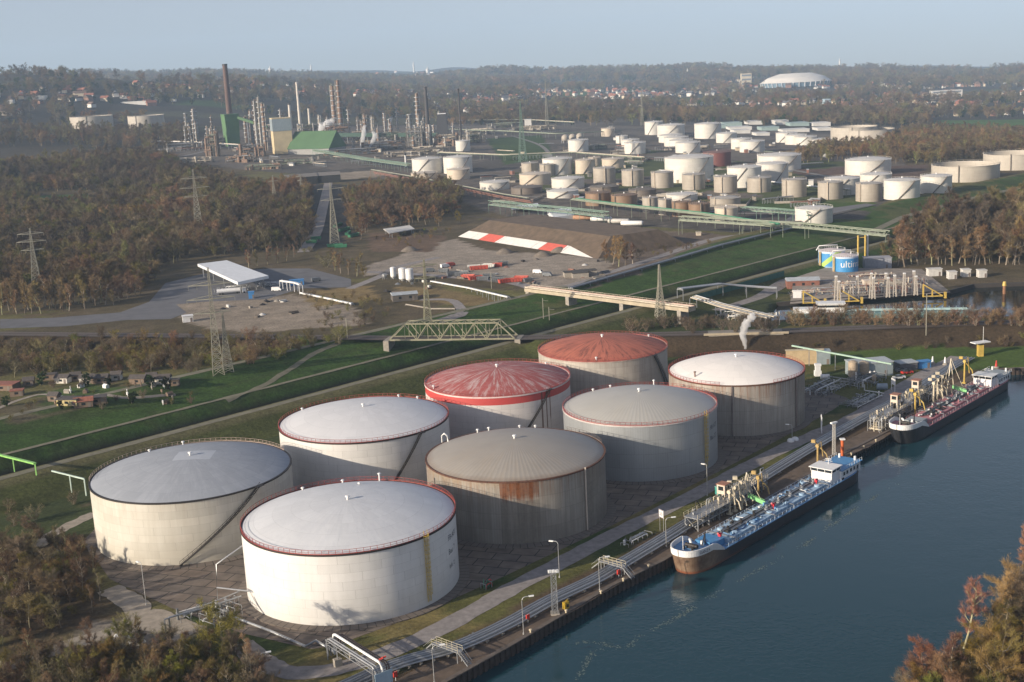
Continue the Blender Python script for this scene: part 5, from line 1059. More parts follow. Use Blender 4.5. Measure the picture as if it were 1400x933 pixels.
for px, py, s_, mm, lb in ((1118, 514, 1.6, white_pt, 'white box stacked on a white plinth beside the rear tank'), (1128, 519, 1.4, white_pt, 'low white tank beside the white plinth'), (1206, 533, 1.6, M('blue_grey_drum', (0.22, 0.27, 0.33), 0.5), 'blue grey horizontal drum at the end of the manifold')):
    P = GT(px, py); m_ = MB(); m_.cyl((-s_ * 1.1, 0, s_ * .7), (s_ * 1.1, 0, s_ * .7), s_ * .7, n=16); m_.box((-s_ * .6, 0, s_ * .2), (.3, s_, s_ * .4)); m_.box((s_ * .6, 0, s_ * .2), (.3, s_, s_ * .4)); o = m_.build('drum', mm, None, P, -0.1) if s_ != 1.6 or mm is not white_pt else None
    if o is None: m_ = MB(); m_.box((0, 0, 1), (2.4, 2.0, 2)); m_.box((0, 0, 2.9), (1.8, 1.6, 1.7)); m_.box((0, 0, 4.2), (2.2, 1.9, .8)); o = m_.build('plinth_box', mm, None, P)
    tag(o, lb, 'drum')
A = GT(1083, 497) + Vector((0, 0, 7.0)); B = GT(1219, 520) + Vector((0, 0, 6.0)); e = empty('pipe_beam', A, 'long pale green pipe beam above the pump yard', 'pipe beam'); m_ = MB(); m_.bar((0, 0, 0), B - A, 0.7, 0.5); m_.build('beam', M('pale_green_paint', (0.30, 0.42, 0.34), 0.5), e)
for f in (0.18, 0.45, 0.72, 0.95): q = (B - A) * f; MB().bar(q, (q.x, q.y, -6.8), 0.25).build('leg', galv, e)
board_sign(1221, 535, 518, 3.4, 'pale sign board at the road end of the manifold', white_pt, 3.2, 2)
for px, py, mm, L_, lb in ((1287, 508, redp, 4.2, 'red car parked at the top of the quay road'), (1279, 505, M('silver_car', (0.4, 0.41, 0.42), 0.3, 0.4), 4.3, 'silver car parked left of the red car'), (1229, 513, white_pt, 4.4, 'white car parked on the quay road apron')):
    P = GT(px - 45 if px > 1270 else px, py + 5); 
    if px > 1270: P = GT(px - 47, py + 3)
    e = empty('parked_car', P, lb, 'car', 'cars parked by the pump house', 0.2); m_ = MB(); m_.box((0, 0, 0.6), (L_, 1.75, 0.65)); m_.build('body', mm, e)
    m_ = MB(); m_.add([(-1.4, -.8, .92), (1.1, -.8, .92), (1.1, .8, .92), (-1.4, .8, .92), (-.9, -.68, 1.45), (.5, -.68, 1.45), (.5, .68, 1.45), (-.9, .68, 1.45)], [(0, 1, 5, 4), (1, 2, 6, 5), (2, 3, 7, 6), (3, 0, 4, 7), (4, 5, 6, 7)]); m_.build('cabin', glass(), e)
    for x in (-1.35, 1.35):
        for y in (-.85, .85): MB().cyl((x, y - .1, .33), (x, y + .1, .33), .33, n=12).build('wheel', M('tyre', (0.02, 0.02, 0.02), 0.9), e)
shed('blue_container', 1262, 503, 5, 2.4, 2.5, 0, 0.2, 'small blue container on the grass above the red ship', M('blue_paint', (0.05, 0.20, 0.45), 0.5), M('blue_paint', (0, 0, 0)), 'container', flat=True)
shed('carport', 1238, 505, 7, 5, 2.8, 0, 0.2, 'open grey shelter left of the blue container', M('shadow_grey', (0.10, 0.10, 0.11), 0.7), M('pale_grey_roof', (0, 0, 0)), 'shelter', None, 0, False, flat=True)
# ============================================================ TANKER SHIPS
def tanker(P, rz, L, deckm, edgem, hullm, bulm, roofm, aftdeck, label, name_txt, seed, style):
    r = random.Random(seed); B = 4.5; e = empty('tanker_ship', P, label, 'tanker ship', None, rz)
    # local: x from the stern (0) to the bow (L), y across, z above the water
    def half(x): 
        b = B
        if x > L - 9: u = (x - (L - 9)) / 9; b = B * max(0, 1 - u ** 3.0) ** 0.42
        if x < 7: u = (7 - x) / 7; b = B * (1 - 0.42 * u ** 2)
        return max(b, 0.02)
    def deck(x): return 3.1 + 1.9 * max(0, min(1, (x - (L - 14)) / 6)) ** 1 * (1 if x > L - 14 else 0) + 0.5 * max(0, min(1, (6 - x) / 6))
    xs = list(np.linspace(0, 8, 6)) + list(np.linspace(12, L - 14, 8)) + list(np.linspace(L - 13, L - 8, 6)) + [L - 9 + 9 * (1 - (1 - k / 14) ** 1.7) for k in range(2, 15)]
    m_ = MB(); rows = []
    for x in xs:
        d = deck(x); b = half(x); fl = 0.35 if x > L - 9 else 0; u = max(0, (x - (L - 9)) / 9)
        rows.append([(x - 1.6 * u, -b * 0.86, -0.8), (x - 1.1 * u, -b * (0.97 - .1 * u), 0.4), (x, -b, d), (x, b, d), (x - 1.1 * u, b * (0.97 - .1 * u), 0.4), (x - 1.6 * u, b * 0.86, -0.8)])
    vs = [q for row in rows for q in row]; n = 6
    fs = [(i * n + j, i * n + j + 1, (i + 1) * n + j + 1, (i + 1) * n + j) for i in range(len(rows) - 1) for j in (0, 1, 3, 4)]
    m_.add(vs, [f[::-1] for f in fs], False); m_.add(rows[0], [tuple(range(6))]); hull = m_.build('hull', hullm, e)
    m_ = MB(); dk = [(x, half(x), deck(x) - 0.02) for x in xs]
    m_.add([(x, -b, z) for x, b, z in dk] + [(x, b, z) for x, b, z in dk], [(i, i + 1, len(dk) + i + 1, len(dk) + i) for i in range(len(dk) - 1)]); m_.build('deck', edgem, e)
    # bulwark round the bow, with the name
    m_ = MB(); bx = [x for x in xs if x >= L - 13]; prof = [(x + 0.12 * max(0, (x - L + 9) / 9), half(x) + 0.05, deck(x)) for x in bx]
    hb = lambda x: 1.25 * min(1, (x - (L - 13.2)) / 3) 
    for sg in (-1, 1):
        P1 = [(x, sg * b, z - 0.35) for x, b, z in prof]; P2 = [(x + 0.1, sg * (b + 0.08), z + hb(x)) for x, b, z in prof]; P3 = [(x - 0.1, sg * max(0, b - 0.14), z + hb(x)) for x, b, z in prof]; P4 = [(x - 0.25, sg * max(0, b - 0.14), z) for x, b, z in prof]; k_ = len(prof)
        m_.add(P1 + P2 + P3 + P4, [(j * k_ + i, j * k_ + i + 1, (j + 1) * k_ + i + 1, (j + 1) * k_ + i) for j in range(3) for i in range(k_ - 1)])
    bw_ = m_.build('bulwark', bulm, e)
    vs, fs = text_geo(name_txt, 1.05) if name_txt else ([], []); wd = max([v[0] for v in vs] + [0])
    for sg in (-1, 1) if name_txt else ():
        m_ = MB(); x0 = L - 6.6
        def wrap(u, v):
            # distance u along the rail towards the bow
            x = x0; s_ = 0.0; st = 0.05
            while s_ < u: b0, b1 = half(x), half(x + st); s_ += math.hypot(st, b1 - b0); x += st
            return (x + 0.12, sg * (half(x) + 0.16), deck(x) + 0.06 + v)
        m_.add([wrap((a if sg < 0 else wd - a), b) for a, b, _ in vs], fs); m_.build('name_lettering', letter_m, bw_)
    # forecastle: windlass, anchor winch pipes, raised deck
    m_ = MB(); zf = deck(L - 4); m_.box((L - 13.5, 0, 4.05), (5.0, 5.2, 1.5)); m_.build('forecastle_house', aftdeck, e)
    m_ = MB(); m_.cyl((L - 5.5, -1.7, zf + .6), (L - 5.5, 1.7, zf + .6), 0.5, n=12); m_.box((L - 5.5, 0, zf + .3), (1.2, 2.2, .6)); m_.cyl((L - 4, -1.2, zf), (L - 4, -1.2, zf + .8), .28, n=8); m_.cyl((L - 4, 1.2, zf), (L - 4, 1.2, zf + .8), .28, n=8); m_.build('windlass', dark_steel, e)
    m_ = MB(); m_.path([(L - 8, -2.0, zf), (L - 8, -2.0, zf + .8), (L - 7.6, -1.9, zf + 1.1), (L - 6.6, -1.0, zf + 1.1), (L - 6.2, -.6, zf + .8), (L - 6.2, -.6, zf)], 0.34, 8); m_.path([(L - 8.2, 1.2, zf), (L - 8.2, 1.2, zf + 1.2)], 0.4, 8); m_.build('vent_trunk', white_pt, e)
    m_ = MB(); m_.bar((L - 9.5, 1.2, zf), (L - 9.5, 1.2, zf + 2.6), 0.25); m_.bar((L - 9.5, 1.2, zf + 2.5), (L - 6.0, 2.6, zf + 1.0), 0.2); m_.build('bow_crane', dark_steel, e)
    m_ = MB(); m_.bar((L - 1.9, 0, zf), (L - 1.9, 0, zf + 4.2), .1); m_.build('bow_mast', white_pt, e)
    # cargo trunk
    m_ = MB(); x0, x1 = 19.0, L - 17.0; m_.box(((x0 + x1) / 2, 0, 3.62), (x1 - x0, 6.5, 1.05)); trunk = m_.build('cargo_trunk', deckm, e)
    m_ = MB()
    for x in np.arange(x0 + 1, x1, 1.9):
        for y in (-3.3, 3.3): m_.bar((x, y, 3.1), (x, y, 4.1), 0.12)
    m_.build('trunk_ribs', edgem, e)
    # pipes along the centre
    for i, y in enumerate((-0.9, -0.45, 0.0, 0.5, 0.95)):
        m_ = MB(); m_.path([(x0 + 0.5 + i, y, 4.55), (x1 - 1 - i, y, 4.55)], 0.16, 6); m_.build('cargo_pipe', (pipe_d, pipe_m, dark_steel)[i % 3] if style == 'blue' else (pipe_d, dark_steel, M('teal_pipe', (0.06, 0.10, 0.11), 0.5))[i % 3], e)
    for x in np.arange(x0 + 3, x1 - 2, 6.2):
        m_ = MB(); m_.cyl((x, 0.2, 4.2), (x, 0.2, 5.1), .4, n=10); m_.cyl((x - 1.2, -.7, 4.2), (x - 1.2, -.7, 4.95), .3, n=8); m_.bar((x, -2.6, 4.5), (x, 2.6, 4.5), .14); m_.box((x + 1.0, .6, 4.6), (.9, .7, .6)); m_.build('valve_group', dark_steel if int(x) % 2 else galv, e)
    for x in np.arange(x0 + 4.5, x1 - 3, 8.4):
        for y in (-2.1, 2.1): m_ = MB(); m_.cyl((x, y, 4.1), (x, y, 4.5), .75, n=14); m_.cyl((x, y, 4.5), (x, y, 4.62), .8, .6, n=14); m_.build('tank_hatch', deckm if style == 'blue' else aftdeck, e)
    mon = (x0 + 3.5, (x0 + x1) / 2 + 1, x1 + 1.2) if style == 'blue' else ()
    for x in mon:
        m_ = MB(); m_.cyl((x, 1.4, 4.0), (x, 1.4, 5.4), .12, n=8); m_.cyl((x - .5, 1.4, 5.5), (x + .9, 1.4, 5.9), .32, .22, n=8); m_.box((x, 1.4, 5.3), (.7, .7, .7)); m_.build('fire_monitor', M('signal_red', (0.55, 0.02, 0.035), 0.45), e)
    m_ = MB(); xm = (x0 + x1) / 2 - 4; m_.bar((xm, 0, 4.1), (xm, 0, 6.4), .3); m_.bar((xm, 0, 6.2), (xm + 6.5, 1.0, 5.4), .26); m_.build('hose_crane', galv, e)
    # a curving hose on the trunk
    m_ = MB(); m_.path(catmull([Vector((x1 - 3, 2.6, 4.25)), Vector((x1 - 6, 1.8, 4.3)), Vector((x1 - 8, 2.4, 4.3)), Vector((x1 - 11, 1.6, 4.3)), Vector((x1 - 14, 2.2, 4.25))], 5), 0.17, 6); m_.build('cargo_hose', M('blue_hose', (0.02, 0.07, 0.20), 0.6) if style == 'blue' else dark_steel, e)
    # small deck gear: lockers, pipes across, drums, walkway edges
    for i in range(46):
        x, y = r.uniform(x0, x1), r.choice((-1, 1)) * r.uniform(1.3, 2.9); q = r.random(); m_ = MB()
        if q < .35: m_.box((x, y, 4.38), (r.uniform(.4, 1.3), r.uniform(.3, .8), .5))
        elif q < .6: m_.cyl((x, y, 4.1), (x, y, 4.1 + r.uniform(.5, 1.1)), r.uniform(.12, .3), n=8)
        elif q < .8: m_.bar((x, y, 4.25), (x + r.uniform(1, 3), y, 4.25), .13)
        else: m_.path([(x, y, 4.1), (x, y, 4.6), (x, y * .3, 4.75)], .1, 6)
        m_.build('deck_fitting', r.choice((galv, dark_steel, white_pt, deckm, edgem)), e)
    for y in (-3.6, 3.6): m_ = MB(); m_.path([(x0 - 4, y, 3.3), (x1 + 2, y, 3.3)], .12, 6); m_.build('deck_line', galv, e)
    for x in np.arange(x0 + 2, x1, 9.5): m_ = MB(); m_.bar((x, -4.2, 4.35), (x, 4.2, 4.35), .5, .08); m_.bar((x, -4.2, 4.35), (x, -4.2, 3.1), .12); m_.bar((x, 4.2, 4.35), (x, 4.2, 3.1), .12); m_.build('cross_walk', galv, e)
    # railings on both sides
    for sg in (-1, 1):
        m_ = MB(); px_ = np.arange(14, L - 14, 2.0)
        for x in px_: m_.bar((x, sg * (B - .12), 3.1), (x, sg * (B - .12), 4.1), 0.08)
        for z in (3.6, 4.1): m_.bar((px_[0], sg * (B - .12), z), (px_[-1], sg * (B - .12), z), 0.06)
        m_.build('side_railing', M('rail_blue_white', (0.36, 0.47, 0.60), 0.5) if style == 'blue' else M('rail_pink', (0.50, 0.30, 0.32), 0.5), e)
        m_ = MB(); m_.bar((10, sg * (B - .1), 3.14), (L - 13, sg * (B - .1), 3.14), 0.3, 0.22); m_.build('rubbing_strake', edgem, e)
        for x in np.arange(12, L - 12, 11): m_ = MB(); m_.cyl((x, sg * 4.1, 3.1), (x, sg * 4.1, 3.7), .17, n=8); m_.cyl((x + .7, sg * 4.1, 3.1), (x + .7, sg * 4.1, 3.7), .17, n=8); m_.build('mooring_bitts', dark_steel, e)
    # aft: accommodation, wheelhouse, funnel deck
    m_ = MB(); m_.box((7.0, 0, 4.35), (11.4, 7.6, 2.5)); acc = m_.build('accommodation', white_pt, e)
    m_ = MB(); m_.box((6.6, 0, 5.68), (12.2, 8.2, 0.14)); m_.build('boat_deck', aftdeck, acc)
    for sg in (-1, 1):
        for x in (3.0, 5.0, 7.0, 9.2, 11.0): m_ = MB(); m_.box((x, sg * 3.82, 4.5), (1.05, .06, 1.0)); m_.build('window', glass(), acc)
        m_ = MB()
        for x in np.arange(0.6, 11, 1.5): m_.bar((x, sg * 3.9, 5.7), (x, sg * 3.9, 6.6), .06)
        m_.bar((0.6, sg * 3.9, 6.6), (10.6, sg * 3.9, 6.6), .06); m_.build('deck_rail', white_pt, acc)
    m_ = MB(); m_.box((14.6, 0, 4.55), (4.8, 6.2, 3.0)); wh = m_.build('wheelhouse', white_pt, e)
    m_ = MB(); m_.add([(12.2, -3.1, 6.05), (17.0, -3.1, 6.05), (17.0, 3.1, 6.05), (12.2, 3.1, 6.05), (12.1, -3.25, 7.0), (17.25, -3.25, 7.0), (17.25, 3.25, 7.0), (12.1, 3.25, 7.0)], [(0, 1, 5, 4), (1, 2, 6, 5), (2, 3, 7, 6), (3, 0, 4, 7)]); m_.build('window_band', glass(), wh)
    m_ = MB()
    for x, y in ((12.15, -3.2), (14.6, -3.22), (17.1, -3.2), (17.16, -1.1), (17.16, 1.1), (17.1, 3.2), (14.6, 3.22), (12.15, 3.2)): m_.bar((x, y, 6.02), (x, y, 7.02), .14)
    m_.build('window_posts', white_pt, wh)
    m_ = MB(); m_.box((14.6, 0, 7.12), (6.0, 7.2, .22)); m_.build('wheelhouse_roof', roofm, wh)
    m_ = MB(); m_.bar((13.0, 0, 7.2), (13.0, 0, 8.9), .12); m_.bar((13.0, -1.2, 8.2), (13.0, 1.2, 8.2), .09); m_.box((13.0, 0, 8.7), (.2, 1.6, .18), .4); m_.build('radar_mast', white_pt, e)
    for y in (-2.4, 2.4): m_ = MB(); m_.cyl((1.8, y, 5.7), (1.8, y, 6.9), .35, n=10); m_.build('funnel', white_pt, e)
    m_ = MB(); m_.add([(-.3, -2.6, 4.6), (-.3, 2.6, 4.6), (-.3, 2.6, 3.3), (-.3, -2.6, 3.3), (3.5, -4.3, 3.4), (3.5, -4.3, 4.5), (3.5, 4.3, 3.4), (3.5, 4.3, 4.5)], [(0, 1, 2, 3), (0, 3, 4, 5), (1, 7, 6, 2)]); m_.build('stern_bulwark', M('stern_blue', (0.22, 0.40, 0.56), 0.5) if style == 'blue' else white_pt, e)
    return e
def hull_mat(name, c, rustbow, L):
    q = NT(name, 0.5); n = q.noise(q.pos, 0.5, 6, 0.7); st = q.noise(q.vec(q.ma('MULTIPLY', q.x, 1.2), q.ma('MULTIPLY', q.z, 0.15), q.y), 1.0, 5, 0.7)
    col = q.mix(q.ma('MULTIPLY', q.rng(st, 0.45, 0.7), 0.5), c, tuple(v * 1.9 + 0.012 for v in c))
    if rustbow:
        col = q.mix(q.rng(q.x, L - 16, L - 8, 0, 0.95), col, q.mix(q.rng(n, 0.35, 0.65), (0.235, 0.165, 0.11), (0.11, 0.065, 0.04)))
        col = q.mix(q.ma('MULTIPLY', q.rng(q.z, 0.9, 0.3), q.rng(q.x, L - 26, L - 8)), col, (0.21, 0.07, 0.03))
    return q.done(col)
def deck_mat(name, a, b, k):
    q = NT(name, 0.55); n = q.noise(q.pos, 0.35, 6, 0.7); n2 = q.noise(q.pos, 2.2, 4, 0.7)
    return q.done(q.mix(q.ma('MULTIPLY', q.rng(n2, 0.5, 0.75), 0.3), q.mix(q.rng(n, 0.4, 0.65, 0, k), a, b), tuple(v * 0.5 for v in a)))
ang1 = math.atan2(0.743, 0.669); out = Vector((0.743, -0.669, 0))
bow1 = Vector((35.0, 284.7, WZ)) + out * 2.4; st1 = bow1 + Vector((0.669, 0.743, 0)) * 87
blue_deck = deck_mat('light_blue_deck', (0.33, 0.46, 0.58), (0.24, 0.36, 0.50), 0.7)
tanker(st1, ang1 + math.pi, 87, blue_deck, M('mid_blue_deck', (0.12, 0.26, 0.46), 0.55, 0, 0.25, 0.8), hull_mat('black_hull', (0.014, 0.014, 0.018), True, 87), white_pt, white_pt, M('strong_blue_deck', (0.055, 0.20, 0.40), 0.5, 0, 0.15), 'blue decked tanker ship with dark hull and rusty bow, nearest the camera', 'GANZA', 1, 'blue')
bow2 = Vector((116.4, 377.0, WZ)) + out * 1.6 - Vector((0.669, 0.743, 0)) * 1.0; st2 = bow2 + Vector((0.669, 0.743, 0)) * 84
tanker(st2, ang1 + math.pi, 84, deck_mat('faded_red_deck', (0.40, 0.13, 0.14), (0.46, 0.26, 0.27), 0.8), M('pink_red_deck', (0.36, 0.15, 0.17), 0.6, 0, 0.3, 0.8), hull_mat('black_hull_clean', (0.012, 0.013, 0.016), False, 84), white_pt, M('grey_white_roof', (0.55, 0.56, 0.55), 0.5), M('dull_grey_deck', (0.24, 0.27, 0.28), 0.55, 0, 0.2), 'red decked tanker ship with black hull and white bow, farther along the quay', '', 2, 'red')
# ============================================================ loading berths
cream = M('cream_steel', (0.50, 0.44, 0.33), 0.55, 0, 0.2, 0.8)
def berth(P, rz, label, seed, L=22, cabin=True):
    r = random.Random(seed); e = empty('loading_platform', P, label, 'loading platform', None, rz)
    m_ = MB(); m_.box((0, 0, 3.4), (L, 4.2, 0.18))
    for x in np.linspace(-L / 2 + .4, L / 2 - .4, 6):
        for y in (-1.9, 1.9): m_.bar((x, y, 0), (x, y, 3.4), .22)
        m_.bar((x, -1.9, .2), (x, 1.9, 3.3), .1)
    m_.build('deck', galv, e)
    m_ = MB()
    for y in (-2.05, 2.05):
        for x in np.linspace(-L / 2, L / 2, 14): m_.bar((x, y, 3.45), (x, y, 4.55), .07)
        for z in (4.0, 4.55): m_.bar((-L / 2, y, z), (L / 2, y, z), .07)
    m_.build('handrail', cream, e)
    for i in range(4): y = -1.4 + i * .9; m_ = MB(); m_.path([(-L / 2, y, 1.4), (L * .1, y, 1.4), (L * .12, y, 3.9), (L * .35, y, 3.9), (L * .38, y, 1.0), (L / 2, y, 1.0)], .17, 6); m_.build('pipe', r.choice((pipe_m, cream)), e)
    m_ = MB()
    for y in (-1.9, 1.9):
        for i in range(10): xa, xb = -L / 2 + L * i / 10, -L / 2 + L * (i + 1) / 10; m_.bar((xa, y, 1.9 if i % 2 else 3.3), (xb, y, 3.3 if i % 2 else 1.9), .12)
        m_.bar((-L / 2, y, 1.9), (L / 2, y, 1.9), .14)
    m_.build('truss', galv, e)
    for i in range(14):
        x, y = r.uniform(-L / 2, L / 2), r.uniform(-1.7, 1.7); m_ = MB(); z1 = r.uniform(4.2, 6.2)
        if i % 2: m_.path([(x, y, 3.4), (x, y, z1), (x + r.uniform(.6, 2.4), y, z1), (x + 2.4, y, 3.6)], .13, 6)
        else: m_.cyl((x, y, 3.4), (x, y, z1 - .6), r.uniform(.15, .4), n=8); m_.box((x, y, z1 - .5), (.7, .5, .5))
        m_.build('fitting', r.choice((cream, pipe_m, dark_steel, galv)), e)
    if cabin:
        x = L * .12; m_ = MB(); m_.box((x, .4, 6.6), (2.6, 2.4, 2.5)); cb = m_.build('cabin', M('cream_cladding', (0.52, 0.44, 0.36), 0.6), e)
        for y in (-.84, 1.64): m_ = MB(); m_.box((x, y, 6.9), (1.7, .06, 1.1)); m_.build('window', glass(), cb)
        MB().box((x - 1.33, .4, 6.9), (.06, 1.5, 1.1)).build('window', glass(), cb); m_ = MB(); m_.box((x, .4, 7.95), (3.0, 2.8, .16)); m_.build('cabin_roof', M('rust_roof', (0.30, 0.14, 0.09), 0.7), cb)
        m_ = MB()
        for dx in (-1.2, 1.2):
            for dy in (-.7, 1.5): m_.bar((x + dx, dy, 3.4), (x + dx, dy, 5.4), .2)
        m_.build('cabin_frame', cream, e)
    return e
def arm(P, rz, h, label, mm, seed, group='marine loading arms along the quay'):
    r = random.Random(seed); e = empty('marine_loader', P, label, 'loading arm', group, rz)
    m_ = MB(); m_.cyl((0, 0, 0), (0, 0, h), .34, .28, 10); m_.box((0, 0, .2), (1.3, 1.3, .4)); m_.build('column', mm, e)
    m_ = MB(); m_.path([(0, .3, h), (-1.4, .3, h + 1.2), (2.6, .3, h * .62), (3.2, .3, h * .3)], .2, 6); m_.path([(0, -.3, h), (1.2, -.3, h + 1.6), (1.8, -.3, h * .5)], .16, 6); m_.build('inner_arm', mm, e)
    m_ = MB(); m_.box((-1.5, .3, h + 1.1), (1.2, .8, .9), .2); m_.cyl((0, -.45, h), (0, .6, h), .55, n=14); m_.build('counterweight', mm, e); return e
def aframe(P, rz, h, w, label):
    e = empty('gangway_gantry', P, label, 'gangway frame', None, rz); m_ = MB()
    for y in (-w / 2, w / 2): m_.bar((0, y, 0), (0, 0, h), .26)
    m_.bar((0, -w * .28, h * .45), (0, w * .28, h * .45), .16); m_.bar((0, -w * .14, h * .72), (0, w * .14, h * .72), .14); m_.build('frame', cream, e)
    m_ = MB(); m_.bar((0, 0, h), (5.5, -0.6, 1.6), .12); m_.bar((0, 0, h * .95), (-2.5, 0, 3.4), .1); m_.build('stay', cream, e)
    m_ = MB(); m_.bar((1.0, -1, 3.5), (6.0, -1, 2.4), .1, 1.0); m_.bar((1.0, -1, 4.4), (6.0, -1, 3.3), .06); m_.bar((1, -1.5, 4.4), (6, -1.5, 3.3), .06); m_.build('gangway', M('gangway_green', (0.20, 0.50, 0.20), 0.5), e); return e
rq = ang1
berth(QA(36, 6), rq, 'grey steel walkway platform with cabin beside the blue ship', 1, 26); berth(QA(54, 8), rq, 'jumbled pipe platform behind the blue ship wheelhouse', 5, 14, False)
e_ = lambda px, py: GT(px, py)
arm(e_(1037, 682) + NV * 0, rq - 1.57, 6.0, 'yellow ochre loading arm left of the cabin beside the blue ship', M('ochre_arm', (0.36, 0.25, 0.09), 0.55, 0, 0.2), 1)
arm(e_(1118, 635), rq - 1.57, 5.6, 'yellow ochre loading arm behind the blue ship wheelhouse', M('ochre_arm', (0, 0, 0)), 2)
for k_, s in enumerate((38.5, 41.0, 44.0)): arm(QA(s, 4.2), rq - 1.57 + .2 * k_, 6.2 + .5 * k_, 'cream loading arm clustered round the cabin beside the blue ship', cream, 3 + k_, 'cream loading arms round the cabin')
aframe(QA(46, 3.5), rq - 1.57, 9.5, 5.5, 'cream A shaped boarding frame leaning over the blue ship')
skid('valve_skid', QA(50, 7), 0, 9, 4, 5.0, 'cream and grey valve cluster beside the A frame of the blue ship', 21, rq, 2.0, (cream, pipe_m, dark_steel))
skid('valve_skid', QA(33, 7), 0, 12, 4, 3.4, 'grey pipe cluster under the walkway beside the blue ship', 22, rq, 1.8, (pipe_m, cream, pipe_d))
s2 = 118.0
berth(QA(141, 7), rq, 'cream steel platform with cabin beside the red ship', 7, 24); berth(QA(162, 9), rq, 'second cream platform behind the red ship midship', 9, 18, True)
skid('valve_skid', QA(129, 6), 0, 7, 4, 6.5, 'tall cream pipe cluster at the bow of the red ship', 31, rq, 2.2, (cream, pipe_m, cream)); skid('valve_skid', QA(150, 6), 0, 16, 4, 4.0, 'grey pipe cluster beside the red ship midship', 32, rq, 1.8, (pipe_m, cream, dark_steel)); skid('valve_skid', QA(172, 7), 0, 12, 4.5, 6.0, 'cream valve cluster beside the A frame of the red ship', 33, rq, 2.0, (cream, cream, pipe_m))
arm(QA(150, 3.5), rq - 1.57, 7.0, 'bright yellow loading arm beside the red ship midship', M('bright_yellow_arm', (0.44, 0.31, 0.07), 0.5), 11); arm(QA(196, 6), rq - 1.57, 8.0, 'yellow loading arm behind the red ship wheelhouse', M('bright_yellow_arm', (0, 0, 0)), 12)
for k_, s in enumerate((166, 169, 172.5)): arm(QA(s, 4.2), rq - 1.57 + .2 * k_, 7 + .4 * k_, 'cream loading arm clustered beside the red ship', cream, 14 + k_, 'cream loading arms beside the red ship')
aframe(QA(178, 3.5), rq - 1.57, 13, 6.5, 'tall cream A shaped boarding frame beside the red ship')
P = QA(98, 2.6); e = empty('marker_post', P, 'orange red post on the quay between the two ships', 'post'); MB().cyl((0, 0, 0), (0, 0, 5.2), .5, n=10).build('post', M('orange_paint', (0.5, 0.11, 0.03), 0.5), e); MB().box((0, 0, 5.4), (1.4, 1.2, .4)).build('cap', white_pt, e)
P = GT(1372, 470); e = empty('mast_platform', GT(1340, 487), 'yellow mast with white platform on the grass behind the red ship', 'mast'); h = HT(GT(1340, 487), 468); MB().box((0, 0, h / 2 - 0.5), (2.0, 2.0, h - 1)).build('tower', M('bright_yellow_arm', (0, 0, 0)), e); MB().box((0, 0, h), (7, 3.2, .3), .3).build('platform', white_pt, e); MB().bar((1, 0, h), (1, 0, h + 6), .12).build('antenna', white_pt, e)
for px, py, lb in ((1275, 498, 'small yellow white beacon on the grass left of the white cone'), (1292, 499, 'white cone shaped marker on the grass above the red ship'), (1362, 504, 'red topped marker on the grass at the quay corner')):
    P = GT(px, py); e = empty('shore_marker', P, lb, 'marker'); m_ = MB(); m_.cyl((0, 0, 0), (0, 0, .8), 1.2, .9, n=10); m_.build('base', concrete, e); MB().cyl((0, 0, .8), (0, 0, 3.0), .5, .2, 10).build('cone', redp if px == 1362 else white_pt, e)
# ============================================================ MIDDLE GROUND
pyl_m = M('pylon_steel', (0.30, 0.285, 0.225), 0.6, 0.2, 0.2, 0.5); green_st = M('green_grey_steel', (0.16, 0.24, 0.19), 0.6, 0.2, 0.2, 0.5)
def pylon(px, py, top, arms, w, label, mm=None, al=None):
    P = GT(px, py); h = HT(P, top); e = empty('power_pylon', P, label, 'pylon', 'lattice power pylons', 0.25); mm = mm or pyl_m
    m_ = MB(); lattice(m_, (0, 0, 0), (0, 0, h * .62), w, w * .32, 9, 0.07 + w * .02); lattice(m_, (0, 0, h * .62), (0, 0, h), w * .32, .5, 8, 0.06 + w * .015); m_.build('lattice_tower', mm, e)
    for i, f in enumerate(arms):
        hl = (al or (7, 9, 8))[i % 3] * (h / 42) ; z = h * f; m_ = MB()
        for sg in (-1, 1):
            for y in (-.8, .8): m_.bar((0, y, z), (sg * hl, 0, z + .2), .30)
            m_.bar((0, 0, z + h * .035), (sg * hl, 0, z + .2), .2)
            for k_ in range(1, 5): x = sg * hl * k_ / 5; m_.bar((x, -.8 * (1 - k_ / 5), z), (x, .8 * (1 - k_ / 5), z), .09); m_.bar((x, 0, z + h * .035 * (1 - k_ / 5)), (x, .8 * (1 - k_ / 5), z), .09)
            m_.bar((sg * hl, 0, z + .2), (sg * hl, 0, z - 1.6), .12); m_.bar((sg * hl * .6, 0, z + .2), (sg * hl * .6, 0, z - 1.6), .12)
        m_.build('cross_arm', mm, e)
    return e
pylon(299, 512, 366, (.58, .71, .84), 4.4, 'tall three armed pylon at the edge of the left dike')
pylon(312, 508, 428, (), 4.2, 'short armless lattice tower close beside the dike pylon')
pylon(52, 400, 312, (.66, .79, .91), 6.0, 'three armed pylon over the pale trees at the far left')
pylon(273, 324, 232, (.60, .73, .87), 7.5, 'three armed pylon standing in the left wood')
pylon(458, 334, 250, (.72, .9), 6.5, 'pale slim pylon behind the green frames')
pylon(585, 440, 355, (.70, .9), 3.4, 'pylon behind the truss bridge beside the lots', M('pylon_olive', (0.24, 0.23, 0.15), 0.6))
pylon(903, 436, 362, (), 4.2, 'armless lattice tower beside the pipe bridge')
pylon(376, 280, 240, (.8,), 5, 'faint small pylon at the far edge of the left wood'); pylon(413, 268, 238, (.7, .88), 5, 'small pylon next to the dark shed beyond the wood')
pylon(715, 222, 138, (), 9, 'tall pale green lattice mast left of the white tank', green_st); pylon(748, 172, 109, (), 6, 'tall dark lattice radio mast behind the tanks'); pylon(878, 172, 120, (), 5, 'slender grey mast on the skyline above the white tanks')
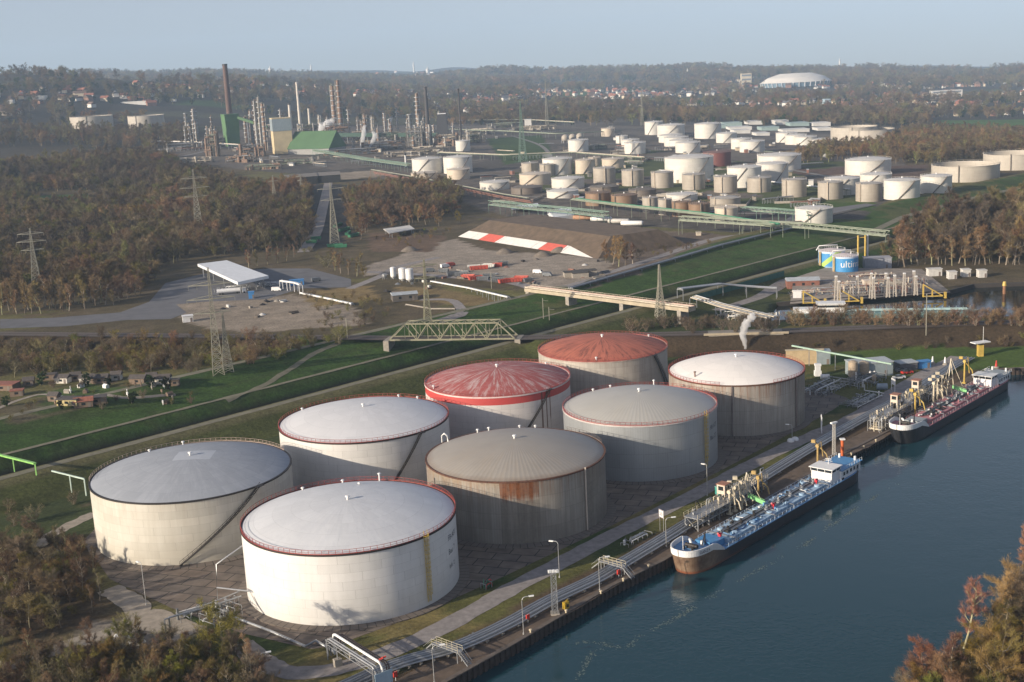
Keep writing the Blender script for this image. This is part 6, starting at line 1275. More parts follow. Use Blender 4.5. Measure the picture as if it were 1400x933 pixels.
for px, py, top, lb in ((743, 436, 408, 'thin catenary mast left of its twin by the railway'), (751, 438, 420, 'shorter catenary mast right of its twin by the railway'), (475, 463, 436, 'catenary mast on the railway left of the truss bridge'), (1266, 459, 402, 'catenary mast on the railway right of the blue tanks'), (672, 395, 372, 'thin pole beside the lots'), (200, 0, 0, '')):
    if not lb: continue
    P = GT(px, py); h = HT(P, top); e = empty('catenary_mast', P, lb, 'mast', 'masts along the railway'); MB().bar((0, 0, 0), (0, 0, h), .3).build('pole', pyl_m, e); MB().bar((0, 0, h - 1), (2.6, 0, h - 1.4), .12).build('bracket', pyl_m, e)
# railway truss bridge
A = GT(535, 463, 6.4); B = GT(706, 461, 6.4); d = B - A; Lb = d.length; rz = math.atan2(d.y, d.x); tb = M('bridge_paint', (0.21, 0.20, 0.135), 0.6, 0, 0.2, 0.6)
e = empty('railway_bridge', A, 'cream green steel truss railway bridge over the river', 'bridge', None, rz); Ht = 6.9; npan = 6
xs = [Lb * (i / npan) for i in range(npan + 1)]; top = xs[1:-1]; top = [Lb * .08] + xs[1:-1] + [Lb * .92]
for sg, nm in ((-1, 'truss'), (1, 'truss')):
    y = sg * 3.4; m_ = MB(); m_.bar((0, y, 0), (Lb, y, 0), .5, .7); m_.bar((xs[1] * .78, y, Ht), (xs[-2] + xs[1] * .22, y, Ht), .5, .55)
    m_.bar((0, y, 0), (xs[1] * .78, y, Ht), .5, .5); m_.bar((Lb, y, 0), (xs[-2] + xs[1] * .22, y, Ht), .5, .5)
    nb = 8; bx = np.linspace(xs[1] * .78, xs[-2] + xs[1] * .22, nb + 1); lx = [Lb * .145 + (Lb * .71) * i / nb for i in range(nb + 1)]
    for i in range(nb + 1): m_.bar((bx[i], y, 0), (bx[i], y, Ht), .22)
    for i in range(nb): m_.bar((bx[i], y, 0 if i % 2 else Ht), (bx[i + 1], y, Ht if i % 2 else 0), .36)
    m_.build(nm, tb, e)
m_ = MB()
for x in bx: m_.bar((x, -3.4, Ht), (x, 3.4, Ht), .25); 
for i in range(nb): m_.bar((bx[i], -3.4, Ht), (bx[i + 1], 3.4, Ht), .18); m_.bar((bx[i], 3.4, Ht), (bx[i + 1], -3.4, Ht), .18)
m_.build('top_bracing', tb, e); m_ = MB(); m_.box((Lb / 2, 0, -.2), (Lb, 6.4, .5)); m_.build('bridge_deck', M('bridge_deck', (0.07, 0.055, 0.045), 0.9), e)
for x in (-1.2, Lb + 1.2): MB().box((x, 0, -3.4), (2.4, 9.5, 6.6)).build('abutment', concrete, e)
# second deck girder over the underpass at the right
P = GT(1025, 470); e = empty('underpass_bridge', Vector((P.x, float(rail_y(P.x)), 0)), 'pale concrete railway underpass behind the white roofed tank', 'bridge', None, -0.12); MB().box((0, 0, 5.2), (30, 9.5, 2.0)).build('deck', concrete, e)
for x in (-1, 1): MB().add([(x * 7, -4.9, 0), (x * 7, 4.9, 0), (x * 20, -4.9, 4.3), (x * 20, 4.9, 4.3), (x * 20, -14, 0), (x * 7, -6, 4.3)], [(0, 5, 2, 4), (0, 1, 3, 2)]).build('wing_wall', concrete, e)
MB().box((0, -5.0, 6.6), (34, .25, .9)).build('parapet', M('parapet', (0.33, 0.28, 0.2), 0.9), e)
# pipe bridges and racks
cream_pipe = M('cream_pipe', (0.50, 0.44, 0.35), 0.55, 0, 0.2, 0.3); rust_pipe = M('rust_red_pipe', (0.20, 0.10, 0.075), 0.7, 0, 0.3, 0.4); pg_pipe = M('pale_green_pipe', (0.195, 0.222, 0.165), 0.55, 0, 0.2, 0.3); gr_pipe = M('green_pipe', (0.05, 0.20, 0.11), 0.5, 0, 0.2, 0.3)
def rack(name, pts, zs, label, pipes, W_=5.0, post=14.0, truss=0.0, post_m=None, cat='pipe rack', beam=0.5, group=None):
    """pts on the ground (photo places), zs pipe height above the ground at each"""
    P = [GT(*p) if len(p) == 2 else Vector(p) for p in pts]; L = [Vector((p.x, p.y, p.z + z)) for p, z in zip(P, zs)]; L = resample(L, post); o = L[0].copy(); o.z = ground(o.x, o.y); e = empty(name, o, label, cat, group)
    nrm = []
    for i in range(len(L)): d = L[min(i + 1, len(L) - 1)] - L[max(i - 1, 0)]; d.z = 0; d.normalize(); nrm.append(Vector((-d.y, d.x, 0)))
    n = len(pipes)
    for j, (rad, mm, dz) in enumerate(pipes):
        y = -W_ / 2 + W_ * (j + .5) / n; MB().path([p + q * y + Vector((0, 0, dz)) - o for p, q in zip(L, nrm)], rad, 6).build('pipe', mm, e)
    m_ = MB(); mm = post_m or pg_pipe
    for p, q in zip(L, nrm):
        for y in (-W_ / 2, W_ / 2): g_ = ground((p + q * y).x, (p + q * y).y); b_ = p + q * y - o; m_.bar((b_.x, b_.y, g_ - o.z - .3), b_ - Vector((0, 0, .3)), beam * .6)
        m_.bar(p + q * (-W_ / 2) - o - Vector((0, 0, .5)), p + q * (W_ / 2) - o - Vector((0, 0, .5)), beam * .6)
    if truss:
        for i in range(len(L) - 1):
            for y in (-W_ / 2, W_ / 2):
                a, b = L[i] + nrm[i] * y - o, L[i + 1] + nrm[i + 1] * y - o; up = Vector((0, 0, truss)); m_.bar(a - Vector((0, 0, .4)), b - Vector((0, 0, .4)), beam); m_.bar(a + up, b + up, beam)
                k_ = max(2, int((b - a).length / max(3, truss * 1.2)))
                for t in range(k_): m_.bar(a.lerp(b, t / k_) + (up if t % 2 else Vector()), a.lerp(b, (t + 1) / k_) + (Vector() if t % 2 else up), beam * .5)
    m_.build('trestle', mm, e); return e
def piers(pts, label_=None): pass
A = GT(722, 394, 7.5); B = GT(946, 421, 7.5); A.z = B.z = 0
e = empty('pipe_bridge', Vector((A.x, A.y, 0)), 'long cream pipe bridge with concrete piers over the river dikes', 'pipe bridge'); d = (B - A); Lp = d.length; d.normalize(); n = Vector((-d.y, d.x, 0))
for off, rad, mm in ((-2.2, .35, cream_pipe), (-1.2, .28, rust_pipe), (-.2, .32, cream_pipe), (.8, .26, cream_pipe), (1.8, .34, M('pink_pipe', (0.46, 0.30, 0.24), 0.6))): MB().path([n * off + Vector((0, 0, 8.2)), d * Lp + n * off + Vector((0, 0, 8.0))], rad, 8).build('pipe', mm, e)
m_ = MB(); m_.bar(Vector((0, 0, 6.9)), d * Lp + Vector((0, 0, 6.7)), 5.4, 1.6); m_.build('girder', M('girder_tan', (0.34, 0.29, 0.21), 0.7, 0, .2, .3), e)
m_ = MB()
for sg in (-2.8, 2.8):
    for i in range(41): q = d * (Lp * i / 40) + n * sg; m_.bar(q + Vector((0, 0, 7.6)), q + Vector((0, 0, 8.9)), .1)
    m_.bar(n * sg + Vector((0, 0, 8.9)), d * Lp + n * sg + Vector((0, 0, 8.7)), .1)
m_.build('handrail', cream_pipe, e)
for f in (0.02, .285, .62, .95): q = d * (Lp * f); g_ = ground(A.x + q.x, A.y + q.y); MB().box((q.x, q.y, (g_ + 6.2) / 2 - .5), (2.2, 6.0, 6.2 - g_ + 1.0), math.atan2(d.y, d.x)).build('pier', concrete, e)
rack('pipe_rack', [(948, 424), (985, 430), (1030, 440), (1056, 446)], [6.5, 4.5, 4, 4], 'cream pipes stepping down from the bridge end beside the steam plume', [(.3, cream_pipe, 0), (.3, pipe_m, 0), (.25, cream_pipe, 0), (.3, pipe_m, 0)], 8, 7, 0, galv, 'pipes')
rack('pipe_rack', [(930, 409), (985, 402), (1020, 405), (1062, 408)], [5, 5, 5, 5], 'pale grey pipe rack leading to the harbour terminal', [(.4, pipe_m, 0), (.3, white_pt, 0), (.4, pipe_m, 0)], 4, 16, 0, galv)
skid('valve_skid', 1030, 436, 24, 8, 3.0, 'white and grey pipe manifold beside the steam plume', 41, 0.0, 1.6, (white_pt, pipe_m, cream_pipe)); skid('valve_skid', 1000, 432, 14, 6, 4.0, 'cream pipe bends at the bridge end', 42, 0.0, 1.5, (white_pt, cream_pipe, pipe_m))
rack('dike_pipeline', [(780, 397), (850, 377), (920, 357), (985, 338), (1050, 322), (1090, 313)], [1.2] * 6, 'grey pipeline running along the crest of the far dike', [(.45, pipe_d, 0), (.35, pipe_m, 0), (.45, pipe_d, 0)], 3.2, 14, 0, galv, 'pipeline', .4)
A = GT(930, 303, 10.0); B = GT(1214, 322, 9.0)
rack('green_pipe_bridge', [(A.x, A.y, ground(A.x, A.y)), (GT(1103, 311, 10).x, GT(1103, 311, 10).y, 0), (B.x, B.y, 0)], [10, 10, 9], 'long pale green lattice pipe bridge across the river to the blue tanks', [(.5, pg_pipe, 0), (.45, pg_pipe, .2), (.5, cream_pipe, 0)], 4.2, 42, 2.4, pg_pipe, 'pipe bridge', .45)
P = GT(1178, 352); e = empty('pipe_tower', P, 'yellow pipe tower under the end of the green bridge', 'pipe tower'); h = HT(P, 322)
for x, y, mm in ((-2, 0, M('bright_yellow_arm', (0, 0, 0))), (2, 0, M('bright_yellow_arm', (0, 0, 0))), (3.6, 1, white_pt)): MB().cyl((x, y, 0), (x, y, h), .55, n=10).build('column', mm, e)
MB().bar((-2, 0, h * .9), (3.6, 1, h * .9), .5).build('beam', M('bright_yellow_arm', (0, 0, 0)), e)
rack('pipe_rack', [(510, 241), (560, 250), (620, 262), (690, 277), (725, 283)], [7] * 5, 'long pale green and rust pipe rack crossing in front of the round tanks', [(.4, pg_pipe, .5), (.4, cream_pipe, .5), (.35, pg_pipe, 0), (.5, rust_pipe, -2.5), (.5, rust_pipe, -4.0)], 5, 15, 0, rust_pipe)
rack('pipe_rack', [(672, 291), (720, 297), (780, 303), (830, 309)], [7] * 4, 'grey green lattice rack behind the painted slope', [(.3, pg_pipe, 0), (.3, pipe_m, 0), (.3, pg_pipe, .4)], 5, 14, 3.0, green_st)
rack('pipe_rack', [(786, 286), (850, 295), (910, 302), (960, 308), (1010, 316), (1062, 325)], [8] * 6, 'thick bundle of pale and bright green pipes above the tank wagons', [(.5, pg_pipe, 0), (.6, pg_pipe, .5), (.5, gr_pipe, 0), (.6, gr_pipe, .5), (.45, cream_pipe, .2)], 8, 16, 0, pg_pipe)
rack('pipe_rack', [(640, 171), (720, 170), (785, 174)], [9] * 3, 'far pale green pipe rack at the back of the refinery', [(.6, pg_pipe, 0), (.6, cream_pipe, .5)], 6, 25, 0, pg_pipe)
rack('pipe_rack', [(600, 183), (690, 186), (760, 190), (850, 186)], [8] * 4, 'long green pipe rack on the lawn left of the white tanks', [(.6, pg_pipe, 0), (.6, pg_pipe, .5)], 6, 22, 0, pg_pipe)
rack('pipe_rack', [(600, 216), (690, 220), (780, 216), (880, 224)], [7] * 4, 'green pipe rack passing behind the grey tanks', [(.6, pg_pipe, 0), (.5, cream_pipe, .5)], 6, 20, 0, pg_pipe)
rack('pipe_rack', [(430, 213), (500, 226), (560, 236)], [7, 7, 8], 'pale green covered conveyor sloping from the green hall', [(.6, pg_pipe, 0), (.6, pg_pipe, .4), (.4, cream_pipe, .2)], 5, 20, 2.0, green_st, 'conveyor')
rack('pipe_rack', [(210, 200), (270, 202), (330, 206)], [8] * 3, 'grey pipe rack left of the tall chimney', [(.6, pipe_m, 0), (.6, cream_pipe, .6)], 6, 22, 0, galv)
rack('pipe_rack', [(900, 240), (1000, 250), (1090, 262), (1160, 268)], [5] * 4, 'pale pipe rack between the rows of grey and white tanks', [(.5, pg_pipe, 0), (.5, white_pt, .4)], 5, 22, 0, pg_pipe)
rack('pipe_rack', [(1015, 298), (1060, 301), (1110, 306)], [6] * 3, 'green pipe rack around the low white tank by the river', [(.4, pg_pipe, 0), (.4, pipe_d, .4), (.4, gr_pipe, 0)], 5, 11, 2, green_st)
# painted slope
A = GT(622, 324); B = GT(816, 355); d = B - A; d.z = 0; Ls = d.length; d.normalize(); n = Vector((-d.y, d.x, 0)); 
if n.y < 0: n = -n
e = empty('earth_bank', Vector((A.x, A.y, 0)), 'brown earth bank with red and white painted concrete foot', 'earth bank'); earth = M('bank_earth', (0.105, 0.075, 0.050), 0.95, 0, 0.3, 0.2, 0.3)
m_ = MB(); V_ = [d * 0 + n * 0 + Vector((0, 0, 0)), d * Ls, d * (Ls - 14) + n * 22 + Vector((0, 0, 11.5)), d * 12 + n * 22 + Vector((0, 0, 11.5)), d * 12 + n * 60 + Vector((0, 0, 11.5)), d * (Ls - 14) + n * 60 + Vector((0, 0, 11.5)), d * Ls + n * 75, d * 0 + n * 75]
m_.add(V_, [(0, 1, 2, 3), (3, 2, 5, 4), (1, 6, 5, 2), (0, 3, 4, 7)]); m_.build('earth_body', earth, e)
wp = M('slope_white', (0.62, 0.60, 0.57), 0.7, 0, 0.12, 0.4); rp_ = M('slope_red', (0.50, 0.10, 0.07), 0.7, 0, 0.12, 0.4)
def slope_panel(f0, f1, w0, w1, mm):
    sl_ = lambda f, w: d * (Ls * f + 12 * w / 22 * (1 - f)) + n * w + Vector((0, 0, 11.5 * w / 22 + .15)); m_ = MB(); dn = Vector((0, 0, -.3))
    q = [sl_(f0, -.2), sl_(f1, -.2), sl_(f1, w1), sl_(f0, w0)]; m_.add(q + [p + dn for p in q], [(0, 1, 2, 3), (0, 4, 5, 1), (1, 5, 6, 2), (2, 6, 7, 3), (3, 7, 4, 0)]); m_.build('painted_panel', mm, e)
for f0, f1, mm in ((0, .10, wp), (.103, .16, wp), (.163, .285, rp_), (.288, .30, wp), (.303, .55, wp), (.553, .60, wp), (.603, .735, rp_), (.738, .75, wp)): slope_panel(f0, f1, 9, 9, mm)
slope_panel(.753, .99, 9, 1.0, wp)
# white canopies
def canopy(corners, z, th, label, legs, mm, hgt=None):
    Q = [GT(*p, z) for p in corners]; c = sum(Q, Vector()) / 4; o = Vector((c.x, c.y, ground(c.x, c.y))); e = empty('canopy', o, label, 'canopy'); m_ = MB(); m_.prism([(q.x - o.x, q.y - o.y) for q in Q], z - th - o.z, z - o.z); m_.build('roof', mm, e)
    for i in range(4):
        for f in np.linspace(.08, .92, legs): q = Q[i].lerp(Q[(i + 1) % 4], f).lerp(c, .08); MB().bar((q.x - o.x, q.y - o.y, 0), (q.x - o.x, q.y - o.y, z - th - o.z), .35).build('post', galv, e)
    return e
canopy([(270, 361), (310, 356), (367, 377), (325, 386)], 8.5, 1.6, 'large white flat canopy of the loading station in the left yard', 4, M('canopy_white', (0.62, 0.64, 0.66), 0.5, 0, 0.08, .3))
canopy([(524, 313), (560, 308), (567, 313), (532, 319)], 5, .5, 'small pale canopy beside the dark sidings', 2, M('canopy_grey', (0.55, 0.53, 0.49), 0.6, 0, .1, .3)); canopy([(748, 287), (780, 284), (785, 294), (757, 297)], 6, 3.5, 'white box shed at the head of the tank wagons', 2, M('canopy_white', (0, 0, 0))); canopy([(695, 282), (735, 278), (738, 282), (700, 286)], 5, .6, 'white platform roof behind the painted slope', 2, M('canopy_white', (0, 0, 0)))
shed('dark_shed', 412, 252, 34, 16, 8, 3, .3, 'dark open barn left of its twin beyond the left wood', M('black_wood', (0.025, 0.025, 0.025), .9), M('barn_roof', (0.16, 0.15, 0.14), .8), door=False); shed('dark_shed', 440, 250, 40, 16, 8, 3, .2, 'wider dark open barn right of its twin beyond the left wood', M('black_wood', (0, 0, 0)), M('barn_roof', (0, 0, 0)), door=False)
skid('valve_skid', 318, 398, 20, 8, 3, 'pumps and white pipes under the white canopy', 51, .3, 1.2, (white_pt, pipe_m, galv)); skid('valve_skid', 378, 391, 22, 7, 4, 'silver pipework right of the white canopy', 52, -.1, 1.3)
P = GT(317, 402); e = empty('tank_truck', P, 'white road tanker parked under the white canopy', 'truck', None, .25); MB().cyl((-8, 0, 2), (5, 0, 2), 1.25, n=14).build('tank', white_pt, e); MB().box((6.8, 0, 1.7), (2.2, 2.4, 2.6)).build('cab', white_pt, e)
for x in (-6.5, -5, 3, 6.8):
    for y in (-1.1, 1.1): MB().cyl((x, y - .15, .5), (x, y + .15, .5), .5, n=10).build('wheel', M('tyre', (0, 0, 0)), e)
rack('pipe_portal', [(385, 396), (405, 399), (412, 402)], [5, 5, 5], 'white pipe portal at the corner of the left yard', [(.5, white_pt, 0), (.4, white_pt, 0)], 2, 7, 0, white_pt, 'pipe portal'); rack('pipe_run', [(412, 403), (450, 411), (482, 418)], [1] * 3, 'low pale pipe run from the white portal', [(.5, white_pt, 0), (.4, pipe_m, 0)], 2, 9, 0, galv, 'pipe run'); rack('pipe_run', [(590, 387), (640, 396), (695, 409)], [1] * 3, 'pale pipe run along the grass bank in the middle', [(.4, white_pt, 0), (.35, pipe_m, 0)], 2, 9, 0, galv, 'pipe run'); rack('pipe_run', [(555, 418), (590, 424), (622, 424)], [.6] * 3, 'curved low pale kerb pipe in the middle lots', [(.4, concrete, 0)], 1, 9, 0, concrete, 'pipe run')
shed('blue_container', 406, 390, 8, 3, 3, 0, .2, 'blue container right of the white portal', M('blue_paint', (0, 0, 0)), M('blue_paint', (0, 0, 0)), 'container', flat=True); shed('blue_cabin', 344, 408, 3, 3, 3.4, 0, .2, 'small blue cabin in front of the white canopy', M('blue_paint', (0, 0, 0)), M('blue_paint', (0, 0, 0)), 'cabin', flat=True); shed('white_cabin', 257, 440, 5, 3.5, 3, 0, .3, 'small white cabin on the verge by the left pylon', white_pt, white_pt, 'cabin', flat=True); shed('low_building', 553, 410, 13, 9, 3.4, .8, .2, 'low building with pale roof among the middle lots', M('dark_wall', (0.10, 0.09, 0.08), .8), M('pale_grey_roof', (0, 0, 0)), windows=2)
for px, py, top, r_, lb in ((551, 385, 366, 2.2, 'white silo left of its twin in the middle yard'), (560.5, 386, 367, 2.2, 'white silo right of its twin in the middle yard'), (538, 382, 365, 1.6, 'grey slim silo left of the white pair'), (526, 382, 374, 1.4, 'short grey tank at the yard entrance')):
    P = GT(px, py); hh = HT(P, top); e = empty('silo', P, lb, 'silo'); m_ = MB(); m_.lathe([(r_ * .3, .4), (r_, 1.8), (r_, hh - .4), (r_ * .3, hh), (.02, hh)], 20); m_.build('body', white_pt if 'white' in lb else pipe_m, e)
    for k_ in range(4): a = k_ * 1.57; MB().bar((r_ * .85 * math.cos(a), r_ * .85 * math.sin(a), 0), (r_ * .85 * math.cos(a), r_ * .85 * math.sin(a), 1.9), .2).build('leg', galv, e)
# skips and containers in the gravel yard
red_c = M('container_red', (0.42, 0.075, 0.05), 0.6, 0, .25, .5); gry_c = M('container_grey', (0.13, 0.14, 0.15), 0.6, 0, .25, .5); grn_c = M('container_green', (0.03, 0.15, 0.075), 0.6, 0, .25, .5); wht_c = M('container_white', (0.5, 0.49, 0.46), 0.6, 0, .2, .5)
def skip(px, py, mm, L, label, group, rz, open_=True):
    P = GT(px, py); e = empty('skip_container', P, label, 'container', group, rz); m_ = MB(); h = 2.3
    m_.add([(-L / 2 + .4, -1.1, .3), (L / 2 - .4, -1.1, .3), (L / 2 - .4, 1.1, .3), (-L / 2 + .4, 1.1, .3), (-L / 2, -1.25, h), (L / 2, -1.25, h), (L / 2, 1.25, h), (-L / 2, 1.25, h), (-L / 2 + .2, -1.1, h - .4), (L / 2 - .2, -1.1, h - .4), (L / 2 - .2, 1.1, h - .4), (-L / 2 + .2, 1.1, h - .4)], [(0, 1, 5, 4), (1, 2, 6, 5), (2, 3, 7, 6), (3, 0, 4, 7), (8, 9, 10, 11), (4, 5, 9, 8), (5, 6, 10, 9), (6, 7, 11, 10), (7, 4, 8, 11)]); m_.build('body', mm, e)
    m_ = MB()
    for x in np.linspace(-L / 2 + .5, L / 2 - .5, 6): m_.bar((x, -1.28, .4), (x, -1.3, h), .14); m_.bar((x, 1.28, .4), (x, 1.3, h), .14)
    m_.build('ribs', mm, e)
for i, (px, py, c, L) in enumerate(((655, 369, red_c, 11), (640, 381, red_c, 8), (650, 383, red_c, 8), (660, 384, gry_c, 7), (692, 387, red_c, 9), (703, 386, red_c, 9), (713, 383, red_c, 8), (620, 377, gry_c, 8), (630, 378, gry_c, 8), (669, 380, gry_c, 7), (680, 385, gry_c, 7), (668, 366, wht_c, 8), (680, 365, red_c, 6), (688, 363, gry_c, 6), (722, 386, gry_c, 5), (607, 373, gry_c, 6))):
    cn = {red_c: 'red', gry_c: 'dark grey', wht_c: 'white'}[c]; skip(px, py, c, L, cn + ' open skip among the skips on the gravel yard', cn + ' skips on the gravel yard', rnd.uniform(-.4, .4))
for px, py, L in ((458, 338, 11), (466, 339, 9), (426, 333, 8), (432, 328, 8), (470, 316, 14), (476, 321, 14), (484, 324, 12), (462, 310, 14)): skip(px, py, grn_c, L, 'green open skip on the black siding yard', 'green skips on the black yard', rnd.uniform(1.0, 1.6) if px > 455 and py < 330 else rnd.uniform(-.2, .3))
for px, py in ((782, 378), (793, 379), (804, 376)): shed('concrete_bin', px, py, 9, 6, 2.6, 0, .1, 'pale concrete bin on the right of the gravel yard', concrete, M('bin_dark', (0.05, 0.045, 0.04), .9), 'bin', 'concrete bins on the gravel yard', 0, False, flat=True)
for px, py in ((742, 350), (765, 344), (560, 343), (690, 346)): 
    P = GT(px, py); m_ = MB(); m_.lathe([(6, 0), (4.2, 1.4), (2, 2.6), (.1, 3.0)], 14, smooth_prof=True); tag(m_.build('gravel_heap', M('heap_gravel', (0.15, 0.125, 0.10), .95, 0, .3, .5, .4), None, P), 'low heap of gravel on the gravel yard', 'gravel heap', 'heaps on the gravel yard')
# tank wagons
for i, (px, py) in enumerate(((798, 303), (822, 305), (846, 308), (864, 311))):
    P = GT(px, py); e = empty('tank_wagon', P, ('rusty orange tank wagon at the head of the row', 'white tank wagon behind the orange one', 'pale grey tank wagon third in the row', 'white tank wagon at the right end of the row')[i], 'rail wagon', None, -.42 + .02); mm = (M('rusty_wagon', (0.34, 0.19, 0.11), .7), white_pt, M('grey_wagon', (0.45, 0.43, 0.40), .6), white_pt)[i]
    m_ = MB(); m_.lathe([(.02, -8.2), (1.2, -8.0), (1.7, -7.4), (1.7, 7.4), (1.2, 8.0), (.02, 8.2)], 18, smooth_prof=True); m_.v = [(z, x, y + 3.0) for x, y, z in m_.v]; m_.build('tank', mm, e); MB().box((0, 0, 1.1), (16.5, 2.4, .35)).build('frame', dark_steel, e)
    for x in (-6.3, -4.5, 4.5, 6.3): m_ = MB(); m_.cyl((x, -.9, .5), (x, .9, .5), .5, n=10); m_.build('wheelset', dark_steel, e)
for k_, (a, b) in enumerate((((690, 311), (960, 328)), ((660, 300), (900, 318)), ((640, 296), (720, 304)))):
    strip('siding_track', [GT(*a)[:2], GT(*b)[:2]], 3.4, ballast, .08, 2, 8)
shed('refinery_stack_yard', 955, 322, 3, 3, 2, 0, 0, 'pale timber stack by the pipeline', cream_pipe, cream_pipe, 'timber stack', None, 0, False, flat=True)
# allotment gardens
rf_d = M('garden_roof_dark', (0.07, 0.06, 0.055), .85, 0, .3, .8); rf_r = M('garden_roof_red', (0.24, 0.09, 0.06), .85, 0, .3, .8); wl = M('garden_wall_white', (0.55, 0.52, 0.46), .8); wl2 = M('garden_wall_brown', (0.17, 0.12, 0.085), .85)
for px, py, L, W_, w_, r_, fl, lb in ((87, 523, 7, 5, wl, rf_d, 0, 'white garden house with dark gable roof'), (66, 519, 9, 4, wl2, rf_d, 1, 'long brown garden shed left of the white garden house'), (120, 523, 7, 5, wl, rf_d, 0, 'garden house with dark roof right of the white one'), (138, 523, 8, 5, wl2, rf_d, 0, 'broad dark roofed garden house in the middle of the gardens'), (190, 524, 8, 5, wl2, rf_d, 0, 'dark brown garden house with a steep roof'), (222, 524, 8, 5, wl, rf_d, 0, 'garden house at the right end of the gardens'), (96, 553, 10, 6, M('yellow_wall', (0.42, 0.35, 0.17), .8), rf_d, 1, 'yellow walled garden house near the dike'), (132, 551, 9, 6, wl2, rf_d, 1, 'brown flat garden house near the dike'), (115, 556, 8, 4, wl2, rf_r, 0, 'red roofed low garden shed'), (8, 532, 12, 8, wl2, rf_r, 1, 'long red flat roof at the left photo edge'), (160, 519, 5, 4, wl, rf_d, 0, 'tiny white garden shed between two dark ones'), (104, 520, 5, 4, wl2, rf_d, 0, 'small brown shed between the white house and its neighbour'), (208, 521, 5, 4, wl2, rf_d, 0, 'small dark shed between the two right hand garden houses'), (240, 527, 4, 3, wl2, rf_d, 1, 'low dark shed at the foot of the dike pylon'), (40, 527, 5, 4, wl2, rf_d, 0, 'dark shed right of the long red flat roof'), (24, 541, 6, 4, wl2, rf_r, 1, 'low rust coloured shed beside the garden path'), (75, 548, 5, 4, wl2, rf_d, 0, 'dark shed left of the yellow walled house')):
    shed('garden_house', px, py, L * .8, W_ * .8, 2.2, 1.3, rnd.uniform(-.3, .3), lb, w_, r_, 'garden house', None, 1, True, flat=bool(fl))
for i in range(24):
    P = GT(rnd.uniform(60, 240), rnd.uniform(526, 556)); m_ = MB(); 
    if i % 3: m_.cyl((0, 0, 0), (0, 0, rnd.uniform(1.4, 3)), .16, n=6); m_.box((0, 0, 1.2), (.7, .5, 1.0)); 
    else: m_.box((0, 0, .5), (2.4, 1.6, 1)); m_.gable(2.4, 1.6, 1.0, .6, .1)
    tag(m_.build('garden_stake', rnd.choice((white_pt, concrete, wl2)), None, P, rnd.uniform(0, 3)), 'small pale post or cold frame among the garden plots', 'garden frame', 'small things among the garden plots')
strip('garden_path', catmull([Vector((*GT(*p)[:2], 0)) for p in ((-10, 562), (30, 546), (70, 540), (150, 541), (240, 540))], 5), 2.2, tr, .09)
# ---- blue tanks and the harbour terminal
def blue_mat(name, lime):
    q = NT(name, .4); c = q.mix(q.ma('LESS_THAN', q.z, .6), (0.045, 0.22, 0.46), (0.03, 0.16, 0.36)); 
    c = q.mix(q.ma('GREATER_THAN', q.z, lime[1]), c, (0.46, 0.55, 0.66)); c = q.mix(q.ma('LESS_THAN', q.z, 1.6), c, (0.22, 0.34, 0.46))
    if lime[0]:
        a = q.ang(); u = q.ma('ADD', q.z, q.ma('MULTIPLY', a, -5.5)); c = q.mix(q.ma('MULTIPLY', q.ma('GREATER_THAN', u, lime[2]), q.ma('LESS_THAN', u, lime[2] + 3.0)), c, (0.33, 0.48, 0.12))
    return q.done(c)
for px, py, wpx, top, lb, lime, txt in ((1137, 369, 36, 341, 'blue tank with a lime green slanting stripe, rear of the pair', 1, ''), (1155.5, 378, 35, 348, 'blue tank with white lettering on its side, front of the pair', 0, 'ultimate')):
    P0 = GT(px, py); r_ = wpx * PXM(P0) / 2; vd = Vector((P0.x, P0.y, 0)).normalized(); Pc = P0 + vd * r_; hh = HT(P0, top + 4); e = empty('fuel_tank', Pc, lb, 'fuel tank'); fa = math.atan2(-vd.y, -vd.x)
    m_ = MB(); m_.lathe([(r_, 0), (r_, hh)], 56); m_.build('shell', blue_mat('blue_shell' + ('_lime' if lime else ''), (lime, hh - .9, 2.0 - 5.5 * (fa - .5))), e); m_ = MB(); m_.lathe([(r_ + .05, hh), (r_ * .5, hh + .9), (.02, hh + 1.2)], 48, smooth_prof=True); m_.build('roof', M('mauve_roof', (0.48, 0.42, 0.42), .6), e)
    m_ = MB()
    for i in range(40): a = i * 6.283 / 40; m_.bar((r_ * math.cos(a), r_ * math.sin(a), hh), (r_ * math.cos(a), r_ * math.sin(a), hh + 1.1), .09)
    m_.path([(r_ * math.cos(i * 6.283 / 40), r_ * math.sin(i * 6.283 / 40), hh + 1.1) for i in range(41)], .05, 4); m_.build('railing', white_pt, e); m_ = MB(); m_.path([(r_ * .4, -1, hh + .9), (r_ * .4, -1, hh + 3), (-r_ * .9, 2, hh + 2.4), (-r_ * 1.1, 2.2, hh)], .3, 6); m_.build('roof_pipe', white_pt, e)
    a = fa - .9; m_ = MB(); m_.bar(((r_ + .8) * math.cos(a), (r_ + .8) * math.sin(a), 0), ((r_ + .8) * math.cos(a), (r_ + .8) * math.sin(a), hh), .9); m_.build('ladder_shaft', M('tan_shaft', (0.50, 0.38, 0.20), .6), e)
    if txt: m_ = MB(); cyl_text(m_, txt, hh * .50, r_, fa - .38, hh * .46, .04); m_.build('lettering', white_pt, e)
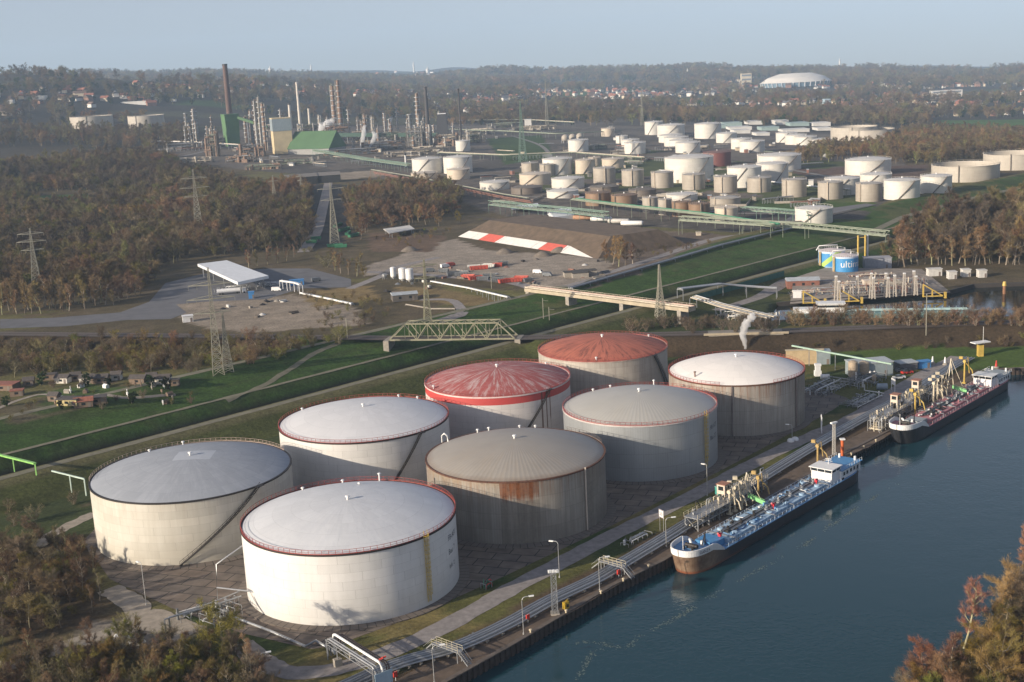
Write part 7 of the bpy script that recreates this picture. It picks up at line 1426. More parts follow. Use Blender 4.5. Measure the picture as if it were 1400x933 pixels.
for i, (px, py, top) in enumerate(((1143, 413, 378), (1147, 414, 385), (1172, 408, 378), (1191, 408, 374), (1194, 409, 380), (1211, 406, 374), (1214, 407, 380), (1223, 406, 377), (1236, 405, 374), (1249, 403, 371), (1252, 404, 378))):
    P = GT(px, py); h = HT(P, top); e = empty('mooring_column', P, 'pale twin legged column on the harbour quay below the blue tanks', 'column', 'pale columns on the harbour quay')
    m_ = MB(); m_.bar((-.8, 0, 0), (-.25, 0, h), .5); m_.bar((.8, 0, 0), (.25, 0, h), .5)
    for f in (.25, .5, .75): m_.bar((-.8 + .55 * f, 0, h * f), (.8 - .55 * f, 0, h * f), .25)
    m_.build('frame', M('pale_column', (0.42, 0.38, 0.33), .6, 0, .15, .8), e); MB().box((0, 0, h), (1.2, .8, .6)).build('cap', white_pt, e)
ybr = M('bright_yellow_arm', (0, 0, 0))
for i, (px, py, lb) in enumerate(((1107, 415, 'yellow triangular frame leftmost on the harbour quay'), (1157, 413, 'yellow triangular frame in the middle of the harbour quay'), (1271, 406, 'yellow triangular frame at the right end of the harbour quay'))):
    P = GT(px, py); e = empty('mooring_gantry', P, lb, 'mooring frame', None, -.1); h = 6.0; m_ = MB()
    for y in (-.5, .5): m_.bar((-3, y, 0), (-3, y, h), .5); m_.bar((-3, y, h), (6, y, .3), .5); m_.bar((1.2, y, 0), (1.2, y, h * .5), .4); m_.bar((-3, y, .3), (6, y, .3), .35)
    m_.build('frame', ybr, e); m_ = MB(); m_.box((7.2, 0, .6), (1.0, 1.4, 3.0)); m_.build('fender', ybr, e)
for a in ((1130, 402, 26, 10, 3.0, 'rust and grey pipework left of the pale columns', 61), (1185, 396, 34, 14, 5.0, 'dense silver pipework behind the pale columns', 62), (1225, 394, 26, 14, 5.5, 'dense pipework with risers right of the blue tanks', 63), (1175, 402, 20, 8, 6, 'jumble of valves at the quay below the lettered tank', 64), (1190, 382, 24, 10, 4, 'low pipework at the foot of the lettered tank', 65), (1240, 390, 18, 10, 6, 'pipework at the right end of the pale columns', 66), (1215, 400, 26, 8, 5, 'valves and risers at the quay edge among the pale columns', 67), (1128, 390, 16, 8, 3, 'low pipework left of the lime striped tank', 68), (1110, 404, 22, 8, 3, 'pipe manifold before the brick building', 69)): skid('valve_skid', a[0], a[1], a[2], a[3], a[4], a[5], a[6], -.1, 1.6, (pipe_m, cream_pipe, M('rust_red_pipe', (0, 0, 0))))
brick = M('brick_red_wall', (0.20, 0.085, 0.06), .85, 0, .2, .6)
shed('brick_building', 1097, 393, 16, 8, 4, 1.2, -.1, 'low brick building with grey roof left of the blue tanks', brick, M('pale_grey_roof', (0, 0, 0)), windows=3); shed('grey_hall', 1199, 366, 14, 8, 5.5, 0, -.1, 'grey flat hall right of the blue tanks', M('grey_hall_wall', (0.24, 0.25, 0.28), .6), M('grey_hall_roof', (0.28, 0.28, 0.30), .6), flat=True); shed('control_cabin', 1187, 397, 5, 4, 5, 0, 0, 'cream control cabin among the pale columns', M('cream_cladding', (0, 0, 0)), M('cream_cladding', (0, 0, 0)), 'cabin', flat=True)
for px, py, lb in ((1277, 377, 'white block building at the edge of the right wood'), (1301, 381, 'pale box right of the white block by the wood'), (1320, 378, 'small white box on the grass by the wood'), (1342, 379, 'grey white box farthest right on the grass by the wood')): shed('white_hut', px, py, 7 if px < 1280 else 4, 4, 3.6, 0, 0, lb, wht_c, wht_c, 'hut', flat=True)
shed('notice_hut', 1090, 409, 4, .5, 4, 0, -.1, 'white board on the terminal road', white_pt, white_pt, 'board', None, 0, False, flat=True)
# harbour wall and barge
m_ = MB()
for a, b in zip(BW[1:5], BW[2:6]): a = Vector((*a, -1.0)); b = Vector((*b, -1.0)); m_.bar(a, b, 1.0, 3.0)
tag(m_.build('harbour_wall', M('dark_piling', (0.035, 0.03, 0.027), .9)), 'dark harbour quay wall below the pale columns', 'quay wall')
P = GT(1085, 434, -1.5); Q = GT(1330, 431, -1.5); d = Q - P; e = empty('barge', P + Vector((0, 0, 0)), 'long teal and white barge moored behind the hedge', 'barge', None, math.atan2(d.y, d.x)); Lb = d.length
m_ = MB(); m_.add([(-4, 0, 2.6), (0, -4.6, 2.2), (Lb, -4.6, 2.2), (Lb + 3, 0, 2.4), (Lb, 4.6, 2.2), (0, 4.6, 2.2), (-2, 0, -.6), (1, -4.2, -.6), (Lb - 1, -4.2, -.6), (Lb + 1, 0, -.6), (Lb - 1, 4.2, -.6), (1, 4.2, -.6)], [(0, 1, 2, 3, 4, 5)[::-1], (0, 6, 7, 1), (1, 7, 8, 2), (2, 8, 9, 3), (3, 9, 10, 4), (4, 10, 11, 5), (5, 11, 6, 0)]); m_.build('hull', M('teal_hull', (0.13, 0.22, 0.22), .6, 0, .2, .5), e)
MB().box((Lb * .21, 0, 4.4), (12, 6, 4)).build('wheelhouse', white_pt, e); MB().box((Lb * .21, 0, 5.4), (12.2, 6.2, 1.0)).build('window_band', glass(), e); MB().box((Lb * .21, 0, 6.6), (13, 7, .3)).build('wheelhouse_roof', white_pt, e); MB().box((Lb * .1, 0, 3.2), (16, 6, 2)).build('accommodation', white_pt, e)
m_ = MB(); [m_.bar((x, y, 2.2), (x, y, 3.6), .15) for x in np.arange(Lb * .3, Lb, 3) for y in (-3.8, 3.8)]; [m_.path([(Lb * .3, y, 3.0), (Lb * .97, y, 3.0)], .25, 6) for y in (-1.5, 0, 1.5)]; m_.build('deck_pipes', M('teal_pale', (0.30, 0.42, 0.42), .6), e)
P = GT(1373, 394); e = empty('dolphin_post', GT(1373, 402, -1.5), 'round topped yellow post standing in the harbour basin', 'post'); MB().cyl((0, 0, -1), (0, 0, 4), .8, n=10).build('post', M('rusty_post', (0.2, 0.1, 0.05), .8), e); MB().cyl((0, 0, 4), (0, 0, 6), 1.1, .7, n=12).build('cap', ybr, e)
# green fence mesh beside the terminal road, white ground pipes at the left edge
m_ = MB(); L_ = resample([GT(*p) for p in ((948, 412), (1000, 398), (1072, 378))], 6); [m_.quad(a, b, b + Vector((0, 0, 3.0)), a + Vector((0, 0, 3.0))) for a, b in zip(L_[:-1], L_[1:])]; [m_.bar(a, a + Vector((0, 0, 3.2)), .15) for a in L_]; tag(m_.build('green_screen', M('screen_green', (0.025, 0.10, 0.075), .8)), 'dark green screen fence along the near dike', 'fence')
for (a, ta), (b, tb_), lb in (((( -14, 640), 618), ((50, 650), 634), 'light green pipe beam reaching in at the left photo edge'), (((74, 668), 644), ((118, 678), 655), 'white angled pipe gantry beside the cream tank')):
    A = GT(*a); B = GT(*b); m_ = MB(); A2 = A + Vector((0, 0, HT(A, ta))); B2 = B + Vector((0, 0, HT(B, tb_))); m_.bar(A2, B2, .9 if 'green' in lb else .4, .5 if 'green' in lb else .4); m_.bar(B, B2, .35); m_.bar(A.lerp(B, .55), A2.lerp(B2, .55), .3); tag(m_.build('pipe_gantry', M('lime_green_paint', (0.22, 0.46, 0.12), .5) if 'green' in lb else M('pale_mint', (0.45, 0.55, 0.48), .5)), lb, 'pipe gantry')

for i in range(42):
    P = GT(*rnd.choice(((rnd.uniform(600, 735), rnd.uniform(362, 392)), (rnd.uniform(700, 830), rnd.uniform(350, 384)), (rnd.uniform(500, 600), rnd.uniform(384, 412)), (rnd.uniform(300, 420), rnd.uniform(408, 436)))))
    m_ = MB(); q = rnd.random(); L = rnd.uniform(1.2, 4)
    if q < .4: m_.box((0, 0, .5), (L, rnd.uniform(1, 2), rnd.uniform(.6, 1.6)))
    elif q < .7: [m_.cyl((-L, k_ * .7, .35 + .6 * (k_ == 3)), (L, (k_ if k_ < 3 else .5) * .7, .35 + .6 * (k_ == 3)), .33, n=8) for k_ in range(4)]
    else: m_.lathe([(1.9, 0), (1.1, .6), (.1, 1.0)], 9, smooth_prof=True)
    tag(m_.build('yard_pile', rnd.choice((concrete, gry_c, rust_pipe, wht_c, M('heap_gravel', (0, 0, 0)), dark_steel)), None, P, rnd.uniform(0, 3)), 'small pile of pipes, slabs or rubble lying on the waste yards', 'pile', 'small piles on the waste yards')
for px, py, mm, cn in ((608, 366, white_pt, 'white'), (616, 364, red_c, 'red'), (588, 372, gry_c, 'dark grey'), (735, 374, white_pt, 'white'), (748, 378, gry_c, 'dark grey'), (378, 398, white_pt, 'white'), (432, 385, gry_c, 'dark grey')):
    P = GT(px, py); e = empty('parked_van', P, cn + ' van parked on the middle yards', 'van', cn + ' vans on the middle yards', rnd.uniform(-.5, .8)); m_ = MB(); m_.box((-.5, 0, 1.3), (4.2, 1.9, 1.9)); m_.add([(1.6, -.95, .4), (2.9, -.95, .4), (2.9, .95, .4), (1.6, .95, .4), (1.6, -.95, 2.2), (2.1, -.9, 2.1), (2.1, .9, 2.1), (1.6, .95, 2.2), (2.9, -.95, 1.2), (2.9, .95, 1.2)], [(0, 1, 8, 5, 4), (3, 7, 6, 9, 2), (1, 2, 9, 8), (4, 5, 6, 7)]); m_.build('body', mm, e); MB().add([(2.92, -.85, 1.25), (2.92, .85, 1.25), (2.16, .82, 2.08), (2.16, -.82, 2.08)], [(0, 1, 2, 3)]).build('windscreen', glass(), e)
    for x in (-1.7, 1.9):
        for y in (-.9, .9): MB().cyl((x, y - .1, .38), (x, y + .1, .38), .38, n=10).build('wheel', M('tyre', (0, 0, 0)), e)
# ============================================================ REFINERY AND TANK FIELDS
tk_w = lambda n, c, d: shell_mat(n, c, d, 12.0, 12.0, .6, 0, .25, 0, 0, 2.4, .04, .1)
TM = dict(white=(tk_w('far_white_shell', (0.56, 0.54, 0.49), (0.45, 0.42, 0.37)), M('far_white_roof', (0.50, 0.485, 0.46), .6, 0, .12, .2)),
          cream=(tk_w('far_cream_shell', (0.50, 0.43, 0.34), (0.38, 0.32, 0.25)), M('far_cream_roof', (0.45, 0.40, 0.34), .7, 0, .12, .2)),
          grey=(tk_w('far_grey_shell', (0.34, 0.305, 0.255), (0.21, 0.18, 0.15)), M('far_grey_roof', (0.36, 0.34, 0.31), .6, .1, .15, .2)),
          rust=(tk_w('far_rust_shell', (0.22, 0.14, 0.085), (0.13, 0.085, 0.055)), M('far_rust_roof', (0.17, 0.12, 0.09), .8, 0, .25, .3)),
          dark=(tk_w('far_dark_shell', (0.15, 0.125, 0.105), (0.09, 0.075, 0.065)), M('far_dark_roof', (0.14, 0.125, 0.11), .8, 0, .2, .3)),
          open=(tk_w('far_open_shell', (0.40, 0.365, 0.31), (0.29, 0.255, 0.21)), M('far_grey_roof', (0, 0, 0))),
          maroon=(tk_w('far_maroon_shell', (0.14, 0.045, 0.04), (0.10, 0.04, 0.035)), M('far_maroon_roof', (0.16, 0.10, 0.09), .8)))
ORD = ['first', 'second', 'third', 'fourth', 'fifth', 'sixth', 'seventh', 'eighth', 'ninth', 'tenth', 'eleventh', 'twelfth']
def field_tank(xl, xr, top, bot, kind_, label, open_=False, ribs=False):
    P0 = GT((xl + xr) / 2, bot); r_ = (xr - xl) * PXM(P0) / 2; vd = Vector((P0.x, P0.y, 0)).normalized(); Pc = P0 + vd * r_; Pc.z = P0.z; hc = HT(Pc, top)
    sm, rm = TM[kind_]; e = empty('field_tank', Pc, label, 'storage tank', 'storage tanks of the far tank field', rnd.uniform(0, 6)); rise = .10 * r_; hh = max(hc - (0 if open_ else rise), 2.5)
    m_ = MB(); m_.lathe([(r_, -1.0), (r_, hh)], 44)
    if open_: m_.lathe([(r_, hh), (r_ - .3, hh), (r_ - .3, hh * .55)], 44)
    m_.build('shell', sm, e); m_ = MB()
    if open_: m_.lathe([(r_ - .32, hh * .60), (r_ - 3, hh * .58), (.02, hh * .58)], 40); m_.build('floating_roof', M('floating_roof', (0.10, 0.085, 0.075), .8, 0, .3, .1), e)
    else: m_.lathe([(r_ + .12, hh - .05), (r_ * .8, hh + rise * .45), (r_ * .4, hh + rise * .85), (.02, hh + rise)], 40, smooth_prof=True); m_.build('roof', rm, e)
    m_ = MB(); m_.lathe([(r_ + .02, hh - .5), (r_ + .28, hh - .5), (r_ + .28, hh - .05), (r_, hh)], 44)
    for i in range(28): a = i * 6.283 / 28; m_.bar((r_ * math.cos(a), r_ * math.sin(a), hh), (r_ * math.cos(a), r_ * math.sin(a), hh + 1.1), .14)
    m_.path([(r_ * math.cos(i * 6.283 / 28), r_ * math.sin(i * 6.283 / 28), hh + 1.1) for i in range(29)], .08, 4); m_.build('rim_railing', sm, e)
    m_ = MB(); a0 = rnd.uniform(0, 6.28); vis = math.atan2(-vd.y, -vd.x) - e.rotation_euler.z + rnd.uniform(-.8, .2)
    if kind_ in ('white', 'cream') and r_ > 9: m_.path([((r_ + .5) * math.cos(vis + .9 * i / 12), (r_ + .5) * math.sin(vis + .9 * i / 12), hh * i / 12) for i in range(13)], .45, 4)
    else: m_.bar(((r_ + .5) * math.cos(vis), (r_ + .5) * math.sin(vis), 0), ((r_ + .5) * math.cos(vis), (r_ + .5) * math.sin(vis), hh + 1), .7)
    m_.build('stairs', M('dark_stair', (0.14, 0.12, 0.10), .7) if kind_ != 'grey' else M('pale_stair', (0.4, 0.34, 0.27), .7), e)  # stairs in one even dark brown, paler on grey tanks
    if not open_: m_ = MB(); m_.cyl((0, 0, hh + rise - .2), (0, 0, hh + rise + 1.0), .5, n=8); m_.build('roof_vent', white_pt, e)
def z3(*a): return (640 + a[0] / 3.415, 640 + a[1] / 3.415, 80 + a[2] / 3.415, 80 + a[3] / 3.415)
def z4(*a): return (990 + a[0] / 3.415, 990 + a[1] / 3.415, 80 + a[2] / 3.415, 80 + a[3] / 3.415)
def z2(*a): return (240 + a[0] / 2.917, 240 + a[1] / 2.917, 70 + a[2] / 2.917, 70 + a[3] / 2.917)
ROWS = [('white tanks at the far back of the field', 'white', 0, [z3(825, 910, 292, 358), z3(883, 1012, 304, 370), z3(1057, 1183, 298, 376)]),
        ('stepped white tanks behind the biggest white tank', 'white', 0, [z3(890, 1000, 352, 395), z3(915, 1030, 362, 413), z3(938, 1050, 375, 422), z3(968, 1085, 386, 443)]),
        ('pale tanks at the upper right of the stepped row', 'white', 0, [z3(1158, 1255, 344, 396), z3(1228, 1325, 370, 425), z3(1268, 1385, 380, 440)]),
        ('small white tanks left of the stepped row', 'white', 0, [z3(690, 745, 360, 398), z3(715, 800, 375, 415), z3(730, 830, 388, 447)]),
        ('row of round grey tanks along the grass strip', 'grey', 0, [z3(585, 690, 505, 585), z3(718, 822, 515, 597), z3(855, 960, 525, 607), z3(1000, 1107, 535, 615), z3(1148, 1257, 544, 628), z4(108, 220, 550, 628), z4(270, 385, 558, 650), z4(438, 555, 570, 660), z4(615, 738, 576, 671)]),
        ('grey tanks on the left of the tank field', 'grey', 0, [z3(250, 330, 484, 540), z3(335, 410, 490, 550)]),
        ('beige tanks behind the grey row', 'cream', 0, [z3(495, 592, 468, 540), z3(562, 618, 460, 505), z3(625, 730, 463, 514)]),
        ('low pale tanks before the grey row', 'white', 0, [z3(55, 195, 572, 616), z3(390, 545, 550, 612), z3(367, 517, 608, 655)]),
        ('flat dark tanks by the pipe racks', 'dark', 0, [z3(200, 350, 592, 636), z3(570, 705, 590, 628), z3(750, 880, 604, 647)]),
        ('rusty brown tanks by the pipe racks', 'rust', 0, [z3(548, 668, 620, 690), z3(668, 792, 630, 692), z3(952, 1042, 664, 740), z3(1030, 1130, 672, 744)]),
        ('slim grey brown tanks among the rusty ones', 'grey', 0, [z3(815, 888, 645, 722), z3(888, 952, 654, 732)]),
        ('white tanks behind the right end of the grey row', 'white', 0, [z3(1210, 1370, 498, 605), z4(150, 300, 482, 580), z4(470, 632, 550, 640), z4(635, 780, 532, 605), z4(747, 912, 558, 656), z4(918, 1060, 540, 630)]),
        ('broad white domed tanks at the back right', 'white', 0, [z4(160, 360, 440, 525), z4(565, 777, 460, 548)]),
        ('open topped tanks by the right edge', 'open', 1, [z4(970, 1280, 492, 580), z4(1213, 1500, 440, 524)]),
        ('open topped pale tanks in front of the far wood', 'open', 1, [z4(498, 712, 318, 386), z4(568, 792, 330, 388)]),
        ('small pale tanks below the warehouses', 'white', 0, [z4(242, 342, 342, 394), z4(285, 386, 352, 404), z4(330, 432, 360, 406), z4(385, 500, 372, 406)]),
        ('round tanks beside the refinery units', 'white', 0, [z2(945, 1066, 422, 490), z2(1070, 1186, 416, 490), z2(1118, 1176, 355, 400)]),
        ('low tanks in front of the round refinery tanks', 'cream', 0, [z2(940, 1046, 480, 517), z2(1083, 1176, 466, 513)]),
        ('broad open tanks far away on the left', 'open', 1, [(98, 155, 159, 177), (177, 226, 158, 180)])]
for desc, kd, op, L in ROWS:
    for i, q in enumerate(sorted(L)): field_tank(*q, kd, f'{ORD[i]} from the left of the {desc}' if len(L) > 2 else f"{('left', 'right')[i]} one of the two {desc}" if len(L) == 2 else desc, bool(op))
for q, kd, lb in ((z3(918, 1148, 448, 582), 'white', 'biggest white tank in the middle of the tank field'), (z3(468, 563, 376, 436), 'white', 'lone white tank on the lawn right of the green mast'), (z3(622, 685, 324, 366), 'cream', 'small beige tank at the back edge of the field'), (z3(1098, 1228, 430, 506), 'maroon', 'dark maroon tank behind the biggest white tank'), (z3(348, 489, 460, 546), 'white', 'broad pale tank between two grey ones on the left'), (z3(240, 389, 530, 592), 'cream', 'low cream tank with a warm lit side'), (z3(925, 1072, 625, 668), 'white', 'low tank with a white cone roof among the rusty ones'), (z3(1152, 1260, 690, 766), 'cream', 'pale tank standing at the green pipe bundle'), (z3(1130, 1272, 642, 692), 'grey', 'low grey tank right of the rusty group'), (z3(1350, 1420, 446, 500), 'white', 'white tank half hidden behind the domed one'), (z4(332, 506, 688, 772), 'white', 'low white tank nearest the river dike'), (z2(1215, 1334, 515, 556), 'white', 'low white tank beside the trestle of the pipe rack')): field_tank(*q, kd, lb)
for i, (px, py) in enumerate(((773, 196), (783, 195), (793, 194))):
    P0 = GT(px, py); r_ = 5.2 * PXM(P0); e = empty('gas_sphere', P0, f'{ORD[i]} from the left of three grey gas spheres', 'gas sphere'); m_ = MB(); m_.lathe([(r_ * math.sin(t) + .01, r_ * 1.3 - r_ * math.cos(t)) for t in np.linspace(0.02, 3.12, 14)], 24, smooth_prof=True); m_.build('sphere', TM['grey'][0], e)
    for k_ in range(6): a = k_ * 1.047; MB().cyl((r_ * .9 * math.cos(a), r_ * .9 * math.sin(a), -1), (r_ * .9 * math.cos(a), r_ * .9 * math.sin(a), r_ * 1.3), .4, n=6).build('leg', galv, e)
# chimneys
def chimney(px, py, top, w, mm, label, taper=.75, band=None):
    P = GT(px, py); h = HT(P, top); r_ = w * PXM(P) / 2; e = empty('chimney', P, label, 'chimney'); m_ = MB(); m_.cyl((0, 0, -2), (0, 0, h), r_, r_ * taper, 20, cap=True); m_.build('shaft', mm, e); m_ = MB(); m_.cyl((0, 0, h - 2), (0, 0, h + .3), r_ * taper + .5, r_ * taper + .4, 20)
    m_.build('top_ring', band or dark_steel, e); return e
brown_ch = M('chimney_brown', (0.105, 0.062, 0.050), .8, 0, .25, .05, streak=.2); wht_ch = M('chimney_pale', (0.50, 0.46, 0.40), .7, 0, .15, .1)
chimney(317, 190, 88, 9, brown_ch, 'tallest dark brown chimney beside the green bunker', .72); chimney(314.5, 168, 146, 3.4, wht_ch, 'short pale pipe stack at the foot of the tallest chimney'); chimney(585.5, 183, 119, 6.4, M('chimney_dark', (0.05, 0.045, 0.045), .8), 'black chimney in the right part of the refinery', .6); chimney(411, 178, 113, 4.4, wht_ch, 'slender pale chimney left of the brown columns', .7, wht_ch); chimney(631, 200, 122, 2.4, M('chimney_dark', (0, 0, 0)), 'thin black flare stack right of the refinery', .8)
chimney(398, 176, 142, 4.5, wht_ch, 'short pale chimney behind the silo block'); chimney(424, 176, 147, 3.6, wht_ch, 'short pale chimney right of the slender one'); chimney(555, 228, 210, 2.6, white_pt, 'small white vent stack beside the round tanks'); chimney(1011, 117, 108, 1.2, wht_ch, 'tiny pale chimney left of the tower block')
# columns and process units
col_ms = [M('column_silver', (0.25, 0.24, 0.225), .5, .4, .2, .3), M('column_rusty', (0.20, 0.13, 0.09), .7, .1, .3, .3), M('column_cream', (0.34, 0.305, 0.25), .6, 0, .2, .3)]
def column(px, py, top, w, mi, label, group=None):
    P = GT(px, py); h = HT(P, top); r_ = w * PXM(P) / 2; e = empty('process_column', P, label, 'process column', group, rnd.uniform(0, 3)); m_ = MB(); m_.cyl((0, 0, 0), (0, 0, h * .6), r_, n=14); m_.cyl((0, 0, h * .6), (0, 0, h * .64), r_, r_ * .75, n=14); m_.cyl((0, 0, h * .64), (0, 0, h), r_ * .75, n=14); m_.build('vessel', col_ms[mi], e)
    for f in np.arange(.2, 1.0, max(.1, 7 / h)): m_ = MB(); m_.lathe([(r_ * .7, h * f), (r_ + 1.3, h * f), (r_ + 1.3, h * f + .25), (r_ + 1.3, h * f + 1.2)], 10); m_.build('platform', galv, e)
    m_ = MB(); m_.path([(r_ + .8, 0, 0), (r_ + .8, 0, h + 1), (0, 0, h + 2), (0, 0, h)], .5, 6); m_.bar((-r_ - .8, 0, 0), (-r_ - .8, 0, h), .7); m_.build('riser', col_ms[(mi + 1) % 3], e)
for a in ((459, 185, 118, 5.4, 1, 'left rusty column of the tall pair'), (467, 185, 110, 6, 1, 'right and tallest rusty column of the pair'), (359, 205, 133, 4.4, 2, 'pale column left of the silo block'), (353, 205, 138, 4, 0, 'thin silver column left of the pale one'), (364, 206, 142, 4, 1, 'rusty column touching the silo block'), (268, 190, 149, 7, 0, 'grey column standing alone left of the tallest chimney'), (573, 185, 128, 6, 1, 'rusty lattice column left of the black chimney'), (575, 196, 158, 5, 0, 'silver column before the black chimney'), (561, 186, 157, 4.5, 0, 'silver column left of the rusty lattice one'), (602, 185, 153, 3.6, 2, 'pale column right of the black chimney'), (544, 182, 152, 3, 2, 'slim pale column in the middle of the refinery'), (527, 184, 155, 3, 0, 'slim silver column behind the steam'), (500, 184, 157, 4, 1, 'rusty column above the steam plumes'), (510, 186, 160, 3, 2, 'pale column right of the steam plumes'), (449, 186, 160, 3.5, 0, 'silver column left of the tall pair'), (478, 187, 150, 3, 0, 'thin silver column right of the tall pair'), (438, 184, 158, 3.5, 2, 'pale column behind the green hall'), (385, 178, 150, 4, 0, 'silver column behind the silo block'), (338, 195, 160, 5, 1, 'rusty column right of the green bunker'), (346, 198, 152, 4, 0, 'silver column right of the rusty one'), (535, 186, 168, 4, 1, 'short rusty column in the refinery middle'), (594, 196, 172, 4, 0, 'short silver column before the black block'), (640, 196, 178, 3.5, 2, 'short pale column at the right of the refinery'), (620, 190, 168, 3, 0, 'short silver column right of the black block')): column(*a)
for i in range(44):
    px = rnd.choice((rnd.uniform(335, 640), rnd.uniform(480, 620), rnd.uniform(255, 300))); py = rnd.uniform(181, 206); column(px, py, py - rnd.uniform(10, 34), rnd.uniform(1.6, 3.6), rnd.randrange(3), 'small slim column or pipe stack among the refinery units', 'slim columns across the refinery')
def unit(px, py, L, W_, hpx, label, seed, mm):
    r = random.Random(seed); P = GT(px, py); k_ = PXM(P); L *= k_; W_ *= k_ * 3; h = HT(P, py - hpx); e = empty('process_unit', P, label, 'process unit', None, r.uniform(-.2, .2)); fr = MB(); vs = MB(); pp = MB()
    for z in np.arange(0, h, max(4, h / 5)):
        for x in np.linspace(-L / 2, L / 2, 6): fr.bar((x, -W_ / 2, z), (x, W_ / 2, z), .5)
        for y in np.linspace(-W_ / 2, W_ / 2, 3): fr.bar((-L / 2, y, z), (L / 2, y, z), .5)
        if r.random() < .6: fr.box((r.uniform(-L / 4, L / 4), 0, z), (L * .4, W_ * .8, .3))
    for x in np.linspace(-L / 2, L / 2, 6):
        for y in (-W_ / 2, 0, W_ / 2): fr.bar((x, y, 0), (x, y, h * r.uniform(.7, 1)), .6)
    for i in range(16):
        x, y = r.uniform(-L / 2, L / 2), r.uniform(-W_ / 2, W_ / 2); q = r.random()
        if q < .5: vs.cyl((x, y, 0), (x, y, h * r.uniform(.3, 1.05)), r.uniform(.8, 2.4), n=10)
        elif q < .8: z = h * r.uniform(.1, .8); vs.cyl((x - 5, y, z), (x + 5, y, z), r.uniform(1, 2), n=10)
        else: vs.box((x, y, h * .2), (r.uniform(4, 10), r.uniform(4, 8), h * r.uniform(.2, .5)))
    for i in range(22): y = r.uniform(-W_ / 2, W_ / 2); z = h * r.uniform(.1, .9); pp.path([(r.uniform(-L / 2, 0), y, z), (r.uniform(0, L / 2), y, z)], r.uniform(.3, .6), 5)
    fr.build('frame', M('unit_frame', (0.12, 0.105, 0.09), .7, 0, .25, .1), e); vs.build('vessels', col_ms[mm], e)['kind'] = 'stuff'; pp.build('pipes', (cream_pipe, pg_pipe, pipe_m)[seed % 3], e)['kind'] = 'stuff'
for i, a in enumerate(((292, 214, 16, 3, 36, 'orange topped steel frame tower left of the green bunker', 1), (345, 214, 34, 4, 18, 'rusty process unit in front of the green bunker', 1), (372, 188, 24, 4, 20, 'process unit between bunker and silo block', 0), (425, 184, 30, 4, 16, 'process unit behind the green hall', 0), (462, 192, 30, 4, 26, 'process unit round the tall rusty pair', 1), (500, 195, 36, 4, 18, 'process unit behind the two steam plumes', 2), (540, 196, 34, 4, 17, 'process unit in the refinery middle', 0), (574, 200, 34, 4, 30, 'tall process unit before the black chimney', 0), (610, 200, 30, 4, 18, 'process unit right of the black block', 1), (645, 195, 36, 4, 12, 'low process unit at the right refinery edge', 2), (245, 205, 40, 4, 10, 'low process unit left of the steel frame tower', 0), (270, 222, 40, 4, 8, 'low pipe yard below the steel frame tower', 2), (400, 225, 60, 4, 9, 'low pipe yard in front of the green hall', 0), (330, 222, 40, 4, 10, 'low pipe yard below the tallest chimney', 1), (730, 178, 60, 3, 7, 'low pale plant along the wood behind the lawn', 2), (800, 205, 60, 3, 7, 'pipe yard around the lone white tank', 2), (620, 232, 40, 3, 8, 'pipe yard right of the round refinery tanks', 0), (860, 210, 50, 3, 7, 'pipe yard before the small white tanks', 0), (690, 175, 50, 3, 8, 'far pump yard left of the lawn', 0), (480, 212, 70, 3, 9, 'low dark plant right of the green hall', 1), (560, 214, 70, 3, 9, 'low dark plant left of the round tanks', 0), (1075, 312, 40, 2, 9, 'grey pipe yard before the low river tank', 0), (940, 205, 60, 3, 6, 'low pipe yard between the white tank groups', 2), (930, 268, 60, 2, 4, 'low manifold on the grass strip', 2), (1040, 240, 60, 2, 4, 'reddish manifold behind the white tanks', 1), (525, 205, 60, 4, 13, 'dark plant with pipes right of the second steam plume', 1), (590, 210, 50, 4, 11, 'low plant below the black chimney', 2), (445, 200, 40, 4, 14, 'plant behind the right gable of the green hall', 0), (300, 200, 40, 4, 12, 'plant left of the green bunker', 0), (655, 184, 40, 3, 9, 'far low plant left of the green mast', 0), (360, 232, 50, 3, 8, 'low rusty yard beyond the wood', 1), (215, 210, 40, 3, 6, 'low grey plant at the left end of the refinery', 0))): unit(a[0], a[1], a[2], a[3], a[4], a[5], 100 + i, a[6])
grn = M('bunker_green', (0.075, 0.155, 0.065), .7, 0, .12, .05); grn2 = M('hall_green', (0.060, 0.125, 0.055), .7, 0, .12, .05)
def block(px, py, wpx, top, depth, mm, label, cat='building', taper=1.0, name='plant_building', roof_m=None, topf=None, rz=0.0, win=0):
    P = GT(px, py); L = wpx * PXM(P); h = HT(P, top); e = empty(name, P, label, cat, None, rz); t_ = taper; m_ = MB(); z0 = 0
    m_.add([(-L * t_ / 2, -depth / 2, -2), (L * t_ / 2, -depth / 2, -2), (L * t_ / 2, depth / 2, -2), (-L * t_ / 2, depth / 2, -2), (-L / 2, -depth / 2, h), (L / 2, -depth / 2, h), (L / 2, depth / 2, h), (-L / 2, depth / 2, h)], [(0, 1, 5, 4), (1, 2, 6, 5), (2, 3, 7, 6), (3, 0, 4, 7), (4, 5, 6, 7)]); m_.build('wall', mm, e)
    m_ = MB(); m_.box((0, 0, h + .5), (L + .6, depth + .6, 1.0)); m_.build('roof', roof_m or mm, e)
    if topf: m_ = MB(); m_.box((0, 0, h * topf), (L + .8, depth + .8, h * .34)); m_.build('upper_cladding', grey_metal, e)
    for r_ in range(win):
        m_ = MB(); m_.box((0, -depth / 2 - .1, h * (r_ + .6) / win), (L * .9, .3, h / win * .4)); m_.build('window_band', M('window_dull', (0.14, 0.16, 0.19), .3), e)
    return e
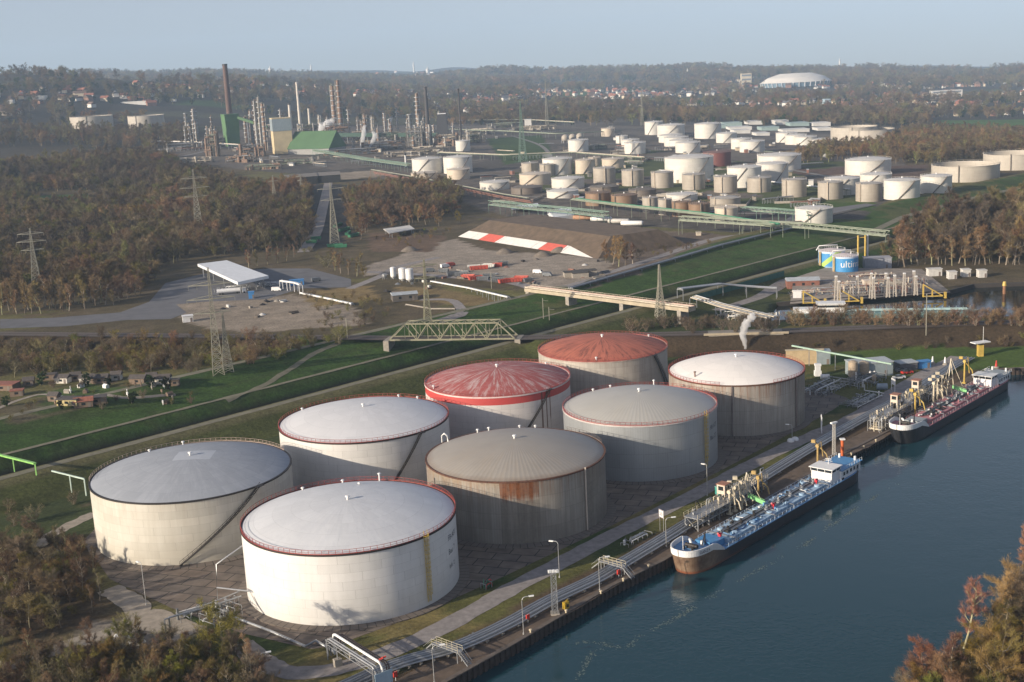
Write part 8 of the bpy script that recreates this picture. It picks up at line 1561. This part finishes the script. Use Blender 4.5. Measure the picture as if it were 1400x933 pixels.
block(318, 200, 20, 157, 20, grn, 'tall green bunker building at the foot of the tallest chimney', taper=.8, rz=.5); block(387, 210, 25, 162, 26, M('silo_cream', (0.50, 0.41, 0.25), .7, 0, .15, .08), 'cream silo block with a grey top', topf=.82, rz=.3); block(606, 192, 11, 156, 14, M('black_block', (0.045, 0.045, 0.05), .7), 'dark tower block with white top in the refinery', roof_m=white_pt, taper=1.7); block(291, 180, 10, 177, 8, M('orange_box', (0.42, 0.23, 0.08), .7), 'orange cabin on the steel frame tower') if 0 else None
P = GT(434, 210); L = 66 * PXM(P); e = empty('green_hall', P, 'large green gabled hall beside the silo block', 'hall', None, -.45); m_ = MB(); m_.box((0, 0, 4), (L, 44, 8)); m_.add([(-L / 2, -22, 8), (-L / 2, 22, 8), (-L / 2, 0, 31), (L / 2, -22, 8), (L / 2, 22, 8), (L / 2, 0, 31)], [(0, 2, 1), (3, 4, 5)]); m_.build('wall', M('hall_wall', (0.26, 0.26, 0.25), .8), e); m_ = MB(); m_.gable(L, 44, 8.1, 23.4, 1.0); m_.build('roof', grn2, e)
A = GT(326, 200); B = GT(368, 200); e = empty('conveyor', A, 'green sloping conveyor from the green bunker to the columns', 'conveyor'); m_ = MB(); m_.bar((0, 0, HT(A, 160)), B - A + Vector((0, 0, HT(B, 174))), 5, 4); m_.build('gallery', grn, e); 
for f in (.35, .7): q = (B - A) * f; MB().bar(q, q + Vector((0, 0, HT(A, 160) * (1 - f) + HT(B, 174) * f - 2)), 1.2).build('leg', galv, e)
A = GT(462, 196); B = GT(600, 196); e = empty('conveyor', A, 'long dark green gallery right of the green hall', 'conveyor'); MB().bar((0, 0, 13), B - A + Vector((0, 0, 13)), 7, 6).build('gallery', M('gallery_green', (0.035, 0.08, 0.06), .7), e)
for f in (.1, .3, .5, .7, .9): q = (B - A) * f; MB().bar(q, q + Vector((0, 0, 11)), 1.2).build('leg', galv, e)
# sheds and houses through the refinery edge
wh_m = M('warehouse_white', (0.55, 0.54, 0.51), .7, 0, .1, .05); roofs = [M('roof_red_tile', (0.24, 0.095, 0.062), .85, 0, .2, .1), M('roof_brown_tile', (0.13, 0.085, 0.065), .85, 0, .2, .1), M('roof_slate', (0.10, 0.10, 0.11), .8, 0, .2, .1)]; walls = [M('house_white', (0.62, 0.60, 0.56), .8, 0, .1, .1), M('house_cream', (0.50, 0.43, 0.32), .8, 0, .1, .1), M('house_brick', (0.24, 0.13, 0.09), .85, 0, .2, .2)]
for i, (px, py, w_, h_) in enumerate(((1000, 172, 24, 4), (1030, 170, 20, 4), (1066, 170, 18, 5), (1090, 172, 26, 4), (1120, 172, 24, 4), (1010, 177, 30, 3), (1050, 178, 24, 4), (1085, 180, 36, 3), (1124, 178, 20, 3), (985, 175, 14, 4), (1012, 182, 22, 4), (1040, 185, 18, 3))): block(px, py, w_, py - h_, 40, wh_m if i % 3 else M('warehouse_teal', (0.25, 0.33, 0.32), .7), 'low pale warehouse in the cluster above the tank field', 'warehouse', name='warehouse')['group'] = 'warehouses above the tank field'
for i, (px, py, w_, h_, lb) in enumerate(((1293, 137, 42, 13, 'long white office block on the far right'), (1020, 118, 14, 17, 'beige tower block left of the stadium'), (1307, 191 - 52, 0, 0, ''), (1130, 148, 8, 12, 'pale blue water tower block below the stadium'), (722, 172, 9, 8, 'white cube beside the pump yard'), (917, 166, 5, 8, 'white stair tower beside the far white tanks'), (190, 143, 46, 4, 'long white building left of the tallest chimney'), (48, 136, 30, 4, 'long white building at the far left'), (350, 178, 14, 6, 'white shed behind the tallest chimney'), (830, 242 - 60, 8, 4, 'small pale hut behind the lawn'))):
    if lb: block(px, py, w_, py - h_, 22, walls[1] if 'beige' in lb else wh_m if 'blue' not in lb else M('pale_blue_wall', (0.30, 0.40, 0.46), .7), lb, 'building', win=3 if h_ > 10 else 0)
# stadium
P = GT(1088, 118); r_ = 50 * PXM(P); e = empty('stadium', P, 'domed stadium with pale roof on the horizon', 'stadium', None, .3); hs = HT(P, 112); m_ = MB(); m_.lathe([(r_ * .93, 0), (r_ * .98, hs)], 64); m_.v = [(x, y * .85, z) for x, y, z in m_.v]; m_.build('facade', M('stadium_blue', (0.16, 0.24, 0.31), .6), e)
m_ = MB(); hd = HT(P, 100); m_.lathe([(r_ * 1.0, hs), (r_ * .80, hs + (hd - hs) * .52), (r_ * .46, hs + (hd - hs) * .95), (.02, hd)], 20); m_.v = [(x, y * .85, z) for x, y, z in m_.v]; m_.build('roof', M('stadium_roof', (0.60, 0.57, 0.52), .7, 0, .08, .02), e)
m_ = MB(); [m_.bar((r_ * .96 * math.cos(a), r_ * .82 * math.sin(a), 0), (r_ * 1.0 * math.cos(a), r_ * .85 * math.sin(a), hs), 2.5) for a in np.linspace(0, 6.28, 40)]; m_.build('columns', white_pt, e)['kind'] = 'stuff'
P = GT(1091, 141); e = empty('church', P, 'small church with pointed spire below the stadium', 'church'); MB().cyl((0, 0, 0), (0, 0, HT(P, 133)), 4, n=4).build('tower', walls[2], e); MB().cyl((0, 0, HT(P, 133)), (0, 0, HT(P, 126)), 4.5, .1, 4).build('spire', roofs[2], e); MB().box((14, 0, 5), (22, 12, 12)).build('nave', walls[2], e)
for px, py, top, lb in ((566, 93, 84, 'pointed white tower on the horizon'), (370, 96, 90, 'grey tower block on the left horizon'), (426, 94, 88, 'dark tower on the horizon behind the chimney'), (1148, 90, 80, 'thin white mast on the right horizon'), (585, 96, 91, 'small white block right of the pointed tower'), (940, 100, 94, 'white block on the horizon above the masts')):
    P = GT(px, py + 6); h = HT(P, top); k_ = PXM(P); e = empty('horizon_tower', P, lb, 'tower'); MB().cyl((0, 0, 0), (0, 0, h * .7), 2.4 * k_ if 'block' in lb else 1.2 * k_, n=8).build('shaft', wh_m, e); MB().cyl((0, 0, h * .7), (0, 0, h), 1.2 * k_, .2 * k_, n=8).build('tip', wh_m, e)
# town: gabled houses, one prototype per wall colour
HOUSE = []
for w_ in walls:
    for r_ in roofs[:2] if w_ is not walls[0] else roofs:
        m_ = MB(); m_.box((0, 0, 3), (11, 9, 6)); m_.add([(-5.5, -4.5, 6), (-5.5, 4.5, 6), (-5.5, 0, 10), (5.5, -4.5, 6), (5.5, 4.5, 6), (5.5, 0, 10)], [(0, 2, 1), (3, 4, 5)]); w = mesh_of(m_, 'wall', w_); m_ = MB(); m_.gable(11, 9, 6.05, 4.1, .6); HOUSE.append((w, mesh_of(m_, 'roof', r_), w_ is walls[0]))
def house(px, py, s):
    P = GT(px, py); w, r_, _ = HOUSE[rnd.randrange(len(HOUSE))]; e = empty('town_house', P, 'small gabled house in the distant town among bare trees', 'house', 'houses of the distant town', rnd.uniform(0, 3.1)); e.scale = (s * rnd.uniform(.9, 1.7), s, s)
    for nm, me in (('wall', w), ('roof', r_)): o = bpy.data.objects.new(nm, me); C.objects.link(o); o.parent = e
for cx, cy, sx, sy, n_ in ((60, 132, 80, 8, 20), (180, 138, 80, 8, 16), (380, 112, 70, 8, 24), (500, 118, 80, 8, 26), (560, 103, 60, 4, 16), (670, 136, 40, 5, 12), (700, 112, 60, 6, 12), (820, 136, 60, 4, 10), (905, 132, 50, 5, 12), (1005, 114, 50, 4, 14), (1090, 142, 70, 6, 26), (1180, 108, 60, 5, 14), (1270, 112, 60, 6, 16), (1320, 146, 60, 6, 20), (1160, 150, 60, 4, 14), (300, 128, 60, 7, 14), (230, 122, 60, 5, 10), (420, 130, 60, 6, 14)):
    for _ in range(n_): house(cx + rnd.gauss(0, sx * .5), cy + rnd.gauss(0, sy * .5), rnd.uniform(1.0, 1.6))

# town too far off to count, one scatter of the same houses
tp = []
for i in range(5200):
    a = rnd.uniform(-0.43, 0.43); r_ = math.sqrt(rnd.uniform(2500 ** 2, 7800 ** 2)); x, y = r_ * math.sin(a), r_ * math.cos(a)
    if hash_noise(np.array(x / 520), np.array(y / 420), 31) + .5 * hash_noise(np.array(x / 150), np.array(y / 130), 32) > 0.30 and PR((x, y, ground(x, y)))[1] < 160: tp.append((x, y, rnd.uniform(.9, 1.9)))
TREES['houses'] = [(w, r_) for w, r_, ok in HOUSE if ok or rnd.random() < .6]
gn_woods('distant_town', tp, ('houses',), 'countless small houses of the hazy town up to the horizon')
tw = bpy.data.objects['distant_town'].data; tw.attributes['turn'].data.foreach_set('vector', np.stack([np.zeros(len(tp)), np.zeros(len(tp)), nrg.uniform(0, 6.28, len(tp))], -1).astype(np.float32).ravel())
# low clutter between the tanks and units: bund walls, huts, pipe runs
RFX = [(232, 212), (330, 186), (560, 178), (700, 176), (880, 168), (1090, 196), (1230, 232), (1170, 272), (1060, 300), (860, 284), (700, 262), (560, 238), (430, 232)]
n_h = 0
while n_h < 90:
    px, py = rnd.uniform(232, 1230), rnd.uniform(176, 300)
    if not in_poly(np.array([px]), np.array([py]), RFX)[0]: continue
    n_h += 1; P = GT(px, py); k_ = PXM(P); q = rnd.random(); e = empty('plant_hut', P, 'small hut or box among the pipes and tanks of the refinery', 'hut', 'small huts across the refinery', rnd.uniform(-.4, .4)); L = rnd.uniform(2, 7) * k_; h = rnd.uniform(2.5, 5)
    MB().box((0, 0, h / 2 - .3), (L, rnd.uniform(4, 9), h)).build('wall', rnd.choice((wh_m, concrete, col_ms[0], walls[1], M('rust_red_pipe', (0, 0, 0)))), e); MB().box((0, 0, h - .1), (L + .5, 8, .3)).build('roof', rnd.choice((wh_m, roofs[2], M('pale_grey_roof', (0, 0, 0)))), e)
n_h = 0
while n_h < 70:
    px, py = rnd.uniform(232, 1230), rnd.uniform(176, 300)
    if not in_poly(np.array([px]), np.array([py]), RFX)[0]: continue
    n_h += 1; P = GT(px, py); k_ = PXM(P); L = rnd.uniform(14, 46) * k_; e = empty('pipe_run', P, 'low run of pipes on sleepers crossing the refinery ground', 'pipe run', 'low pipe runs across the refinery', rnd.choice((.35, .35, -.9, .1))); mm = rnd.choice((pg_pipe, cream_pipe, pipe_m, pipe_d, rust_pipe)); zz = rnd.choice((1.0, 1.0, 4.0))
    g_ = lambda x: ground(P.x + math.cos(e.rotation_euler.z) * x, P.y + math.sin(e.rotation_euler.z) * x) - P.z
    for j in range(rnd.choice((2, 3, 4))): MB().path([(x, j * .9, g_(x) + zz) for x in np.linspace(-L / 2, L / 2, 7)], rnd.uniform(.25, .45), 5).build('pipe', mm, e)
    m_ = MB()
    for x in np.linspace(-L / 2, L / 2, 10): m_.bar((x, -.6, g_(x) + zz - .4), (x, 3.2, g_(x) + zz - .4), .4); m_.bar((x, 0, g_(x) - .5), (x, 0, g_(x) + zz - .4), .35); m_.bar((x, 2.6, g_(x) - .5), (x, 2.6, g_(x) + zz - .4), .35)
    m_.build('support', galv, e)
for px, py, w_ in ((700, 276, 60), (780, 262, 40), (880, 275, 70), (985, 283, 70), (1090, 278, 60), (820, 237, 50), (940, 232, 60), (1010, 224, 50), (735, 247, 40), (860, 222, 40), (690, 250, 30), (1140, 262, 40)):
    P = GT(px, py); L = w_ * PXM(P); m_ = MB(); e = empty('bund_wall', P, 'low pale bund wall round a group of tanks', 'wall', 'bund walls in the tank field', -.28)
    for a, b in (((-L / 2, 0), (L / 2, 0)), ((L / 2, 0), (L / 2, 40)), ((-L / 2, 0), (-L / 2, 40))): m_.bar((*a, .6), (*b, .6), .6, 2.4)
    m_.build('wall_run', concrete, e)
for pts, w_ in ([((700, 268), (860, 278), (1000, 292), (1110, 290)), 6], [((880, 214), (1000, 222), (1100, 236), (1220, 262)), 7], [((560, 232), (700, 240), (760, 226), (880, 214)), 6], [((330, 216), (420, 222), (520, 220), (620, 210)), 8], [((250, 214), (330, 200), (460, 205), (600, 205)), 8], [((760, 226), (740, 200), (700, 186)), 6]): strip('plant_road', catmull([Vector((*GT(*p)[:2], 0)) for p in pts], 8), w_, M('plant_road', (0.17, 0.16, 0.15), .95, 0, .2, .1), .3, 2, 8)
# ============================================================ STEAM
def steam(px, py, pts, label, dens, wob=.4):
    """pts: (photo x, photo y, radius in photo pixels) up the plume; a closed skin filled with an even volume"""
    P = GT(px, py); k_ = PXM(P); right = Vector((P.y, -P.x, 0)).normalized(); m_ = MB(); n = 14; rings = []
    Q = catmull([Vector((x, y, r_)) for x, y, r_ in pts], 6)
    for i, q in enumerate(Q):
        c = right * ((q.x - px) * k_) + Vector((0, 0, (py - q.y) * k_)); ring = []
        for j in range(n):
            a = 6.283 * j / n; rr = q.z * k_ * (1 + wob * float(hash_noise(np.array(math.cos(a) * 1.3 + i * .45), np.array(math.sin(a) * 1.3 + px * .1), 3)))
            ring.append(c + right * (rr * math.cos(a)) + Vector((right.y * -1, right.x, 0)) * 0 + Vector((-right.y, right.x, 0)) * (rr * math.sin(a)) + Vector((0, 0, rr * .35 * math.sin(a * 2 + i))))
        rings.append(ring)
    vs = [v for r_ in rings for v in r_]; m_.add(vs, [(i * n + j, i * n + (j + 1) % n, (i + 1) * n + (j + 1) % n, (i + 1) * n + j) for i in range(len(rings) - 1) for j in range(n)], True); m_.add(rings[0], [tuple(range(n))[::-1]]); m_.add(rings[-1], [tuple(range(n))])
    mt = bpy.data.materials.new('steam'); mt.use_nodes = True; t = mt.node_tree; t.nodes.clear(); o_ = t.nodes.new('ShaderNodeOutputMaterial'); v = t.nodes.new('ShaderNodeVolumePrincipled'); v.inputs['Color'].default_value = (.97, .97, .97, 1); v.inputs['Density'].default_value = dens / k_
    t.links.new(v.outputs[0], o_.inputs['Volume']); o = m_.build('steam_plume', mt, None, P); o['kind'] = 'stuff'; o['label'] = label; o['category'] = 'steam'; return o
steam(1019, 478, [(1019, 478, 1.4), (1018.5, 470, 2.6), (1016.5, 461, 4), (1017, 452, 5), (1020, 444, 6), (1025, 437, 6), (1029, 431, 4), (1031, 426, 2)], 'white steam plume rising behind the white roofed tank', .30, .6)
steam(446, 188, [(441, 186, 4), (445, 174, 8), (452, 168, 8), (458, 163, 5)], 'white steam cloud left of the tall rusty columns', .3)
steam(497, 205, [(494, 204, 1.6), (497, 192, 3), (499, 182, 3), (501, 172, 2)], 'thin white steam wisp left of its twin in the refinery', .35)
steam(506, 206, [(504, 205, 1.6), (511, 193, 3), (514, 186, 3), (512, 180, 2)], 'curling white steam wisp right of its twin in the refinery', .35)
steam(534, 182, [(532, 178, 1.5), (534, 168, 2.4), (537, 160, 2)], 'small steam wisp behind the refinery columns', .3)

# thin broken lines of scum drifting on the canal
fm = M('pale_scum', (0.105, 0.135, 0.115), .8, 0, .3, 2)
for k_, pts in enumerate((((820, 880), (852, 886), (880, 868), (930, 842), (985, 808), (1040, 778), (1100, 745), (1160, 702), (1225, 662)), ((843, 884), (812, 892), (800, 912), (786, 933)), ((760, 885), (800, 878), (830, 880)))):
    L = resample(catmull([GT(*p, WZ) for p in pts], 8), .35); m_ = MB()
    for i, p in enumerate(L):
        dn = float(hash_noise(np.array(i / 17.0), np.array(k_ * 9.0), 41)) + .5 * float(hash_noise(np.array(i / 5.0), np.array(k_ * 5.0), 42))
        if dn < -.25: continue
        for _ in range(2 if dn < .3 else 4):
            c = p + Vector((rnd.gauss(0, .45), rnd.gauss(0, .45), .02 + rnd.random() * .004)); r_ = rnd.uniform(.06, .24); a0 = rnd.uniform(0, 6); m_.add([c + Vector((r_ * rnd.uniform(.5, 1.3) * math.cos(a0 + j * 1.05), r_ * rnd.uniform(.5, 1.3) * math.sin(a0 + j * 1.05), 0)) for j in range(6)], [tuple(range(6))])
    o = m_.build('foam', fm); o['kind'] = 'stuff'; o['label'] = 'thin broken pale foam line drifting on the canal water'
# ============================================================ haze: the air between here and the horizon
mb = MB(); mb.box((0, 4000, 180), (26000, 18600, 700)); 
hz = mb.build('haze', bpy.data.materials.new('haze')); hz['kind'] = 'stuff'
hm = hz.data.materials[0]; hm.use_nodes = True; t = hm.node_tree; t.nodes.clear(); o_ = t.nodes.new('ShaderNodeOutputMaterial'); pv = t.nodes.new('ShaderNodeVolumePrincipled')
pv.inputs['Color'].default_value = (0.53, 0.72, 0.95, 1); pv.inputs['Density'].default_value = HAZE; pv.inputs['Anisotropy'].default_value = 0.0
t.links.new(pv.outputs[0], o_.inputs['Volume'])
